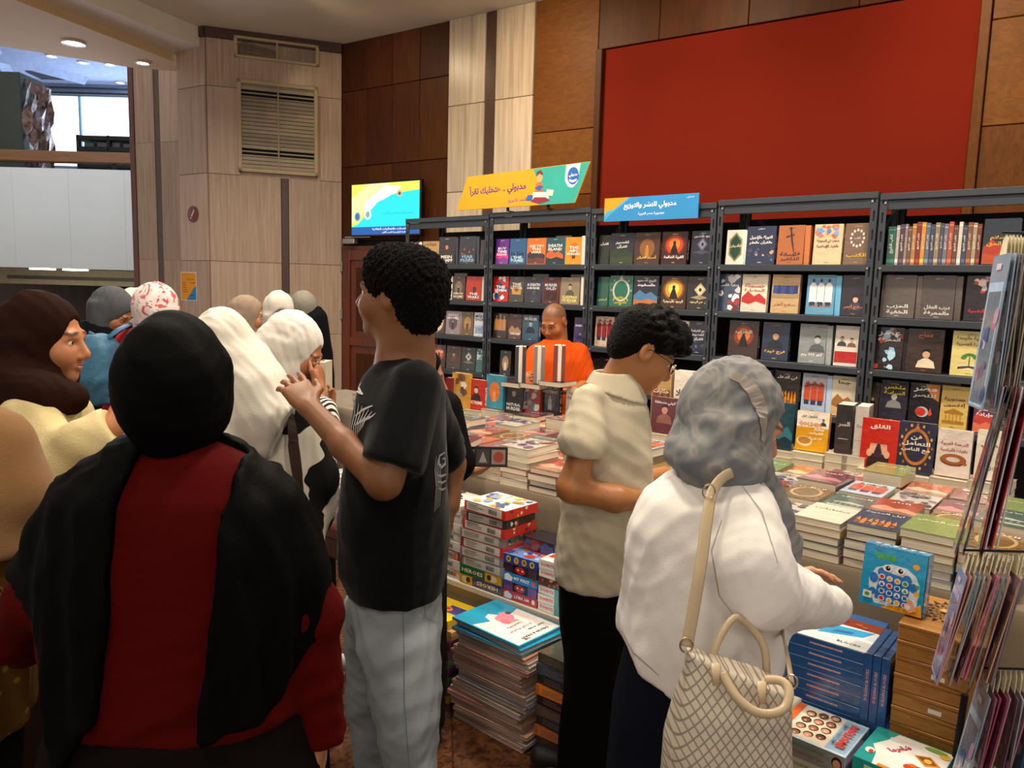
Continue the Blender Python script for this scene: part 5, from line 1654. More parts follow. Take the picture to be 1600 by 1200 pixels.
cc = ['d8342c', 'e8b028', 'e8b028', '3ca050', '2c68b8', 'd8342c', '1c5ca8', '3ca050', '2c68b8', '1c5ca8', '2c68b8', '2c68b8', 'd8342c', 'e8b028', 'e8b028', 'd8342c']
for i in range(16):
    x, y = .33 + .125 * (i % 4) + .01 * (i // 4), .53 - .12 * (i // 4) - .01 * (i % 4)
    cr.E(x, y, .052, .05, 'dbe4ea', n=12)
    if i % 3 == 0:
        cr.E(x, y, .036, .035, cc[i], n=12)
    elif i % 3 == 1:
        cr.G([(x - .035, y - .03), (x + .035, y - .03), (x, y + .035)], cc[i])
    else:
        cr.R(x - .03, y - .03, x + .03, y + .03, cc[i])
cr.R(.06, .12, .2, .24, 'f0f0e8').E(.13, .18, .04, .035, '58a848').E(.9, .5, .035, .035, '4ca050').R(.86, .34, .94, .41, 'e8b028').G([(.74, .1), (.82, .04), (.92, .1), (.84, .26), (.78, .28)], 'dca078').E(.78, .14, .05, .05, 'd8d8d8')
tpa = Art(.3)
tpa.R(0, 0, 1, .3, '1f9fd4')
for i in range(6):
    tpa.E(.15 + .14 * i, .2, .05, .05, 'e8f0f4')
tpa.T('BUSY CRAB', .5, .08, .5, .06, 'f0f4f8')
sda = Art(3.3)
sda.R(0, 0, 1, 3.3, '1a86bc').R(.3, .6, .5, 2.6, 'd8e8f0')
p = onY(1390, 955, 2.20)
carton((p[0] + .002, 2.185, .7695), .158, .05, .165, '1f9fd4', 'bright blue crab game box leaning on the wooden boxes', None, cr, tpa, sda, rz=-.06, rx=-.10, lid=False)

# emotion game pile and snack game pile, on the floor before the bench
for j in range(9):
    hh = .0515
    asp = hh / .185
    fr = Art(asp)
    fr.R(0, 0, 1, asp, 'c8bca0' if j % 2 else '8c8c84').T('EMOTION FACES', .5, .68 * asp, .45, .26 * asp, '6a8a3c', bold=.04).T('Matching Board Game', .5, .32 * asp, .5, .2 * asp, 'b85838')
    for ex in (.1, .9):
        fr.E(ex, .55 * asp, .07, .085, '3a2418').E(ex, .48 * asp, .052, .065, 'c8906c')
    tp_ = None
    if j == 8:
        tp_ = Art(.98)
        tp_.R(0, 0, 1, .98, 'c8dce4').R(0, 0, .12, .98, 'e06a28').R(.70, .05, .98, .95, '9cc0d8').G([(.15, .05), (.7, .05), (.7, .93), (.15, .93)], 'e8dcc0')
        q = random.Random(3)
        for i in range(12):
            x, y = .26 + .16 * (i % 3), .14 + .2 * (i // 3) + .05 * (i % 3)
            tp_.E(x, y + .02, .07, .075, ['3a241c', '5c3420', '2a1a18'][i % 3]).E(x, y, .055, .06, ['a86c48', 'd8a078', '7c4830', 'c8906c'][i % 4]).E(x, y - .02, .02, .012, 'f4e8e0')
        tp_.T('EMOTION', .86, .5, .7, .13, 'd84c3c', rot=90, bold=.06).T('MATCHING GAME', .755, .5, .6, .05, '5a6a7a', rot=90)
    carton((-.572 + (-.015 if j < 8 else 0), 1.922 - .0, .001 + hh * j), .185, .185, hh - .001, 'c4b89c' if j < 8 else '8fb4cc', 'emotion matching game box, %s from the floor' % ORD[j] if j < 8 else 'emotion matching game box with small painted faces, topmost of its pile', 'emotion game boxes', fr, tp_, rz=[0, .03, -.02, .02, 0, -.03, .03, -.02, -.04][j])
for j in range(9):
    hh = .053
    asp = hh / .18
    c = '2a9c94' if j in (8,) else ['b86c94', 'a85c88'][j % 2]
    fr = Art(asp)
    fr.R(0, 0, 1, asp, c).R(.15, .3 * asp, .30, .8 * asp, 'd8d4cc').T('SHAWERMA', .52, .5 * asp, .4, .5 * asp, 'c85c7c' if j == 8 else 'e8c0d0', bold=.05).T('GAME', .85, .4 * asp, .2, .3 * asp, '9cd0cc')
    tp_ = None
    if j == 8:
        tp_ = Art(1.0)
        tp_.R(0, 0, 1, 1, 'ecebe6').G([(0, 0), (.24, 0), (.2, .3), (.1, .5), (.22, .75), (.3, 1), (0, 1)], '2a9c94').G([(.3, 0), (1, 0), (1, .05), (.3, .07)], 'e88a28')
        tp_.T('شاورما', .42, .62, .34, .2, '3c2c2c', rot=55, bold=.07).T('شاورما', .42, .62, .33, .19, 'd8486c', rot=55, bold=.02)
        tp_.G([(.60, .62), (.78, .72), (.95, .55), (.78, .43)], 'c8852c').G([(.64, .62), (.78, .69), (.90, .55), (.78, .48)], '8a4c1c').E(.78, .58, .05, .06, 'e8b050').E(.72, .26, .16, .10, 'c84828').E(.66, .33, .05, .04, 'd86838').G([(.82, .2), (.98, .1), (.98, .14), (.84, .24)], 'd8902c')
        tp_.E(.3, .82, .07, .05, 'e8f0f0').E(.12, .3, .06, .08, 'e8ece8').E(.14, .28, .03, .05, 'c83c28').E(.93, .85, .07, .07, 'e8b840').E(.8, .92, .15, .05, '7cac3c')
    carton((-.372 + (0 if j == 8 else -.008), 1.915, .001 + hh * j), .18, .185, hh - .001, c, ('pink game box, %s from the floor in the right-hand pile' % ORD[j]) if j < 8 else 'teal and white shawerma game box, topmost of its pile', 'pink and teal game boxes', fr, tp_, rz=[0, .02, -.02, .02, .0, -.02, .01, -.01, -.06][j])
# drawing board box
da = Art(2.6)
da.R(0, 0, 1, 2.6, 'd4d8d8').R(0, 1.8, 1, 2.6, '1f7cb0').T('Drawing', .42, 2.3, 1.0 * .8, .28, 'f0f4f8', bold=.04).R(.1, 1.9, .75, 2.02, 'e0783c').R(.62, 1.5, .8, 1.68, 'd84830').E(.4, 1.2, .2, .2, '8c9898').E(.4, 1.2, .16, .16, 'd4d8d8').E(.4, .6, .2, .2, '8c9898').E(.4, .6, .16, .16, 'd4d8d8')
carton((-.757, 2.125, BZ), .08, .03, .205, 'd4d8d8', 'white and blue drawing board box behind the checked handbag', None, da, None, lid=False)

# ------------------------------------------------------------------ hanging rack of sticker packets at the right edge
RKM = mat('rack_black_steel', '17181a', rough=.4, metal=.6)
rk = thing('display_rack', 'black wire display rack hung with sticker packets at the right edge', 'display rack')
RP = to_world(lc(1690, 800, 1.80)[None])[0]
rk.location = (RP[0], RP[1], 0)
link('pole', MB().lathe([(.018, 0), (.018, 2.0), (0, 2.01)], n=12).mesh('pole', RKM), rk)
link('base', MB().lathe([(0, .03), (.22, .02), (.23, 0), (0, 0)], n=28).mesh('base', RKM), rk)
# slanted dark side rail seen under the packets
pa, pb_ = to_world(lc(1508, 1085, 1.78)[None])[0], to_world(lc(1470, 1330, 1.78)[None])[0]
link('side_rail', MB().tube([pa - [RP[0], RP[1], 0], pb_ - [RP[0], RP[1], 0]], .008).mesh('side_rail', RKM), rk)
PF = mat('clear_packet_film', 'c8c8d0', rough=.12, coat=.8, bump=.4, bscale=20, attr=True)
q = random.Random(21)
pcols = ['8c6c94', 'c88c84', '5c7c9c', 'b8909c', '3c3a48', 'a04858', 'd8b8a0', '7890a8', 'b0406c', '54545c', 'c8a888', '6c4c60']


def cluster(px0, px1, pyt, hpx, D, n, w_, tilt, yawoff, colfn, desc, grp, tagc='d8d0b0', tags=True):
    A, B = lc(px0, pyt, D), lc(px1, pyt, D)
    hz = hpx * D / 1150.0
    # hook arm
    ha = to_world(np.array([[A[0] - .01, D, A[2] + .012], [B[0] + .05, D, A[2] + .012]]))
    link('hook', MB().tube([ha[0] - [RP[0], RP[1], 0], ha[1] - [RP[0], RP[1], 0], [0, 0, A[2] + .012]], .0028, n=6).mesh('hook', RKM), rk)
    for i in range(n):
        a = A[0] + (B[0] - A[0]) * i / max(1, n - 1)
        pw = to_world(np.array([[a, D, A[2]]]))[0]
        t1, t2 = tilt + q.uniform(-.05, .05), yawoff + q.uniform(-.18, .18) * (i / n) + (0 if i else 0)
        h_ = hz * q.uniform(.92, 1.02)
        c = colfn(i)
        b = MB()
        b.bbox((-.0015, -w_ / 2, -h_), (.0015, w_ / 2, -.035), .0008, hx(c))
        o = link('sticker_packet', b.mesh('sticker_packet', PF), None, label='%s, %s from the front' % (desc, ORD[i % 20]), category='packet', group=grp)
        ab = Art((h_ - .035) / w_)
        ab.w = w_
        AA = (h_ - .035) / w_
        ab.R(.06, .04, .94, AA * .82, shade(c, 1.35)).R(.12, .10, .88, AA * .76, shade(c, .8))
        blobs(ab, AA * .75, ['3c5c9c', 'b86c9c', 'c8a0c0', '8c4c6c', 'd8c0d8', '5c4c8c'], 10, .16, i)
        ab.R(.35, AA * .9, .65, AA * .94, 'e8e0e8')
        pm = MB()
        ab.emit(pm, Matrix(((0, 0, -1, -.0016), (-1, 0, 0, w_ / 2), (0, 1, 0, -h_), (0, 0, 0, 1))))
        link('picture_card', pm.mesh('picture_card', WRAP), o)
        if tags:
            link('hang_tab', MB().prism([(-.022, -.036), (.022, -.036), (.016, -.004), (0, .008), (-.016, -.004)], -.0006, .0006, hx(tagc), Matrix(((0, 0, 1, 0), (1, 0, 0, 0), (0, 1, 0, 0), (0, 0, 0, 1)))).mesh('hang_tab', MATTE), o)
        # local x -> R0, local y -> FH
        R_ = Matrix(((R0[0], FH[0], 0, 0), (R0[1], FH[1], 0, 0), (0, 0, 1, 0), (0, 0, 0, 1)))
        o.matrix_world = Matrix.Translation(Vector(pw)) @ R_ @ Matrix.Rotation(t1, 4, 'Y') @ Matrix.Rotation(t2, 4, 'Z')


cluster(1512, 1606, 868, 205, 1.62, 13, .105, .20, -.42, lambda i: ['a08cb0', 'c8846c', 'b09c90', '7c98a4', 'b89894', 'a87c78', '94606c', 'd060a0', '6c8494', 'b88c8c', '8c7478', 'c8a088', '6c5c70'][i], 'purple-faced sticker packet on the lower hook', 'packets on the lower hook')
cluster(1572, 1618, 578, 290, 1.66, 8, .085, .15, -.50, lambda i: ['8c8494', '2c2a38', '3a3040', 'a02838', 'c8c0cc', '581c2c', 'b03040', 'd0c8d0'][i], 'long dark and red sticker packet on the middle hook', 'packets on the middle hook', tags=False)
cluster(1572, 1618, 372, 262, 1.70, 9, .11, .03, -.28, lambda i: ['8ca4bc', 'a8b8c8', '6c7c8c', '8c8478', '9c948c', '5c5448', 'a49880', '7c746c', '8c8c8c'][i], 'pale blue sticker packet on the upper hook', 'packets on the upper hook')
cluster(1545, 1612, 1052, 260, 1.60, 9, .11, .12, -.35, lambda i: ['7c98b0', '8c5c70', 'a03c5c', '7c3850', 'b88494', '60485c', '94a0ac', 'b07080', '4c6c8c'][i], 'blue-faced sticker packet on the lowest hook', 'packets on the lowest hook')

# ------------------------------------------------------------------ smooth solids for figures: fields in the frame (right a, away D, up z)
class Solid:
    def __init__(s):
        s.ops, s.fine = [], []

    def add(s, fn, lo, hi, k=0.01, sub=False):
        s.ops.append((fn, np.array(lo, float), np.array(hi, float), k, sub))
        return s

    def cap(s, p0, p1, r0, r1=None, k=0.012, sub=False):
        r1 = r0 if r1 is None else r1
        p0, p1 = np.array(p0, float), np.array(p1, float)
        d = p1 - p0
        L2 = max(d @ d, 1e-9)

        def fn(X, Y, Z):
            x, y, z = X - p0[0], Y - p0[1], Z - p0[2]
            t = np.clip((x * d[0] + y * d[1] + z * d[2]) / L2, 0, 1)
            return np.sqrt((x - t * d[0]) ** 2 + (y - t * d[1]) ** 2 + (z - t * d[2]) ** 2) - (r0 + (r1 - r0) * t)
        r = max(r0, r1)
        return s.add(fn, np.minimum(p0, p1) - r, np.maximum(p0, p1) + r, k, sub)

    def chain(s, pts, rs_, k=0.012):
        for i in range(len(pts) - 1):
            s.cap(pts[i], pts[i + 1], rs_[i], rs_[i + 1], k)
        return s

    def limb(s, pts, rs_, k=0.012):
        """an arm that starts thin inside the sleeve"""
        p0 = np.array(pts[0], float) - np.array([0, 0, .012])
        return s.chain([p0] + list(pts[1:]), [rs_[0] * .66] + list(rs_[1:]), k)

    def ell(s, c, r, R=None, k=0.012, sub=False):
        c, r = np.array(c, float), np.array(r, float)
        R = np.eye(3) if R is None else np.array(R)

        def fn(X, Y, Z):
            x, y, z = X - c[0], Y - c[1], Z - c[2]
            u = (x * R[0, 0] + y * R[1, 0] + z * R[2, 0])
            v = (x * R[0, 1] + y * R[1, 1] + z * R[2, 1])
            q = (x * R[0, 2] + y * R[1, 2] + z * R[2, 2])
            k0 = np.sqrt((u / r[0]) ** 2 + (v / r[1]) ** 2 + (q / r[2]) ** 2)
            k1 = np.sqrt((u / r[0] ** 2) ** 2 + (v / r[1] ** 2) ** 2 + (q / r[2] ** 2) ** 2)
            return k0 * (k0 - 1.0) / np.maximum(k1, 1e-6)
        ext = np.sqrt(((R * r) ** 2).sum(1))
        return s.add(fn, c - ext, c + ext, k, sub)

    def loft(s, rows, k=0.02, grow=0.0, scale=1.0, folds=None, sub=False, pw=2.0, round_=0.012):
        """rows: (z, a, D, ra, rd[, angle])"""
        A = np.array([list(r) + [0] * (6 - len(r)) for r in rows], float)
        A = A[np.argsort(A[:, 0])]
        zz = np.linspace(A[0, 0], A[-1, 0], 160)
        T = np.array([np.interp(zz, A[:, 0], A[:, i]) for i in range(1, 6)])
        ker = np.hanning(15)
        ker /= ker.sum()
        T = np.array([np.convolve(np.pad(t, 7, 'edge'), ker, 'valid') for t in T])
        z0, z1 = zz[0], zz[-1]

        def fn(X, Y, Z):
            zc = np.clip(Z, z0, z1)
            a, D, ra, rd, an = [np.interp(zc.ravel(), zz, t).reshape(zc.shape) for t in T]
            ra = ra * scale + grow
            rd = rd * scale + grow
            x, y = X - a, Y - D
            ca, sa = np.cos(an), np.sin(an)
            u, v = x * ca + y * sa, -x * sa + y * ca
            if folds is not None:
                th = np.arctan2(v / rd, u / ra)
                am, fr, ph, tw = folds
                t_ = (Z - z0) / (z1 - z0)
                g = 1 + am * (1 - t_ * .75) * np.sin(fr * th + ph + tw * t_ + 1.2 * np.sin(2 * th + 3 * t_))
                ra, rd = ra * g, rd * g
            if pw == 2.0:
                q = np.sqrt((u / ra) ** 2 + (v / rd) ** 2)
            else:
                q = (np.abs(u / ra) ** pw + np.abs(v / rd) ** pw) ** (1 / pw)
            d = (q - 1) * np.minimum(ra, rd)
            dz = np.maximum(z0 - Z, Z - z1) + 0 * d
            o = np.maximum(d + round_, 0) ** 2 + np.maximum(dz + round_, 0) ** 2
            return np.minimum(np.maximum(d, dz), 0) * 0 + np.where((d > -round_) | (dz > -round_), np.sqrt(o) - round_, np.maximum(d, dz))
        m_ = 1 + (folds[0] if folds else 0)
        w_ = (np.maximum(T[2], T[3]) * scale + grow) * m_
        return s.add(fn, [(T[0] - w_).min(), (T[1] - w_).min(), z0], [(T[0] + w_).max(), (T[1] + w_).max(), z1], k, sub)

    def cut(s, fn):
        """intersect with fn < 0"""
        s.ops.append((fn, None, None, 0, 'cut'))
        return s

    def build(s, step=0.008, fine=None, fstep=0.004):
        un = [o for o in s.ops if o[4] is False]
        lo = np.min([o[1] for o in un], 0) - 0.02
        hi = np.max([o[2] for o in un], 0) + 0.02
        ax = []
        for i in range(3):
            iv = [(max(lo[i], f[0][i]), min(hi[i], f[1][i])) for f in (fine or [])]
            c, out = lo[i], [lo[i]]
            while c < hi[i]:
                st = fstep if any(a_ - 1e-6 <= c < b_ for a_, b_ in iv) else step
                c += st
                out.append(c)
            ax.append(np.array(out, dtype=np.float32))
        X, Y, Z = ax[0][:, None, None], ax[1][None, :, None], ax[2][None, None, :]
        F = np.full((len(ax[0]), len(ax[1]), len(ax[2])), 0.5, dtype=np.float32)
        for fn, l, h, k, sub in s.ops:
            if sub == 'cut':
                F = np.maximum(F, fn(X, Y, Z)).astype(np.float32)
                continue
            mg = k + 2.5 * step
            sl = []
            for i in range(3):
                i0 = max(0, int(np.searchsorted(ax[i], l[i] - mg)) - 1)
                i1 = min(len(ax[i]), int(np.searchsorted(ax[i], h[i] + mg)) + 1)
                sl.append(slice(i0, i1))
            if any(q.stop - q.start < 2 for q in sl):
                continue
            d = fn(X[sl[0]], Y[:, sl[1]], Z[:, :, sl[2]])
            f = F[sl[0], sl[1], sl[2]]
            if sub:
                hh = np.maximum(k - np.abs(f + d), 0) / max(k, 1e-6)
                f = np.maximum(f, -d) + hh * hh * k * 0.25
            else:
                hh = np.maximum(k - np.abs(f - d), 0) / max(k, 1e-6)
                f = np.minimum(f, d) - hh * hh * k * 0.25
            F[sl[0], sl[1], sl[2]] = f
        return surface_nets(F, ax)


def surface_nets(F, ax):
    F[F == 0] = 1e-7
    ins = F < 0
    ins[0] = ins[-1] = False
    ins[:, 0] = ins[:, -1] = False
    ins[:, :, 0] = ins[:, :, -1] = False
    F = np.where(ins, np.minimum(F, -1e-7), np.maximum(F, 1e-7))
    n = np.array(F.shape)
    c = ins[:-1, :-1, :-1].astype(np.int8)
    tot = np.zeros(n - 1, dtype=np.int8)
    for dx in (0, 1):
        for dy in (0, 1):
            for dz in (0, 1):
                tot += ins[dx:n[0] - 1 + dx, dy:n[1] - 1 + dy, dz:n[2] - 1 + dz]
    act = (tot > 0) & (tot < 8)
    I = np.argwhere(act)
    idx = np.full(act.shape, -1, dtype=np.int32)
    idx[act] = np.arange(len(I))
    acc = np.zeros((len(I), 3))
    cnt = np.zeros(len(I))
    cor = [(0, 0, 0), (1, 0, 0), (0, 1, 0), (1, 1, 0), (0, 0, 1), (1, 0, 1), (0, 1, 1), (1, 1, 1)]
    val = [F[I[:, 0] + q[0], I[:, 1] + q[1], I[:, 2] + q[2]] for q in cor]
    pos = [np.stack([ax[i][I[:, i] + q[i]] for i in range(3)], 1) for q in cor]
    for a_ in range(8):
        for b_ in range(a_ + 1, 8):
            if sum(abs(cor[a_][i] - cor[b_][i]) for i in range(3)) != 1:
                continue
            m_ = (val[a_] < 0) != (val[b_] < 0)
            t = val[a_] / (val[a_] - val[b_] + 1e-20)
            t = np.where(m_, t, 0)[:, None]
            acc += np.where(m_[:, None], pos[a_] + (pos[b_] - pos[a_]) * t, 0)
            cnt += m_
    V = acc / np.maximum(cnt, 1)[:, None]
    Q = []
    for d in range(3):
        o = [i for i in range(3) if i != d]
        s0 = [slice(1, n[i] - 1) for i in range(3)]
        s0[d] = slice(0, n[d] - 1)
        s1 = list(s0)
        s1[d] = slice(1, n[d])
        A, B = ins[tuple(s0)], ins[tuple(s1)]
        ch = np.argwhere(A != B)
        if not len(ch):
            continue
        sgn = A[tuple(ch.T)]
        base = ch + np.array([s0[i].start for i in range(3)])
        e1, e2 = np.zeros(3, int), np.zeros(3, int)
        e1[o[0]] = 1
        e2[o[1]] = 1
        q = [idx[tuple((base - v).T)] for v in (e1 * 0, e1, e1 + e2, e2)]
        f = np.stack(q, 1)
        flip = sgn if d != 1 else ~sgn
        f[~flip] = f[~flip][:, ::-1]
        Q.append(f)
    Q = np.concatenate(Q)
    Q = Q[(Q >= 0).all(1)]
    return V, Q


def vnormals(V, Q):
    n = np.cross(V[Q[:, 2]] - V[Q[:, 0]], V[Q[:, 3]] - V[Q[:, 1]])
    N = np.zeros_like(V)
    for i in range(4):
        for c in range(3):
            N[:, c] += np.bincount(Q[:, i], n[:, c], len(V))
    return N / (np.linalg.norm(N, axis=1, keepdims=True) + 1e-12)


def relax(V, Q, it=1):
    for _ in range(it):
        acc = np.zeros_like(V)
        cnt = np.zeros(len(V))
        for i in range(4):
            a_, b_ = Q[:, i], Q[:, (i + 1) % 4]
            for c in range(3):
                acc[:, c] += np.bincount(a_, V[b_, c], len(V)) + np.bincount(b_, V[a_, c], len(V))
            cnt += np.bincount(a_, minlength=len(V)) + np.bincount(b_, minlength=len(V))
        V = V * .4 + .6 * acc / np.maximum(cnt, 1)[:, None]
    return V


def folds(P, t, freq, amp, seed, n=3, ridge=0.5):
    """crease pattern whose ridges run along t, in two octaves"""
    return folds1(P, t, freq * 1.6, amp * 1.1, seed, n, ridge) + folds1(P, t, min(freq * 3.4, 170), amp * .35, seed + 50, 2, .8)


def folds1(P, t, freq, amp, seed, n=3, ridge=0.5):
    q = random.Random(seed)
    t = np.array(t, float)
    t /= np.linalg.norm(t)
    u = np.cross(t, [0.3, 0.9, 0.1])
    u /= np.linalg.norm(u)
    v = np.cross(t, u)
    out = np.zeros(len(P))
    for i in range(n):
        an = q.uniform(0, math.pi)
        f = freq * q.uniform(.7, 1.5)
        k = (u * math.cos(an) + v * math.sin(an)) * f + t * f * q.uniform(-.13, .13)
        w_ = 1.4 * np.sin(P @ (t * freq * .16 + u * freq * .12) + q.uniform(0, 6)) + .8 * np.sin(P @ (v * freq * .3 - t * freq * .12) + q.uniform(0, 6))
        sw = np.sin(P @ k + q.uniform(0, 6) + w_)
        out += (1 - ridge) * sw + ridge * (1 - 2 * np.abs(sw))
    return out * amp / n


def flesh(name, S, material, parent, step=.008, fine=None, fstep=.004, disp=None, color=None, smooth=1, label=None):
    V, Q = S.build(step, fine, fstep)
    if smooth:
        V = relax(V, Q, smooth)
    if disp is not None:
        N = vnormals(V, Q)
        V = V + N * disp(V)[:, None]
    W = to_world(V)
    off = np.array(parent.location)
    me = bpy.data.meshes.new(name)
    me.vertices.add(len(W))
    me.vertices.foreach_set('co', (W - off).astype(np.float32).ravel())
    me.loops.add(len(Q) * 4)
    me.loops.foreach_set('vertex_index', Q.astype(np.int32).ravel())
    me.polygons.add(len(Q))
    me.polygons.foreach_set('loop_start', np.arange(0, len(Q) * 4, 4, dtype=np.int32))
    me.polygons.foreach_set('loop_total', np.full(len(Q), 4, dtype=np.int32))
    me.polygons.foreach_set('use_smooth', np.ones(len(Q), dtype=bool))
    me.update(calc_edges=True)
    me.validate()
    if color is not None:
        a = me.color_attributes.new('Col', 'FLOAT_COLOR', 'POINT')
        a.data.foreach_set('color', color(V).astype(np.float32).ravel())
    me.materials.append(material)
    o = link(name, me, parent, label=label)
    o['_v'] = 0
    del o['_v']
    SURF[name + parent.name] = (V, Q)
    return o


SURF = {}


def frame(theta, pitch=0., roll=0.):
    t, p = math.radians(theta), math.radians(pitch)
    f = np.array([math.cos(t) * math.cos(p), math.sin(t) * math.cos(p), -math.sin(p)])
    r = np.array([math.sin(t), -math.cos(t), 0])
    u = np.cross(r, f)
    if roll:
        q = math.radians(roll)
        r, u = r * math.cos(q) + u * math.sin(q), u * math.cos(q) - r * math.sin(q)
    return np.stack([r, f, u], 1)


class Head:
    def __init__(s, c, theta, pitch=0., roll=0., sc=1.):
        s.c, s.R, s.s = np.array(c, float), frame(theta, pitch, roll), sc

    def p(s, x, y, z):
        return s.c + s.R @ (np.array([x, y, z]) * s.s)

    def local(s, P):
        return (P - s.c) @ s.R / s.s

    def box(s, g=.03):
        return (s.c - (.13 + g) * s.s, s.c + (.13 + g) * s.s)

    def skin(s, S, neck_to=None, ears=True, fat=0., nk=.052):
        k, R = s.s, s.R
        E = lambda c, r, kk=.02, sub=False: S.ell(s.p(*c), np.array(r) * k, R, kk * k, sub)
        C = lambda a, b, r0, r1, kk=.012, sub=False: S.cap(s.p(*a), s.p(*b), r0 * k, r1 * k, kk * k, sub)
        E((0, -.012, .03), (.073, .092, .086))
        E((0, .034, -.035), (.057 + fat, .058, .074), .03)
        E((0, .070, -.092), (.022 + fat, .018, .018), .03)
        for x in (-1, 1):
            E((x * .034, .062, -.030), (.028 + fat * .7, .026, .03), .03)
            E((x * .032, .098, .004), (.018, .016, .013), .016, True)
        C((-.036, .080, .022), (.036, .080, .022), .010, .010, .018)
        C((0, .086, .012), (0, .109, -.026), .0075, .0105, .012)
        C((0, .1, -.032), (0, .104, -.033), .010, .010, .01)
        for x in (-1, 1):
            E((x * .011, .098, -.036), (.0075, .009, .0065), .006)
            C((0, .0945, -.057), (x * .02, .087, -.060), .0058, .0028, .005)
            C((0, .0925, -.068), (x * .018, .086, -.064), .0066, .003, .005)
            C((x * .018, .084, .014), (x * .046, .072, .010), .0055, .004, .008)
            if ears:
                E((x * .077, -.008, .0), (.008, .020, .032), .008)
                E((x * .085, -.004, .004), (.006, .012, .02), .004, True)
        C((-.016, .099, -.0625), (.016, .099, -.0625), .0022, .0022, .003, True)
        if neck_to is not None:
            S.cap(s.p(0, -.022, -.05), neck_to, nk * k, (nk + .008) * k, .03)

    def eyes(s, parent, col='2a1a12', which=(-1, 1)):
        for x in which:
            b = MB()
            c = s.p(x * .031, .0735, .003)
            Rw = np.stack([to_world(s.R[:, i]) for i in range(3)], 1)
            cw = to_world(c[None])[0] - np.array(parent.location)
            M = Matrix(((Rw[0][0], Rw[0][1], Rw[0][2], cw[0]), (Rw[1][0], Rw[1][1], Rw[1][2], cw[1]), (Rw[2][0], Rw[2][1], Rw[2][2], cw[2]), (0, 0, 0, 1)))
            r = .0125 * s.s
            Mr = M @ Matrix.Rotation(-math.pi / 2, 4, 'X')
            prof = [(0.0001, -r)] + [(r * math.sin(math.radians(a)), -r * math.cos(math.radians(a))) for a in range(20, 180, 20)] + [(.0001, r)]
            b.lathe(prof, n=14, col=hx('e8e2da'), M=Mr)
            b.lathe([(.0052 * s.s, r * .92), (.005 * s.s, r * 1.0), (.0001, r * 1.04)], n=14, col=hx(col), M=Mr)
            link('eye', b.mesh('eye', mat('eye_gloss', 'ffffff', rough=.12, attr=True, var=0.02), True), parent)

    def paint(s, base, lips='a8584c', brow='2a1d16', stubble=None):
        cb, cl_, cw = hx(base), hx(lips), hx(brow)

        def fn(P):
            L = s.local(P)
            C = np.tile(np.array(cb), (len(P), 1))
            x, y, z = L[:, 0], L[:, 1], L[:, 2]
            w = np.clip(1.6 - ((x / .021) ** 2 + ((z + .0625) / .011) ** 2) * 1.3, 0, 1) * (y > .075) * (y < .115) * .75
            C[:, :3] = C[:, :3] * (1 - w[:, None]) + np.array(cl_[:3]) * w[:, None]
            bx = np.abs(x)
            w = np.clip(1.5 - (((bx - .031) / .021) ** 2 + ((z - .027 + .12 * (bx - .031)) / .0048) ** 2), 0, 1) * (y > .055) * .9
            C[:, :3] = C[:, :3] * (1 - w[:, None]) + np.array(cw[:3]) * w[:, None]
            if stubble is not None:
                n_ = np.sin(x * 400) * np.sin(y * 430) * np.sin(z * 410) * .2
                w = np.clip((z - .035 + .55 * (.02 - y)) / .02, 0, 1) * (y < .075) * (.62 + n_)
                w2 = np.clip((-.045 - z + .0) / .02, 0, 1) * (y > .0) * .28 * (y < .12) * (z > -.13)
                w = np.maximum(w, w2)
                C[:, :3] = C[:, :3] * (1 - w[:, None]) + np.array(hx(stubble)[:3]) * w[:, None]
            return C
        return fn

    def glasses(s, parent, col='202226', arms=True):
        off = np.array(parent.location)
        b = MB()
        tw = lambda *p: to_world(s.p(*p)[None])[0] - off
        for x in (-1, 1):
            ring = [tw(x * .033 + .021 * math.cos(a) * (1 if x > 0 else -1), .104 - .006 * abs(math.cos(a)), .003 + .016 * math.sin(a)) for a in [i * math.pi / 8 for i in range(16)]]
            b.tube(ring, .0012 * s.s, n=6, closed=True)
            if arms:
                b.tube([tw(x * .056, .100, .008), tw(x * .076, .06, .012), tw(x * .080, .0, .012), tw(x * .078, -.02, .0)], .0013 * s.s, n=6)
        b.tube([tw(-.012, .106, .008), tw(0, .109, .010), tw(.012, .106, .008)], .0012 * s.s, n=6)
        g = link('glasses', b.mesh('glasses', mat('spectacle_frame', col, rough=.25, metal=.5)), parent)
        for x in (-1, 1):
            pts = [tw(x * .033 + .0205 * math.cos(a), .1035 - .006 * abs(math.cos(a)), .003 + .0155 * math.sin(a)) for a in [i * math.pi / 8 for i in range(16)]]
            link('lens', MB().poly(pts).mesh('lens', mat('spectacle_lens', 'e8f0f4', rough=.03, trans=1.0)), g)


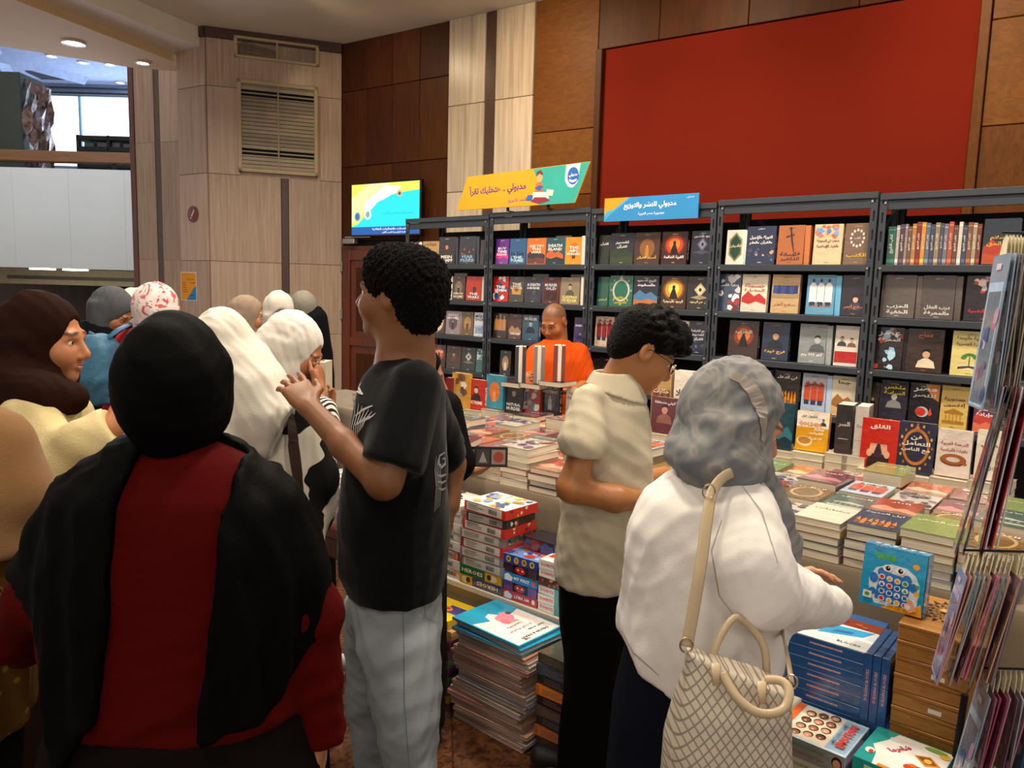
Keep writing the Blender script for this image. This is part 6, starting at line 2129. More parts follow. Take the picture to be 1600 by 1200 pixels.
def hand(S, w_, d, n, sc=1.0, curl=(25, 30, 35, 40), thumb=1, spread=.10, tcurl=20, pinch=0.):
    """w_: wrist, d: towards the knuckles, n: the way the palm faces, thumb: +1 / -1 side along d x n"""
    w_, d, n = [np.array(v, float) for v in (w_, d, n)]
    d /= np.linalg.norm(d)
    n = n - d * (n @ d)
    n /= np.linalg.norm(n)
    sd = np.cross(d, n) * thumb      # towards the thumb
    k = sc
    for i in range(4):
        b = w_ + d * .082 * k + sd * (.030 - .0195 * i) * k
        S.cap(w_ + sd * (.014 - .009 * i) * k, b, .0155 * k, .0125 * k, .012 * k)
    S.ell(w_ + d * .045 * k + sd * .0 * k, np.array([.037, .046, .014]) * k, np.stack([sd, d, n * np.sign(np.linalg.det(np.stack([sd, d, n], 1)))], 1), .012 * k)
    ln = [.94, 1.05, .98, .78]
    for i in range(4):
        b = w_ + d * (.082 - .004 * abs(i - 1)) * k + sd * (.030 - .0195 * i) * k
        dd = d + sd * spread * (1.5 - i)
        dd /= np.linalg.norm(dd)
        c = math.radians(curl[i])
        p = b
        for j, (l_, r0, r1) in enumerate(((.042, .0095, .0085), (.026, .0085, .0075), (.021, .0075, .0062))):
            an = c * (.7 + .75 * j)
            v = dd * math.cos(an) + n * math.sin(an)
            q = p + v * l_ * ln[i] * k
            S.cap(p, q, r0 * k, r1 * k, .004 * k)
            p = q
    b = w_ + d * .022 * k + sd * .026 * k
    t = math.radians(tcurl)
    v = d * .75 + sd * .62 + n * .2
    v /= np.linalg.norm(v)
    q = b + v * .044 * k
    S.cap(b - sd * .01 * k, q, .0155 * k, .0105 * k, .012 * k)
    v2 = d * (.9) + sd * (.35 - math.sin(t)) + n * math.sin(t) * .8
    v2 /= np.linalg.norm(v2)
    q2 = q + v2 * .030 * k
    S.cap(q, q2, .0105 * k, .0085 * k, .005 * k)
    S.cap(q2, q2 + v2 * .014 * k, .0085 * k, .0068 * k, .004 * k)
    return (w_ - .1 * k, w_ + .1 * k)


def hbox(w_, d, sc=1.0):
    c = np.array(w_) + np.array(d) / np.linalg.norm(d) * .09 * sc
    return (c - .105 * sc, c + .105 * sc)


def rows_px(lst, D):
    """(py, x left, x right, half depth[, dD[, angle]]) -> loft rows at distance D"""
    out = []
    for r in lst:
        py, xl, xr, rd = r[:4]
        dD = r[4] if len(r) > 4 else 0.
        an = r[5] if len(r) > 5 else 0.
        A, B = lc(xl, py, D + dD), lc(xr, py, D + dD)
        out.append(((A[2] + B[2]) / 2, (A[0] + B[0]) / 2, D + dD, (B[0] - A[0]) / 2, rd, an))
    return out


def shrink(rows, k=.85, extra=0.):
    return [(r[0], r[1], r[2], r[3] * k - extra, r[4] * k - extra) + tuple(r[5:]) for r in rows]


def person(label, px, D, **kw):
    p = to_world(lc(px, 700, D)[None])[0]
    return thing('person', label, 'person', (p[0], p[1], 0), **kw)


def legs(S, a, D, hip, hw, theta=90, r=.058, sc=1., foot=True, apart=.6):
    """two legs from hip height to the floor"""
    R = frame(theta)
    out = []
    for x in (-1, 1):
        base = np.array([a, D, 0]) + R[:, 0] * x * hw * apart
        h = np.array([a, D, 0]) + R[:, 0] * x * hw * .8
        kn = base + R[:, 1] * .02
        S.cap([h[0], h[1], hip], [kn[0], kn[1], hip * .52], r, r * .68, .03)
        S.cap([kn[0], kn[1], hip * .52], [base[0], base[1], .08], r * .68, r * .45, .02)
        if foot:
            t = base + R[:, 1] * .14 * sc
            S.cap([base[0], base[1], .045], [t[0], t[1], .035], .038 * sc, .032 * sc, .02)
        out.append(base)
    return out


def shoes(par, feet, theta, col, sc=1., sole='d8d4cc'):
    R = frame(theta)
    for b in feet:
        S = Solid()
        t = b + R[:, 1] * .155 * sc
        h = b - R[:, 1] * .03 * sc
        S.cap([h[0], h[1], .055], [t[0], t[1], .042], .046 * sc, .042 * sc, .02)
        S.cap([b[0], b[1], .06], [b[0], b[1], .10], .045 * sc, .042 * sc, .02)
        S.cut(lambda X, Y, Z: .008 - Z + 0 * X + 0 * Y)
        flesh('shoe', S, mat('shoe_' + col, col, rough=.5), par, .009)


def skinmat():
    if 'skin' not in MATS:
        m_ = mat('skin', 'ffffff', rough=.46, attr=True, var=.05, scale=30, bump=.05, bscale=300)
        b = m_.node_tree.nodes['Principled BSDF']
        b.inputs['Subsurface Weight'].default_value = .04
        b.inputs['Subsurface Radius'].default_value = (.012, .004, .002)
        b.inputs['Subsurface Scale'].default_value = .6
    return MATS['skin']


def cloth(name, col, rough=.9, sheen=.0, bump=.12, bscale=220, var=.06, **kw):
    kw.setdefault('spec', .06 if sum(int(col[i:i + 2], 16) for i in (0, 2, 4)) < 110 else .2)
    return mat(name, col, rough=rough, sheen=sheen * .25, bump=bump, bscale=bscale, var=var, **kw)


def pattern(name, c1, c2, scale, lo, hi, stretch=(1, 1, 1), dist=0., kind='noise', c3=None):
    if name in MATS:
        return MATS[name]
    m_ = mat(name, c1, rough=.9, spec=.2)
    nt = m_.node_tree
    N, L = nt.nodes, nt.links
    mp = [n for n in N if n.type == 'MAPPING'][0]
    mp.inputs['Scale'].default_value = stretch
    if kind == 'noise':
        t = N.new('ShaderNodeTexNoise')
        t.inputs['Scale'].default_value = scale
        t.inputs['Distortion'].default_value = dist
        t.inputs['Detail'].default_value = 1
    elif kind == 'wave':
        t = N.new('ShaderNodeTexWave')
        t.inputs['Scale'].default_value = scale
        t.inputs['Distortion'].default_value = dist
    else:
        t = N.new('ShaderNodeTexVoronoi')
        t.inputs['Scale'].default_value = scale
    L.new(mp.outputs[0], t.inputs['Vector'])
    r = N.new('ShaderNodeValToRGB')
    r.color_ramp.elements[0].position = lo
    r.color_ramp.elements[1].position = hi
    r.color_ramp.elements[0].color = hx(c1)
    r.color_ramp.elements[1].color = hx(c2)
    if c3:
        e = r.color_ramp.elements.new(min(.98, hi + .08))
        e.color = hx(c3)
    L.new(t.outputs[1] if kind == 'wave' else t.outputs[0], r.inputs[0])
    L.new(r.outputs[0], N['Principled BSDF'].inputs['Base Color'])
    return m_


def decal(par, key, lines, material, wd=.0025, name='print', D=None, lift=.002):
    """ribbons lying on a garment: each line is a list of pixels projected on to the mesh, stored as real geometry"""
    from mathutils.bvhtree import BVHTree
    V, Q = SURF[key + par.name]
    W = to_world(V)
    bv = BVHTree.FromPolygons([tuple(v) for v in W], [tuple(int(i) for i in q) for q in Q])
    off = np.array(par.location)
    b = MB()
    for ln in lines:
        w2 = ln[0] if isinstance(ln[0], (int, float)) else wd
        pts = ln[1:] if isinstance(ln[0], (int, float)) else ln
        P = []
        for i in range(len(pts) - 1):
            for j in range(5):
                t = j / 5
                P.append((pts[i][0] * (1 - t) + pts[i + 1][0] * t, pts[i][1] * (1 - t) + pts[i + 1][1] * t))
        P.append(pts[-1])
        hit = []
        for q in P:
            d = ray(*q)
            d = d / np.linalg.norm(d)
            h, nn, _, _ = bv.ray_cast(Vector(CAM), Vector(d))
            if h is not None:
                hit.append((np.array(h), np.array(nn)))
        if len(hit) < 2:
            continue
        vs = []
        for i, (h, nn) in enumerate(hit):
            t = hit[min(i + 1, len(hit) - 1)][0] - hit[max(i - 1, 0)][0]
            s_ = np.cross(t, nn)
            s_ /= np.linalg.norm(s_) + 1e-9
            e = w2 * (.35 + .65 * math.sin(math.pi * (i + .5) / len(hit)))
            vs += [h + nn * lift + s_ * e - off, h + nn * lift - s_ * e - off]
        fs = [(2 * i, 2 * i + 1, 2 * i + 3, 2 * i + 2) for i in range(len(hit) - 1)]
        b.raw(vs, fs)
    if b.v:
        return link(name, b.mesh(name, material), par)

# ------------------------------------------------------------------ people
SK = skinmat()
nzf = lambda P, f, s: np.sin(P[:, 0] * f + s) * np.sin(P[:, 1] * f * 1.07 + 2 * s) * np.sin(P[:, 2] * f * .93 + 3 * s)


def hijab(par, H, rows, mtl, D, label=None, face=True, fr=60, am=.004, t=(0, .2, 1), seed=1, name='hijab', grow=0., step=.007, wrapneck=True, cuts=(), extra=None, facer=(.060, .062, .083), facec=(0, .105, -.014)):
    S = Solid()
    S.ell(H.p(0, -.020, .012), np.array([.087 + grow, .112 + grow, .117 + grow]) * H.s, H.R, .02)
    if wrapneck:
        S.ell(H.p(0, .01, -.075), np.array([.074 + grow, .082 + grow, .07]) * H.s, H.R, .03)
    if rows:
        S.loft(rows, .03)
    if extra:
        extra(S)
    if face:
        S.ell(H.p(*facec), np.array(facer) * H.s, H.R, .012, True)
    for c in cuts:
        S.cut(c)
    fine = None
    return flesh(name, S, mtl, par, step, fine, disp=lambda P: folds(P, t, fr, am, seed), label=label, smooth=1)


# 1. woman in front, seen from behind: black headscarf and shawl over a dark red blouse ------------------------------------------------
D = 1.30
A = person('woman in black headscarf and shawl over a dark red blouse, back to the camera', 280, D)
rB = rows_px([(690, 215, 335, .06), (715, 150, 400, .09), (760, 92, 452, .125), (830, 70, 480, .14), (930, 62, 490, .15), (1020, 75, 482, .155), (1097, 82, 478, .165)], D)
rS = rows_px([(1085, 95, 470, .155), (1200, 70, 500, .175), (1500, 55, 515, .19), (1800, 50, 520, .20)], D)
H = Head(lc(276, 605, D - .0), 92, 10, 0, 1.0)
S = Solid()
H.skin(S, lc(276, 715, D))
S.loft(shrink(rB[1:], .82), .03)
for x in (-1, 1):
    sh = lc(276 + x * 150, 775, D)
    el = lc(26, 972, D + .06) if x < 0 else lc(490, 962, D + .03)
    wr = lc(45, 1000, D + .30) if x < 0 else lc(492, 1150, D + .02)
    S.limb([sh, el, wr], [.05, .04, .028], .02)
    hand(S, wr, np.array([0, .2, -1.]) if x > 0 else np.array([.1, 1, .0]), np.array([-x * 1., .0, -.0]), .95, (30, 35, 40, 45), thumb=-x)
ft = legs(S, lc(276, 900, D)[0], D, .8, .09, 90)
flesh('body', S, SK, A, .009, [hbox(lc(492, 1150, D + .02), np.array([0, .2, -1.]))], .0045, color=H.paint('b07a58'))
shoes(A, ft, 90, '1c1a1a')
BL = mat('dark_red_crepe', '480504', rough=.9, spec=.08, var=.07, scale=6, stretch=(1, 1, 22), bump=.25, bscale=60)
S = Solid()
S.loft(rB, .04)
S.chain([lc(140, 785, D), lc(60, 930, D + .02), lc(18, 985, D + .07), lc(42, 1012, D + .32)], [.05, .05, .055, .045], .03)
S.chain([lc(420, 785, D), lc(488, 960, D + .02), lc(497, 1145, D + .03)], [.05, .05, .05], .03)
S.cut(lambda X, Y, Z: lc(300, 1166, D)[2] - Z + 0 * X + 0 * Y)
zh = lc(276, 1097, D)[2]
S.add(lambda X, Y, Z: np.maximum(np.maximum(Z - zh, np.abs(X - lc(276, 900, D)[0]) - (lc(455, 1097, D)[0] - lc(276, 900, D)[0]) + .01), 0 * Y - 1), [lc(60, 1100, D)[0], D - .3, lc(276, 1200, D)[2]], [lc(455, 1100, D)[0], D + .3, zh], .002, True)
flesh('blouse', S, BL, A, .008, disp=lambda P: folds(P, (1, .1, .35), 22, .007 , 3) * np.clip((zh + .3 - P[:, 2]) / .25, .15, 1))
S = Solid()
S.loft(rS, .03, folds=(.05, 11, 0, 2))
flesh('skirt', S, cloth('black_brown_skirt', '120d0b'), A, .012)
BK = cloth('black_chiffon', '030303', rough=.7, sheen=.0, var=.1)
hijab(A, H, rows_px([(560, 206, 350, .092), (610, 196, 356, .105), (645, 198, 356, .10), (672, 209, 346, .09), (697, 228, 328, .08, .0), (718, 250, 302, .055)], D), BK, D, 'black wrapped headscarf', face=True, fr=26, am=.0042, t=(1, 0, -.45), seed=5, wrapneck=False)
# shawl hanging in two panels down the back, red blouse showing between them
S = Solid()
rW = [(r[0], r[1], r[2], r[3] + (.006 if i < 3 else .012), r[4] + .026) for i, r in enumerate(rB)]
rW = rows_px([(676, 200, 345, .085), (700, 160, 390, .10)], D) + rW[2:]
rW.append((rB[-1][0] - .16, rB[-1][1], D, rB[-1][3] + .02, .195))
S.loft(rW, .03, folds=(.045, 17, .6, 5), round_=.02)
S.chain([lc(135, 790, D), lc(80, 905, D - .0), lc(72, 985, D + .0)], [.062, .062, .045], .03)
S.chain([lc(425, 790, D), lc(458, 900, D + .0), lc(478, 1000, D + .0)], [.060, .056, .035], .03)
li = [(660, 195, 345), (690, 212, 322), (740, 178, 331), (800, 172, 330), (900, 172, 328), (960, 178, 326), (1030, 165, 322), (1110, 160, 312), (1200, 150, 310)]
zt_ = [lc(276, r[0], D - .15)[2] for r in li][::-1]
al_ = [lc(r[1], r[0], D - .15)[0] for r in li][::-1]
ar_ = [lc(r[2], r[0], D - .15)[0] for r in li][::-1]


def strip(X, Y, Z):
    l_ = np.interp(Z.ravel(), zt_, al_).reshape(Z.shape)
    r_ = np.interp(Z.ravel(), zt_, ar_).reshape(Z.shape)
    return np.maximum(np.maximum(l_ - X, X - r_), Y - (D + .02))


S.add(strip, [min(al_), D - .35, zt_[0]], [max(ar_), D + .02, zt_[-1]], .006, True)
xl_ = lambda p_, y_=1000: lc(p_, y_, D - .1)[0]
xs_ = [xl_(0), xl_(60), xl_(100), xl_(165), xl_(320), xl_(335), xl_(420), xl_(470), xl_(515), xl_(560)]
zs_ = [lc(0, v, D - .1)[2] for v in (930, 985, 1195, 1105, 1108, 1125, 1112, 1030, 1015, 1000)]


def hem(X, Y, Z):
    return np.interp(X.ravel(), xs_, zs_).reshape(X.shape) - Z + 0 * Y


S.cut(hem)
flesh('shawl', S, BK, A, .009, disp=lambda P: folds(P, (.08, 0, 1), 30, .0065, 8, ridge=.6), label='black shawl hanging in two panels')

# 2. teenager in the black T-shirt -------------------------------------------------------------------------------------------------
D = 2.0
A = person('tall teenager with black afro, black T-shirt and pale jeans, one hand on a shoulder', 620, D)
H = Head(lc(622, 463, D), 163, -4, 0, 1.0)
rB = rows_px([(543, 607, 652, .05, .02), (560, 590, 672, .08, .01), (585, 566, 688, .13, .0), (620, 556, 694, .17, .0), (680, 545, 697, .165), (740, 535, 701, .15), (820, 527, 702, .145), (890, 530, 700, .15), (926, 545, 692, .145)], D)
S = Solid()
H.skin(S, lc(624, 560, D + .01), nk=.055)
S.cap(H.p(0, -.03, -.03), lc(645, 560, D + .03), .058, .062, .04)
S.loft(shrink(rB[1:], .82), .03)
sh, el, wr = lc(650, 618, D - .13), lc(600, 752, D - .20), lc(484, 637, D - .02)
S.limb([sh, lc(625, 690, D - .18), el, (el + wr) / 2 + [0, -.0, -.006], wr], [.055, .047, .043, .036, .027], .02)
kn = lc(450, 588, D + .06) - wr
hand(S, wr, kn, np.array([-.45, .85, -.25]), 1.0, (14, 17, 20, 24), thumb=-1, tcurl=10, spread=.06)
sh2, el2, wr2 = lc(655, 618, D + .16), lc(706, 725, D + .24), lc(703, 790, D + .20)
S.limb([sh2, el2, wr2], [.05, .04, .03], .02)
hand(S, wr2, np.array([-.1, -.0, -1.]), np.array([-1., -.2, 0]), .9, (30, 35, 40, 45), thumb=1)
flesh('body', S, SK, A, .0085, [H.box(), hbox(wr, kn)], .0038, color=H.paint('7e5030', lips='7c463a', brow='14100e'))
H.eyes(A)
TS = cloth('black_jersey', '0d0e10', rough=.8, sheen=.35)
S = Solid()
S.chain([lc(648, 602, D - .12), lc(617, 715, D - .18)], [.066, .080], .045)
S.chain([lc(655, 606, D + .14), lc(690, 705, D + .22)], [.07, .074], .045)
dv_ = lc(602, 727, D - .19) - lc(648, 600, D - .12)
dv_ /= np.linalg.norm(dv_)
cv_ = lc(604, 726, D - .19)
S.add(lambda X, Y, Z: -((X - cv_[0]) * dv_[0] + (Y - cv_[1]) * dv_[1] + (Z - cv_[2]) * dv_[2]), cv_ - [.115, .12, .07], cv_ + [.12, .12, .05], .003, True)
S.loft(rB, .035)
S.cap(lc(630, 520, D), lc(632, 556, D + .01), .05, .052, .01, True)
flesh('t_shirt', S, TS, A, .0075, disp=lambda P: folds(P, (.3, .2, 1), 16, .006, 12) + folds(P, (1, 0, .4), 20, .004, 13) * (P[:, 2] < 1.15), label='black T-shirt with white line print')
WP = mat('white_print_ink', 'c9ccd0', rough=.6)
q = random.Random(8)
ln = []
for i in range(9):
    x0 = 546 + 2.6 * i
    ln.append([.0022, (x0, 700 - i * 4), (x0 - 3 + i, 672 - 2 * i), (x0 + 1 + i * 1.4, 645 + i), (x0 + i * 2.6, 622 + 3 * i)])
ln += [[.003, (556, 650), (568, 640), (583, 634)], [.003, (556, 664), (570, 655), (584, 650)], [.0035, (552, 610), (560, 612), (568, 616)], [.0035, (565, 598), (561, 606), (566, 614)]]
decal(A, 't_shirt', ln, WP, name='front_print')
ln = []
for i in range(4):
    ln.append([.0016, (681 + i * 2.6, 712 + 4 * i), (679 + i * 2.6, 735), (681 + i * 2.4, 760), (678 + i * 2.6, 800 - 3 * i)])
ln += [[.004, (694, 707), (686, 712), (684, 724), (689, 730), (695, 724), (694, 716), (690, 717)], [.003, (683, 742), (689, 744), (696, 741)], [.003, (683, 752), (690, 754), (696, 751)], [.003, (684, 762), (690, 765), (696, 762)]]
decal(A, 't_shirt', ln, mat('grey_print_ink', '8a8c8f', rough=.6), name='back_print')
S = Solid()
S.ell(H.p(0, -.024, .042), (.098, .112, .094), H.R, .02)
S.ell(H.p(0, -.062, -.025), (.078, .062, .075), H.R, .04)
S.ell(H.p(0, .035, .078), (.076, .05, .052), H.R, .03)
S.ell(H.p(0, .145, -.035), (.12, .098, .09), H.R, .015, True)
for x in (-1, 1):
    S.ell(H.p(x * .095, .02, -.035), (.04, .045, .052), H.R, .012, True)
flesh('hair', S, cloth('black_afro_hair', '0b0807', rough=.9, sheen=.1, bump=1.0, bscale=160), A, .0042, disp=lambda P: .0042 * nzf(P, 330, 1) + .0035 * nzf(P, 190, 2) + .003 * nzf(P, 520, 3), smooth=0)
JN = cloth('pale_blue_denim', '8e979b', rough=.85, var=.10, scale=7, bump=.18, bscale=320, sheen=.2)
rN = rows_px([(905, 552, 690, .13, -.0), (950, 548, 690, .135), (1010, 556, 691, .10, -.06), (1100, 578, 691, .095, -.09), (1200, 600, 684, .092, -.10), (1290, 606, 680, .09, -.10), (1370, 612, 682, .10, -.09)], D)
rF = rows_px([(930, 540, 660, .11, .04), (1010, 533, 620, .10, .12), (1100, 540, 625, .095, .15), (1200, 556, 640, .092, .17), (1330, 566, 640, .09, .18)], D)
for nm, rr, sd_ in (('jeans', rN, 3), ):
    S = Solid()
    S.loft(rN, .03, round_=.006)
    S.loft(rF, .03, round_=.006)
    flesh('jeans', S, JN, A, .009, disp=lambda P: folds(P, (1, .1, .45), 24, .008, 15, n=4) + folds(P, (.1, .0, 1), 12, .006, 16))
for ln_ in ([[.0012, (628, 930), (631, 1010), (632, 1100), (640, 1200)], [.001, (660, 930), (664, 965), (688, 975)]]):
    decal(A, 'jeans', [ln_], mat('denim_seam', '5f6c74'), name='seam', lift=.003)
shoes(A, [np.array([rN[0][1] + .02, D - .1, 0]), np.array([rN[0][1] - .08, D + .18, 0])], 165, 'c8c8c8', 1.1)

# 3. boy with glasses in the cream polo ------------------------------------------------------------------------------------------
D = 2.25
A = person('boy with curly hair and glasses in a cream polo shirt, looking down', 950, D)
H = Head(lc(1003, 549, D), 6, 30, 0, .98)
rB = rows_px([(590, 930, 985, .05), (606, 912, 1000, .075), (630, 896, 1010, .12), (665, 884, 1018, .14), (710, 882, 1021, .14), (760, 879, 1019, .14), (820, 872, 1012, .14), (870, 866, 1004, .14), (909, 864, 996, .14)], D)
S = Solid()
H.skin(S, lc(958, 612, D + .01), nk=.05)
S.loft(shrink(rB[1:], .82), .03)
sh, el, wr = lc(924, 648, D - .11), lc(894, 762, D - .16), lc(1022, 782, D - .10)
S.limb([sh, el, (el + wr) / 2 + [0, -.035, -.004], wr], [.05, .042, .036, .026], .02)
hand(S, wr, np.array([1, .75, .05]), np.array([0, .5, -1.]), .88, (45, 50, 55, 60), thumb=-1)
S.limb([lc(965, 645, D + .16), lc(1000, 755, D + .24), lc(1040, 740, D + .34)], [.05, .04, .026], .02)
hand(S, lc(1040, 740, D + .34), np.array([1, .3, -.2]), np.array([0, -.3, -1.]), .88, (45, 50, 55, 60), thumb=1)
flesh('body', S, SK, A, .0085, [H.box()], .0038, color=H.paint('a56c3c', lips='a0604c', brow='14100e'))
H.eyes(A)
H.glasses(A)
PO = cloth('cream_pique', 'c6bda4', rough=.9, bump=.2, bscale=380)
S = Solid()
S.chain([lc(920, 626, D - .10), lc(910, 690, D - .145)], [.050, .070], .03)
S.chain([lc(965, 630, D + .14), lc(985, 700, D + .2)], [.062, .066], .045)
zs = lc(908, 712, D - .15)
S.add(lambda X, Y, Z: Z - (zs[2] - .10 * (X - zs[0])), zs - [.11, .11, .08], zs + [.12, .12, .012], .003, True)
S.loft(rB, .035)
flesh('polo_shirt', S, PO, A, .0075, disp=lambda P: folds(P, (1, .2, -.5), 17, .006, 22, n=4) + folds(P, (1, 0, .15), 30, .005, 23) * np.clip((.98 - P[:, 2]) * 6, 0, 1))
# collar
S = Solid()
S.loft(rows_px([(580, 927, 990, .070, .0), (598, 916, 1002, .088, .0), (622, 903, 1011, .115, .0), (636, 898, 1010, .125, .0)], D), .01, round_=.004)
S.loft(rows_px([(560, 933, 983, .060, .0), (596, 930, 986, .064, .0), (604, 932, 984, .06, .0)], D), .004, sub=True)
S.cut(lambda X, Y, Z: (lc(935, 606, D)[2] - .30 * (X - lc(935, 600, D)[0])) - Z + 0 * Y)
flesh('collar', S, PO, A, .005)
S = Solid()
S.loft(rows_px([(898, 872, 994, .118), (960, 874, 1000, .12), (1020, 880, 985, .115), (1080, 880, 985, .11), (1140, 872, 984, .11), (1240, 866, 985, .11), (1330, 864, 988, .12)], D), .03, folds=(.06, 5, 1, 2))
flesh('trousers', S, cloth('black_trousers', '0b0b0b'), A, .01, disp=lambda P: folds(P, (.1, 0, 1), 16, .006, 25))
shoes(A, [np.array([lc(870, 900, D)[0], D - .06, 0]), np.array([lc(930, 900, D)[0], D + .08, 0])], 150, '101010', 1.0)
S = Solid()
S.ell(H.p(0, -.018, .052), np.array([.084, .098, .082]), H.R, .02)
S.ell(H.p(0, -.062, -.005), np.array([.070, .045, .06]), H.R, .03)
S.ell(H.p(0, .05, .088), np.array([.078, .062, .05]), H.R, .03)
q = random.Random(5)
for i in range(170):
    u, v = q.uniform(-1, 1), q.uniform(0, 2 * math.pi)
    d_ = np.array([math.sqrt(1 - u * u) * math.cos(v), math.sqrt(1 - u * u) * math.sin(v), u])
    if d_[2] < -.15 or (d_[1] < -.5 and d_[2] < .2):
        continue
    c = np.array([0, .006, .052]) + d_ * np.array([.086, .108, .088])
    S.ell(H.p(*c), np.array([.0165, .0165, .012]) * q.uniform(.7, 1.25), frame(q.uniform(0, 360), q.uniform(-60, 60)), .005)
S.ell(H.p(0, .150, -.022), (.11, .078, .075), H.R, .012, True)
for x in (-1, 1):
    S.ell(H.p(x * .092, .025, -.03), (.035, .05, .045), H.R, .01, True)
flesh('hair', S, cloth('curly_black_hair', '0a0807', rough=.55, sheen=.1, bump=.7, bscale=130), A, .0042, disp=lambda P: .0022 * nzf(P, 420, 1), smooth=0)

# 4. woman in the grey headscarf and white jacket -----------------------------------------------------------------------------------
D = 1.62
A = person('woman in grey patterned headscarf and white jacket reaching over the boxes', 1110, D)
H = Head(lc(1148, 655, D + .02), 4, 26, 0, 1.02)
rB = rows_px([(722, 1085, 1170, .07), (742, 1046, 1190, .10), (775, 1005, 1208, .14), (820, 982, 1222, .155), (880, 972, 1232, .165), (940, 968, 1232, .17), (990, 964, 1226, .175), (1052, 972, 1214, .175)], D)
S = Solid()
H.skin(S, lc(1115, 745, D))
S.loft(shrink(rB[1:], .82), .03)
# right arm reaching to the right
sh, el, wr = lc(1180, 800, D - .06), lc(1178, 922, D - .16), lc(1296, 946, D + .02)
S.limb([sh, el, wr], [.05, .04, .026], .02)
hand(S, wr, np.array([.25, 1., -.35]), np.array([.1, -.3, -1.]), .88, (25, 30, 35, 35), thumb=1)
# left hand resting in front
wl = lc(1222, 905, D + .22)
S.limb([lc(1150, 790, D + .16), lc(1190, 900, D + .28), wl], [.05, .04, .026], .02)
kl = lc(1262, 896, D + .22) - wl
hand(S, wl, kl, np.array([0, -.6, -.8]), .85, (18, 22, 26, 30), thumb=1)
ft = legs(S, lc(1095, 900, D)[0], D, .75, .09, 60)
flesh('body', S, SK, A, .009, [H.box(), hbox(wl, kl)], .0042, color=H.paint('c08a68', lips='b0645a'))
H.eyes(A)
shoes(A, ft, 60, '2a2624')
WJ = cloth('white_cotton_jacket', 'e4e2dd', rough=.85, bump=.08, bscale=260, sheen=.15, var=.03)
S = Solid()
S.loft(rB, .03)
S.chain([lc(1160, 796, D - .07), lc(1172, 880, D - .15), lc(1186, 925, D - .16), lc(1246, 934, D - .06), lc(1300, 948, D + .02)], [.070, .078, .070, .060, .047], .035)
S.chain([lc(1140, 785, D + .12), lc(1185, 890, D + .26), lc(1224, 905, D + .22)], [.075, .07, .05], .04)
hx_a = [lc(v, 1000, D)[0] for v in (940, 966, 990, 1050, 1150, 1217, 1260)]
hz_a = [lc(1090, v, D)[2] for v in (975, 990, 1024, 1054, 1040, 1030, 1020)]
S.cut(lambda X, Y, Z: np.interp(X.ravel(), hx_a, hz_a).reshape(X.shape) - Z + 0 * Y)
cw_, cd_ = lc(1311, 948, D + .04), np.array([.85, .5, -.12])
S.cut(lambda X, Y, Z: (X - cw_[0]) * cd_[0] + (Y - cw_[1]) * cd_[1] + (Z - cw_[2]) * cd_[2])
flesh('jacket', S, WJ, A, .008, disp=lambda P: folds(P, (.55, .1, -.8), 15, .008, 31, n=4, ridge=.7) + folds(P, (.5, .3, .6), 30, .0028, 32), label='loose white cotton jacket')
for ln_ in ([[.0022, (1030, 1055), (990, 1020), (972, 985)], [.0016, (1128, 812), (1112, 860), (1124, 930), (1150, 965)], [.0016, (1160, 760), (1190, 800), (1215, 880)]]):
    decal(A, 'jacket', [ln_], mat('jacket_seam', 'a8a49c'), name='seam', lift=.0012)
S = Solid()
S.loft(rows_px([(985, 985, 1210, .15), (1100, 958, 1200, .17), (1250, 945, 1200, .18), (1500, 935, 1205, .2), (1640, 930, 1210, .2)], D), .03, folds=(.05, 9, 0, 1))
flesh('skirt', S, cloth('navy_skirt', '10141f'), A, .011)
GH_ = pattern('grey_floral_chiffon', '6c7276', '908f8b', 11, .35, .62, dist=2.2, kind='noise', c3='787b7d')


def tail(S):
    S.chain([lc(1160, 705, D - .02), lc(1192, 742, D + .0), lc(1212, 805, D - .02), lc(1228, 850, D + .02), lc(1240, 895, D + .06)], [.055, .038, .030, .030, .024], .03)
    S.chain([lc(1070, 700, D), lc(1100, 722, D - .06), lc(1160, 735, D - .07)], [.045, .05, .045], .03)


hijab(A, H, rows_px([(640, 1075, 1196, .10), (680, 1062, 1190, .11), (715, 1046, 1196, .115), (738, 1060, 1188, .10), (752, 1092, 1170, .06)], D), GH_, D, 'grey patterned headscarf with a long front tail', fr=38, am=.0055, t=(.8, .2, .75), seed=41, extra=tail, facer=(.066, .075, .088), facec=(0, .102, -.02))
decal(A, 'hijab', [[.015, (1140, 588), (1158, 592), (1176, 610), (1188, 636), (1192, 662), (1190, 690)]], cloth('pale_band', '9c948b'), name='pale_band', lift=.003)

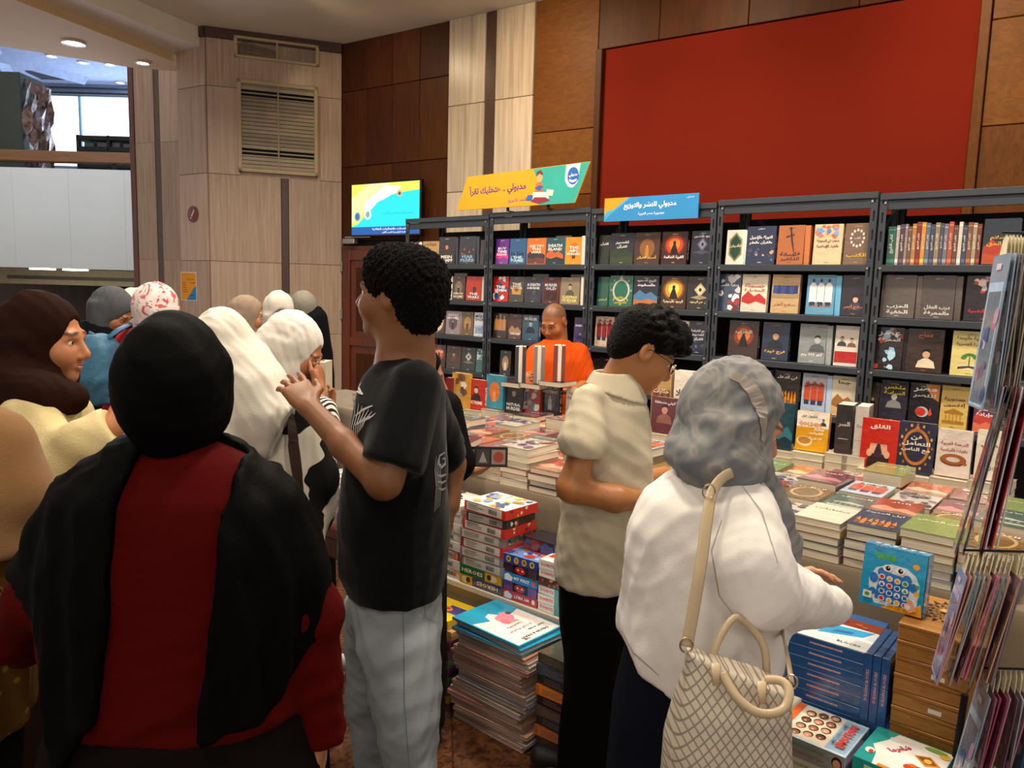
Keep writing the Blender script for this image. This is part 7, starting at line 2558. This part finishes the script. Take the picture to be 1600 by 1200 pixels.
# handbag hanging from her shoulder
DB = 1.33
bg = thing('handbag', 'cream checked handbag with tan handles on the shoulder of the woman in white', 'handbag')
pb0 = to_world(lc(1135, 1180, DB)[None])[0]
bg.location = (pb0[0], pb0[1], lc(1135, 1270, DB)[2])
off = np.array(bg.location)
CK = mat('checked_canvas', 'b5a994', rough=.6)
nt = CK.node_tree
N_, L_ = nt.nodes, nt.links
tc = [n for n in N_ if n.type == 'TEX_COORD'][0]
mm = None
for sg_ in (1, -1):
    mp = N_.new('ShaderNodeMapping')
    mp.inputs['Rotation'].default_value = (0, 0, YAW * -1)
    mp2 = N_.new('ShaderNodeMapping')
    mp2.inputs['Rotation'].default_value = (0, math.radians(sg_ * 38 - 4), 0)
    wv = N_.new('ShaderNodeTexWave')
    wv.inputs['Scale'].default_value = 22
    L_.new(tc.outputs['Object'], mp.inputs[0])
    L_.new(mp.outputs[0], mp2.inputs[0])
    L_.new(mp2.outputs[0], wv.inputs['Vector'])
    rr = N_.new('ShaderNodeValToRGB')
    rr.color_ramp.elements[0].position = .85
    rr.color_ramp.elements[1].position = .96
    L_.new(wv.outputs[1], rr.inputs[0])
    if mm is None:
        mm = rr
    else:
        ad = N_.new('ShaderNodeMath')
        ad.operation = 'MAXIMUM'
        L_.new(mm.outputs[0], ad.inputs[0])
        L_.new(rr.outputs[0], ad.inputs[1])
mx = N_.new('ShaderNodeMix')
mx.data_type = 'RGBA'
L_.new(ad.outputs[0], mx.inputs[0])
mx.inputs[6].default_value = hx('c2b8a6')
mx.inputs[7].default_value = hx('857c6e')
L_.new(mx.outputs[2], N_['Principled BSDF'].inputs['Base Color'])
TA = mat('tan_smooth_leather', 'b8a582', rough=.42, coat=.15)
S = Solid()
rb_ = rows_px([(1005, 1071, 1230, .024, 0), (1035, 1070, 1234, .030, 0), (1052, 1068, 1236, .040, 0), (1100, 1055, 1234, .062), (1160, 1040, 1232, .075), (1230, 1034, 1234, .08), (1262, 1046, 1228, .07)], DB)
S.loft(rb_, .02, pw=3.2, round_=.015)
# top edge slopes down to the right
pA, pB = lc(1071, 1012, DB), lc(1240, 1075, DB)
sl_ = (pB[2] - pA[2]) / (pB[0] - pA[0])
S.cut(lambda X, Y, Z: Z - (pA[2] + sl_ * (X - pA[0])) + .05 * 0 * Y)
flesh('bag_body', S, CK, bg, .007, disp=lambda P: folds(P, (.2, 0, 1), 14, .004, 51))
T = lambda px, py, dD=0.: to_world(lc(px, py, DB + dD)[None])[0] - off


def strap(name, pts, r=.0095, k=.4, up=None, lab=None):
    P = [T(*p) for p in pts]
    # round the corners
    for _ in range(2):
        Q_ = [P[0]]
        for i in range(len(P) - 1):
            Q_ += [P[i] * .75 + P[i + 1] * .25, P[i] * .25 + P[i + 1] * .75]
        P = Q_ + [P[-1]]
    u_ = FH if up is None else up
    return link(name, MB().tube(P, r, n=8, flat=(k, u_)).mesh(name, TA, True), bg, label=lab)


strap('handle', [(1128, 1052, -.055), (1150, 1092, -.085), (1186, 1118, -.10), (1226, 1112, -.09), (1236, 1080, -.07), (1222, 1062, -.05), (1195, 1062, -.045)], .0085, .9)
strap('handle', [(1112, 1030, .03), (1122, 1000, .04), (1146, 962, .06), (1160, 968, .07), (1178, 985, .07), (1196, 1010, .06), (1198, 1060, .04)], .0075, .8)
strap('shoulder_strap', [(1073, 1010, -.0), (1082, 962, .01), (1096, 880, .03), (1106, 800, .09), (1113, 765, .125), (1133, 741, .16), (1162, 735, .20), (1176, 742, .28)], .0115, .22)
strap('shoulder_strap', [(1237, 1066, .0), (1230, 1020, .08), (1222, 985, .16), (1214, 930, .44)], .009, .25)
for (x, y, dd) in ((1073, 1008, -.004), (1236, 1066, -.004), (1108, 768, .11)):
    c = T(x, y, dd)
    b = MB()
    b.tube([c + R0 * .012 * math.cos(a) + np.array([0, 0, .014 * math.sin(a)]) for a in [i * math.pi / 7 for i in range(14)]], .002, n=6, closed=True)
    link('ring' if y > 900 else 'buckle', b.mesh('ring', mat('pale_gold_metal', 'b8a88c', rough=.25, metal=.9)), bg)
for (x, y) in ((1118, 1050), (1190, 1078)):
    link('handle_tab', MB().tube([T(x, y - 14, -.052), T(x + 1, y + 22, -.070)], [.010, .006], n=8, flat=(.3, FH)).mesh('handle_tab', TA, True), bg)

# 5. woman in brown headscarf and cream jacket at the left ------------------------------------------------------------------------------
D = 2.15
A = person('smiling woman in dark brown headscarf and cream jacket, seen in profile', 60, D)
H = Head(lc(70, 530, D), 5, 6, 0, 1.05)
rB = rows_px([(612, 20, 118, .10), (632, -15, 135, .13), (670, -35, 150, .16), (740, -45, 148, .17), (850, -45, 150, .17), (960, -45, 150, .17)], D)
S = Solid()
H.skin(S, lc(60, 625, D))
S.loft(shrink(rB[1:], .82), .03)
sh, el, wr = lc(40, 665, D - .17), lc(95, 765, D - .20), lc(176, 668, D - .16)
S.limb([sh, el, wr], [.05, .04, .028], .02)
S.chain([wr, lc(192, 640, D - .13)], [.03, .03], .01)
hand(S, lc(186, 648, D - .14), np.array([.6, .4, .8]), np.array([0, 1., 0]), .9, (20, 25, 30, 30), thumb=1)
ft = legs(S, lc(50, 700, D)[0], D, .8, .09, 0)
flesh('body', S, SK, A, .009, [H.box()], .004, color=H.paint('b87a54', lips='a84a48'))
H.eyes(A)
b = MB()
S = Solid()
S.ell(H.p(0, .094, -.0625), (.013, .005, .003), H.R, .002)
flesh('teeth', S, mat('teeth_white', 'e4ddd0', rough=.3), A, .002)
shoes(A, ft, 0, '3a2c24')
CJ = cloth('cream_linen_jacket', 'c9bb8c', rough=.9, bump=.15, bscale=160)
S = Solid()
S.loft(rB, .05)
S.chain([lc(45, 660, D - .14), lc(100, 745, D - .20), lc(140, 700, D - .19), lc(172, 672, D - .16)], [.085, .082, .075, .062], .04)
cw2, cd2 = lc(176, 664, D - .16), np.array([.85, .2, .5])
S.add(lambda X, Y, Z: -((X - cw2[0]) * cd2[0] + (Y - cw2[1]) * cd2[1] + (Z - cw2[2]) * cd2[2]), cw2 - [.05, .1, .09], cw2 + [.1, .1, .1], .003, True)
flesh('jacket', S, CJ, A, .009, disp=lambda P: folds(P, (.7, .1, -.6), 18, .007, 61, n=4, ridge=.7))
S = Solid()
S.loft(rows_px([(940, -40, 146, .16), (1100, -50, 150, .18), (1400, -60, 160, .2)], D), .03, folds=(.05, 9, 0, 1))
flesh('skirt', S, cloth('brown_skirt', '2a1c14'), A, .013)


def wrap5(S):
    S.chain([lc(0, 615, D - .1), lc(60, 618, D - .12), lc(112, 622, D - .06)], [.055, .06, .045], .04)
    S.chain([lc(20, 600, D - .1), lc(-5, 680, D - .16), lc(5, 740, D - .18)], [.06, .055, .02], .04)


hijab(A, H, rows_px([(520, 0, 100, .10), (560, -4, 96, .11), (600, -10, 112, .11), (640, -20, 122, .11), (655, -10, 100, .08)], D), cloth('dark_brown_jersey', '24110c', rough=.8), D, fr=30, am=.006, t=(.5, 0, -.8), seed=62, extra=wrap5, facer=(.062, .075, .09), facec=(0, .105, -.02), label='dark brown headscarf')

# 5b. person in the beige coat, cut by the left edge ---------------------------------------------------------------------------------------
D = 1.62
A = person('person in beige coat and leopard print skirt at the left edge', -50, D)
H = Head(lc(-105, 560, D), 85, 0, 0, 1.0)
rB = rows_px([(640, -110, -15, .08), (655, -130, 8, .12), (690, -140, 32, .15), (760, -145, 55, .165), (850, -150, 63, .17), (858, -150, 62, .17)], D)
S = Solid()
H.skin(S, lc(-70, 650, D))
S.loft(shrink(rB[1:], .82), .03)
S.limb([lc(10, 690, D), lc(30, 800, D + .02), lc(10, 900, D + .15)], [.05, .04, .03], .02)
hand(S, lc(10, 900, D + .15), np.array([0, .6, -.6]), np.array([-1., 0, 0]), .9)
ft = legs(S, lc(-78, 700, D)[0], D, .8, .06, 90, r=.045)
flesh('body', S, SK, A, .01, color=H.paint('b07a58'))
shoes(A, ft, 90, '1c1a1a')
S = Solid()
S.loft(rB, .04)
S.chain([lc(0, 690, D), lc(18, 770, D), lc(12, 845, D + .04)], [.07, .072, .066], .04)
flesh('coat', S, cloth('camel_wool', '86643f', rough=.95, sheen=.5), A, .01, disp=lambda P: folds(P, (.1, 0, 1), 14, .006, 71))
S = Solid()
S.loft(rows_px([(845, -140, 32, .15), (960, -145, 38, .16), (1060, -145, 36, .16), (1142, -140, 30, .16)], D), .03, folds=(.06, 8, 0, 1))
flesh('leopard_skirt', S, pattern('leopard_print', '150e08', '9c7424', 26, .10, .20, kind='voronoi', c3='5c4010'), A, .011)
S = Solid()
S.loft(rows_px([(1130, -120, 22, .12), (1300, -110, 20, .11), (1500, -110, 20, .11)], D), .03)
flesh('trousers', S, cloth('black_trousers', '0b0b0b'), A, .013)
hijab(A, H, rows_px([(610, -150, -45, .1), (660, -140, -40, .1)], D), cloth('beige_scarf', '8c7458'), D, fr=30, am=.005, seed=72, step=.009)

# 6. long white headscarf ---------------------------------------------------------------------------------------------------------------------
D = 2.28
A = person('woman in a long ivory headscarf and zebra-print blouse, seen from behind', 385, D)
H = Head(lc(352, 548, D), 75, 8, 0, 1.0)
rB = rows_px([(600, 320, 440, .08), (625, 305, 462, .12), (665, 300, 488, .15), (720, 298, 500, .16), (800, 300, 508, .16), (900, 300, 505, .17)], D)
S = Solid()
H.skin(S, lc(362, 620, D))
S.loft(shrink(rB[1:], .82), .03)
S.limb([lc(455, 655, D), lc(492, 750, D + .05), lc(480, 800, D + .2)], [.05, .04, .028], .02)
hand(S, lc(480, 800, D + .2), np.array([0, 1., .2]), np.array([-1., 0, 0]), .9)
ft = legs(S, lc(390, 700, D)[0], D, .8, .09, 90)
flesh('body', S, SK, A, .01, color=H.paint('b88058'))
shoes(A, ft, 90, '1c1a1a')
S = Solid()
S.loft(rB, .04)
S.chain([lc(455, 645, D), lc(492, 745, D + .03), lc(494, 800, D + .08)], [.075, .065, .06], .04)
flesh('blouse', S, pattern('zebra_print', '0c0b0b', 'c8c2b4', 5.5, .40, .46, kind='wave', dist=9, stretch=(.6, .6, 1.4)), A, .009, disp=lambda P: folds(P, (.1, 0, 1), 20, .005, 81))
S = Solid()
S.loft(rows_px([(880, 300, 505, .17), (1100, 290, 510, .18), (1380, 285, 515, .2)], D), .03, folds=(.05, 9, 0, 1))
flesh('skirt', S, cloth('dark_skirt', '16130f'), A, .014)


def drape6(S):
    S.chain([lc(360, 560, D), lc(400, 610, D - .06), lc(425, 660, D - .1), lc(425, 700, D - .13)], [.09, .085, .075, .03], .05)


hz6 = [lc(380, v, D - .12)[2] for v in (760, 745, 712, 660, 610)]
hx6 = [lc(v, 700, D - .12)[0] for v in (300, 400, 425, 446, 470)]
hijab(A, H, rows_px([(540, 298, 412, .115), (570, 300, 428, .125), (600, 305, 440, .145), (640, 308, 446, .165), (690, 305, 446, .18), (770, 300, 440, .19)], D), cloth('ivory_chiffon', 'd4d0c2', rough=.8, sheen=.3, var=.03), D, 'long ivory headscarf', fr=26, am=.007, t=(.45, .1, -.9), seed=83, face=True,
      cuts=(lambda X, Y, Z: np.interp(X.ravel(), hx6, hz6).reshape(X.shape) - Z + 0 * Y,), extra=drape6)
b = MB()
off = np.array(A.location)
decal(A, 'blouse', [[.016, (446, 628), (452, 670), (458, 710), (464, 760), (466, 800)]], mat('brown_leather_strap', '2d1a10', rough=.5), name='bag_strap', lift=.02)

# 7. girl with glasses, hand at her mouth ---------------------------------------------------------------------------------------------
D = 2.95
A = person('girl in white headscarf and glasses holding a book, hand at her mouth', 470, D)
H = Head(lc(463, 548, D), -2, 30, 0, 1.02)
rB = rows_px([(585, 425, 475, .07), (600, 415, 500, .11), (640, 408, 520, .14), (700, 405, 525, .15), (800, 405, 525, .16)], D)
S = Solid()
H.skin(S, lc(448, 600, D))
S.loft(shrink(rB[1:], .82), .03)
S.limb([lc(470, 625, D - .12), lc(500, 668, D - .14), lc(497, 604, D - .06)], [.045, .038, .026], .02)
hand(S, lc(497, 604, D - .06), lc(500, 572, D - .02) - lc(497, 604, D - .06), np.array([-1., .3, 0]), .88, (55, 65, 70, 70), thumb=1)
wr7 = lc(512, 640, D + .03)
S.limb([lc(480, 630, D + .1), lc(510, 680, D + .08), wr7], [.045, .036, .026], .02)
hand(S, wr7, np.array([.05, .0, 1.]), np.array([-.3, -1., 0]), .85, (40, 45, 50, 55), thumb=-1)
ft = legs(S, lc(465, 700, D)[0], D, .75, .09, 0)
flesh('body', S, SK, A, .009, [H.box(), hbox(lc(497, 604, D - .06), np.array([0, 0, 1.]))], .0045, color=H.paint('a86c48', lips='9c5248'))
H.eyes(A)
H.glasses(A, '8a8078', False)
shoes(A, ft, 0, 'c8c8c8')
S = Solid()
S.loft(rB, .04)
S.chain([lc(470, 622, D - .1), lc(506, 668, D - .12), lc(508, 640, D - .1)], [.06, .055, .045], .04)
flesh('striped_top', S, pattern('fine_stripe', '1a1a1e', 'd4d2ce', 26, .45, .5, kind='wave', dist=1.5, stretch=(1, 1, 1)), A, .009)
S = Solid()
S.loft(rows_px([(780, 408, 522, .15), (1000, 400, 525, .16), (1180, 395, 530, .18)], D), .03)
flesh('skirt', S, cloth('dark_skirt', '16130f'), A, .015)


def knot7(S):
    S.chain([lc(452, 520, D), lc(425, 545, D - .02), lc(445, 580, D - .04)], [.085, .07, .05], .05)


hijab(A, H, rows_px([(530, 424, 492, .10), (560, 420, 470, .11), (585, 425, 474, .10), (606, 430, 470, .09)], D), cloth('white_pleated_scarf', 'd8d4ca', rough=.8, sheen=.3, var=.02), D, fr=75, am=.0042, t=(.35, 0, -1), seed=91, extra=knot7, label='white pleated headscarf', facer=(.06, .07, .088))
# what she holds
bkp = to_world(lc(514, 594, D + .02)[None])[0]
book((bkp[0], bkp[1], bkp[2] - .085), .10, .035, .16, 'c8c4a8', make_art('blobs', 1.6, '2c8cc8', 'd85070', '', 'ffffff', 7, 'b', '', 'b8d4e4'), 'L', rz=-.9, label='book with a blue and pink cover in the hands of the girl with glasses', wrap=False)

# 8. people further back ----------------------------------------------------------------------------------------------------------------------


def simple_person(label, px, D, H, rB, hj, top, skincol='a8704c', lower='16130f', arms=None, theta=0, hair=None, hlabel=None, fr=50, face=True, hrows=None, patt=None, extra=None, sc=1.0):
    A = person(label, px, D)
    S = Solid()
    H.skin(S, (rB[1][1] * .5 + H.c[0] * .5, D, rB[1][0] - .02))
    S.loft(shrink(rB[1:], .82), .03)
    for ar_m in (arms or []):
        S.limb(ar_m[0], [.046, .038, .027], .02)
        hand(S, ar_m[0][-1], ar_m[1], ar_m[2], .88, (35, 40, 45, 50), thumb=ar_m[3] if len(ar_m) > 3 else 1)
    ft = legs(S, rB[-1][1], D, min(.82, rB[-1][0] + .05), .09, theta)
    flesh('body', S, SK, A, .01, [H.box()], .0055, color=H.paint(skincol))
    H.eyes(A)
    S = Solid()
    S.loft(rB, .04)
    for ar_m in (arms or []):
        S.chain([ar_m[0][0], ar_m[0][1], ar_m[0][1] * .45 + ar_m[0][2] * .55], [.068, .058, .046], .04)
    flesh('top', S, top, A, .011, disp=lambda P: folds(P, (.1, 0, 1), 16, .006, int(px)))
    z1 = rB[-1][0]
    S = Solid()
    S.loft([(z1 + .06, rB[-1][1], D, rB[-1][3] * .95, rB[-1][4] * .95), (z1 - .3, rB[-1][1], D, rB[-1][3] * .98, rB[-1][4]), (.06, rB[-1][1], D, rB[-1][3] * .95, rB[-1][4] * .9)], .03, folds=(.05, 7, 0, 1))
    flesh('skirt', S, cloth('low_' + lower, lower), A, .016)
    shoes(A, ft, theta, '1c1a1a')
    if hj is not None:
        hijab(A, H, hrows, hj, D, hlabel, fr=fr, am=.004, seed=int(px) % 50, step=.009, face=face, extra=extra)
    return A


D = 4.2
H = Head(lc(176, 486, D), 2, 40, 0, 1.02)
simple_person('woman in a grey headscarf and black clothes bending over at the back left', 150, D, H, rows_px([(500, 130, 172, .08), (515, 118, 190, .14), (550, 112, 196, .16), (640, 110, 200, .17)], D), cloth('slate_scarf', '4d5257', rough=.8), cloth('black_jersey2', '101114'),
              hrows=rows_px([(470, 142, 182, .1), (500, 142, 182, .1), (520, 140, 178, .09)], D), theta=0)
D = 3.6
H = Head(lc(248, 484, D), 60, 10, 0, 1.0)
simple_person('woman in a red top and red-patterned pale headscarf with a blue backpack', 220, D, H, rows_px([(510, 205, 268, .09), (526, 184, 290, .14), (570, 172, 300, .16), (640, 165, 305, .17), (700, 165, 305, .17)], D), pattern('red_marks_scarf', 'b85860', 'd4c8c4', 16, .40, .46, dist=3), cloth('bright_red_knit', 'b00f1c'),
              hrows=rows_px([(480, 222, 276, .1), (505, 212, 275, .11), (520, 210, 270, .1)], D), theta=60)
# her backpack
A = thing('backpack', 'dusty blue backpack worn by the woman in the red top', 'backpack')
pq = to_world(lc(150, 640, D - .22)[None])[0]
A.location = tuple(pq)
BP = cloth('blue_nylon', '3a6480', rough=.5, bump=.3, bscale=60)
S = Solid()
S.loft(rows_px([(522, 136, 168, .05, -.20), (540, 128, 182, .09, -.20), (590, 120, 186, .11, -.21), (630, 122, 188, .10, -.2)], D), .03, pw=2.8)
flesh('pack', S, BP, A, .009, disp=lambda P: folds(P, (.4, 0, 1), 22, .008, 102))
off = np.array(A.location)
T2 = lambda px, py, dD: to_world(lc(px, py, D + dD)[None])[0] - off
link('strap', MB().tube([T2(160, 535, -.22), T2(185, 515, -.17), T2(200, 508, -.05), T2(205, 520, .03)], .02, n=8, flat=(.25, (0, 0, 1))).mesh('strap', BP, True), A)
link('strap', MB().tube([T2(150, 600, -.28), T2(175, 600, -.20), T2(190, 585, -.18)], .013, n=8, flat=(.3, (0, 0, 1))).mesh('strap', BP, True), A)
link('top_handle', MB().tube([T2(140, 533, -.2), T2(142, 520, -.2), T2(150, 526, -.2)], .011, n=8).mesh('top_handle', BP, True), A)
D = 5.0
H = Head(lc(214, 480, D), 60, 0, 0, 1.0)
simple_person('person in a plain white headscarf behind the red-patterned one', 212, D, H, rows_px([(505, 200, 240, .08), (520, 188, 255, .13), (600, 185, 258, .15), (700, 185, 258, .15)], D), cloth('chalk_scarf', 'cbc7be'), cloth('grey_top', '5a5654'), hrows=rows_px([(480, 200, 236, .1), (505, 198, 236, .1)], D), theta=60)
D = 4.7
H = Head(lc(388, 494, D), 10, 8, 0, 1.0)
simple_person('woman in a beige headscarf at the back, mostly hidden', 386, D, H, rows_px([(516, 372, 406, .08), (528, 360, 420, .13), (600, 358, 424, .15), (700, 358, 424, .15)], D), cloth('sand_scarf', '8d7b6a'), cloth('cream_top', 'b8b09c'), hrows=rows_px([(490, 368, 396, .09), (515, 370, 400, .1)], D))
D = 4.4
H = Head(lc(436, 490, D), -62, 22, 0, 1.0)
simple_person('woman in a white headscarf with her face lowered, in front of the stone pier', 432, D, H, rows_px([(518, 412, 456, .08), (532, 400, 470, .13), (600, 398, 474, .15), (700, 398, 474, .15)], D), cloth('milk_scarf', 'c9c4b8'), cloth('white_top2', 'bdb8ac'), hrows=rows_px([(490, 414, 440, .1), (520, 412, 446, .09), (530, 414, 440, .08)], D), skincol='8a5438')
D = 4.9
H = Head(lc(474, 486, D), 110, 15, 0, 1.0)
simple_person('person in a grey-green headscarf and black coat beside the red-brown door', 492, D, H, rows_px([(478, 482, 500, .06), (490, 474, 510, .12), (520, 468, 515, .15), (555, 465, 520, .16), (640, 463, 522, .16)], D), cloth('grey_green_scarf', '77756a'), cloth('black_coat', '0e0f12'), hrows=rows_px([(480, 456, 486, .09), (495, 462, 490, .08)], D), theta=110, face=False)

# hidden person behind the teenager holding a comic
D = 2.52
H = Head(lc(652, 590, D), 0, 10, 0, .92)
b7 = simple_person('person in black half hidden behind the teenager, holding out a comic', 670, D, H, rows_px([(618, 640, 690, .07), (630, 630, 706, .12), (660, 622, 702, .14), (740, 622, 700, .15), (860, 622, 700, .15)], D), cloth('black_scarf2', '0c0c0e'), cloth('black_top3', '101113'), arms=[([lc(690, 640, D - .1), lc(712, 722, D - .12), lc(716, 738, D + .0)], np.array([1, .2, .1]), np.array([0, 0, 1.]), 1)], theta=180,
                   hrows=rows_px([(590, 634, 668, .1), (625, 634, 668, .1)], D))
p = to_world(lc(742, 722, D - .05)[None])[0]
cb = Art(.36)
cb.R(0, 0, 1, .36, '2c2624').R(.04, .05, .42, .31, '8f928f').R(.46, .05, .68, .31, '4c4a48').G([(.50, .08), (.57, .28), (.64, .08)], 'b4b2ac').R(.72, .05, .96, .31, 'a8988c').E(.84, .18, .09, .1, 'b84c3c')
book((p[0] - .01, p[1] + .03, p[2] - .02), .19, .012, .06, '241f1e', cb, 'L', rz=.75, label='dark comic held out by the person behind the teenager', wrap=False)

# 9. bookseller in orange ----------------------------------------------------------------------------------------------------------------------
pS = onY(868, 540, 4.08)
D = float(pS @ FH)
A = person('balding bookseller in a bright orange polo shirt behind the table, looking down', 868, D)
H = Head(lc(866, 503, D), 236, 28, 0, 1.02)
rB = rows_px([(530, 850, 888, .07), (543, 838, 900, .12), (560, 828, 912, .15), (590, 826, 916, .16), (640, 832, 912, .16), (720, 834, 908, .16)], D)
S = Solid()
H.skin(S, lc(872, 545, D), nk=.06, fat=.006)
S.loft(shrink(rB[1:], .82), .03)
sh, el, wr = lc(908, 556, D), lc(916, 600, D - .05), lc(905, 622, D - .2)
S.limb([sh, el, lc(895, 612, D - .22)], [.052, .046, .032], .02)
hand(S, lc(895, 612, D - .22), np.array([-1, -.3, .1]), np.array([0, -.3, -1.]), .95, (30, 35, 40, 45), thumb=-1)
S.limb([lc(835, 562, D), lc(826, 606, D - .08), lc(816, 598, D - .22)], [.052, .046, .032], .02)
hand(S, lc(816, 598, D - .22), np.array([.3, -.6, .3]), np.array([1., -.1, 0]), .95, (40, 45, 50, 55), thumb=1)
ft = legs(S, rB[-1][1], D, .85, .1, 236)
flesh('body', S, SK, A, .01, [H.box()], .0045, color=H.paint('a8683c', lips='98564a', stubble='4a3a30'))
H.eyes(A)
OR = cloth('bright_orange_pique', 'd04c06', rough=.85)
S = Solid()
S.loft(rB, .04)
S.chain([lc(903, 553, D), lc(913, 588, D - .03)], [.075, .078], .04)
S.chain([lc(838, 556, D), lc(829, 592, D - .05)], [.075, .075], .04)
S.cap(H.p(0, -.02, -.05), lc(868, 535, D), .05, .05, .01, True)
flesh('polo_shirt', S, OR, A, .009, disp=lambda P: folds(P, (.4, .1, 1), 17, .006, 112))
off = np.array(A.location)
ring = []
for i in range(19):
    t = math.radians(-128 + 12 + 336 * i / 18)
    ring.append(to_world(np.array([[lc(869, 540, D)[0] + .072 * math.cos(t), D + .072 * math.sin(t), lc(869, 538, D)[2] + .022 * math.sin(t)]]))[0] - off)
link('collar', MB().tube(ring, .022, n=8, flat=(.35, (0, 0, 1))).mesh('collar', OR, True), A)
S = Solid()
S.loft(rows_px([(710, 838, 904, .14), (830, 836, 906, .14), (960, 838, 904, .14)], D), .03)
flesh('trousers', S, cloth('dark_trousers', '1a1b20'), A, .014)
shoes(A, ft, 236, '1c1a1a')

# small blue bag at the hand of the woman in front
D = 1.31
A = thing('shopping_bag', 'bright blue bag just showing below the red sleeve of the woman in black', 'bag')
A.location = tuple(to_world(lc(476, 1240, D)[None])[0])
S = Solid()
S.loft(rows_px([(1168, 462, 488, .03), (1200, 456, 492, .05), (1330, 452, 496, .06)], D), .01, pw=3.)
flesh('bag_body', S, cloth('blue_bag_plastic', '1468b4', rough=.4), A, .008)
bpy.context.view_layer.update()
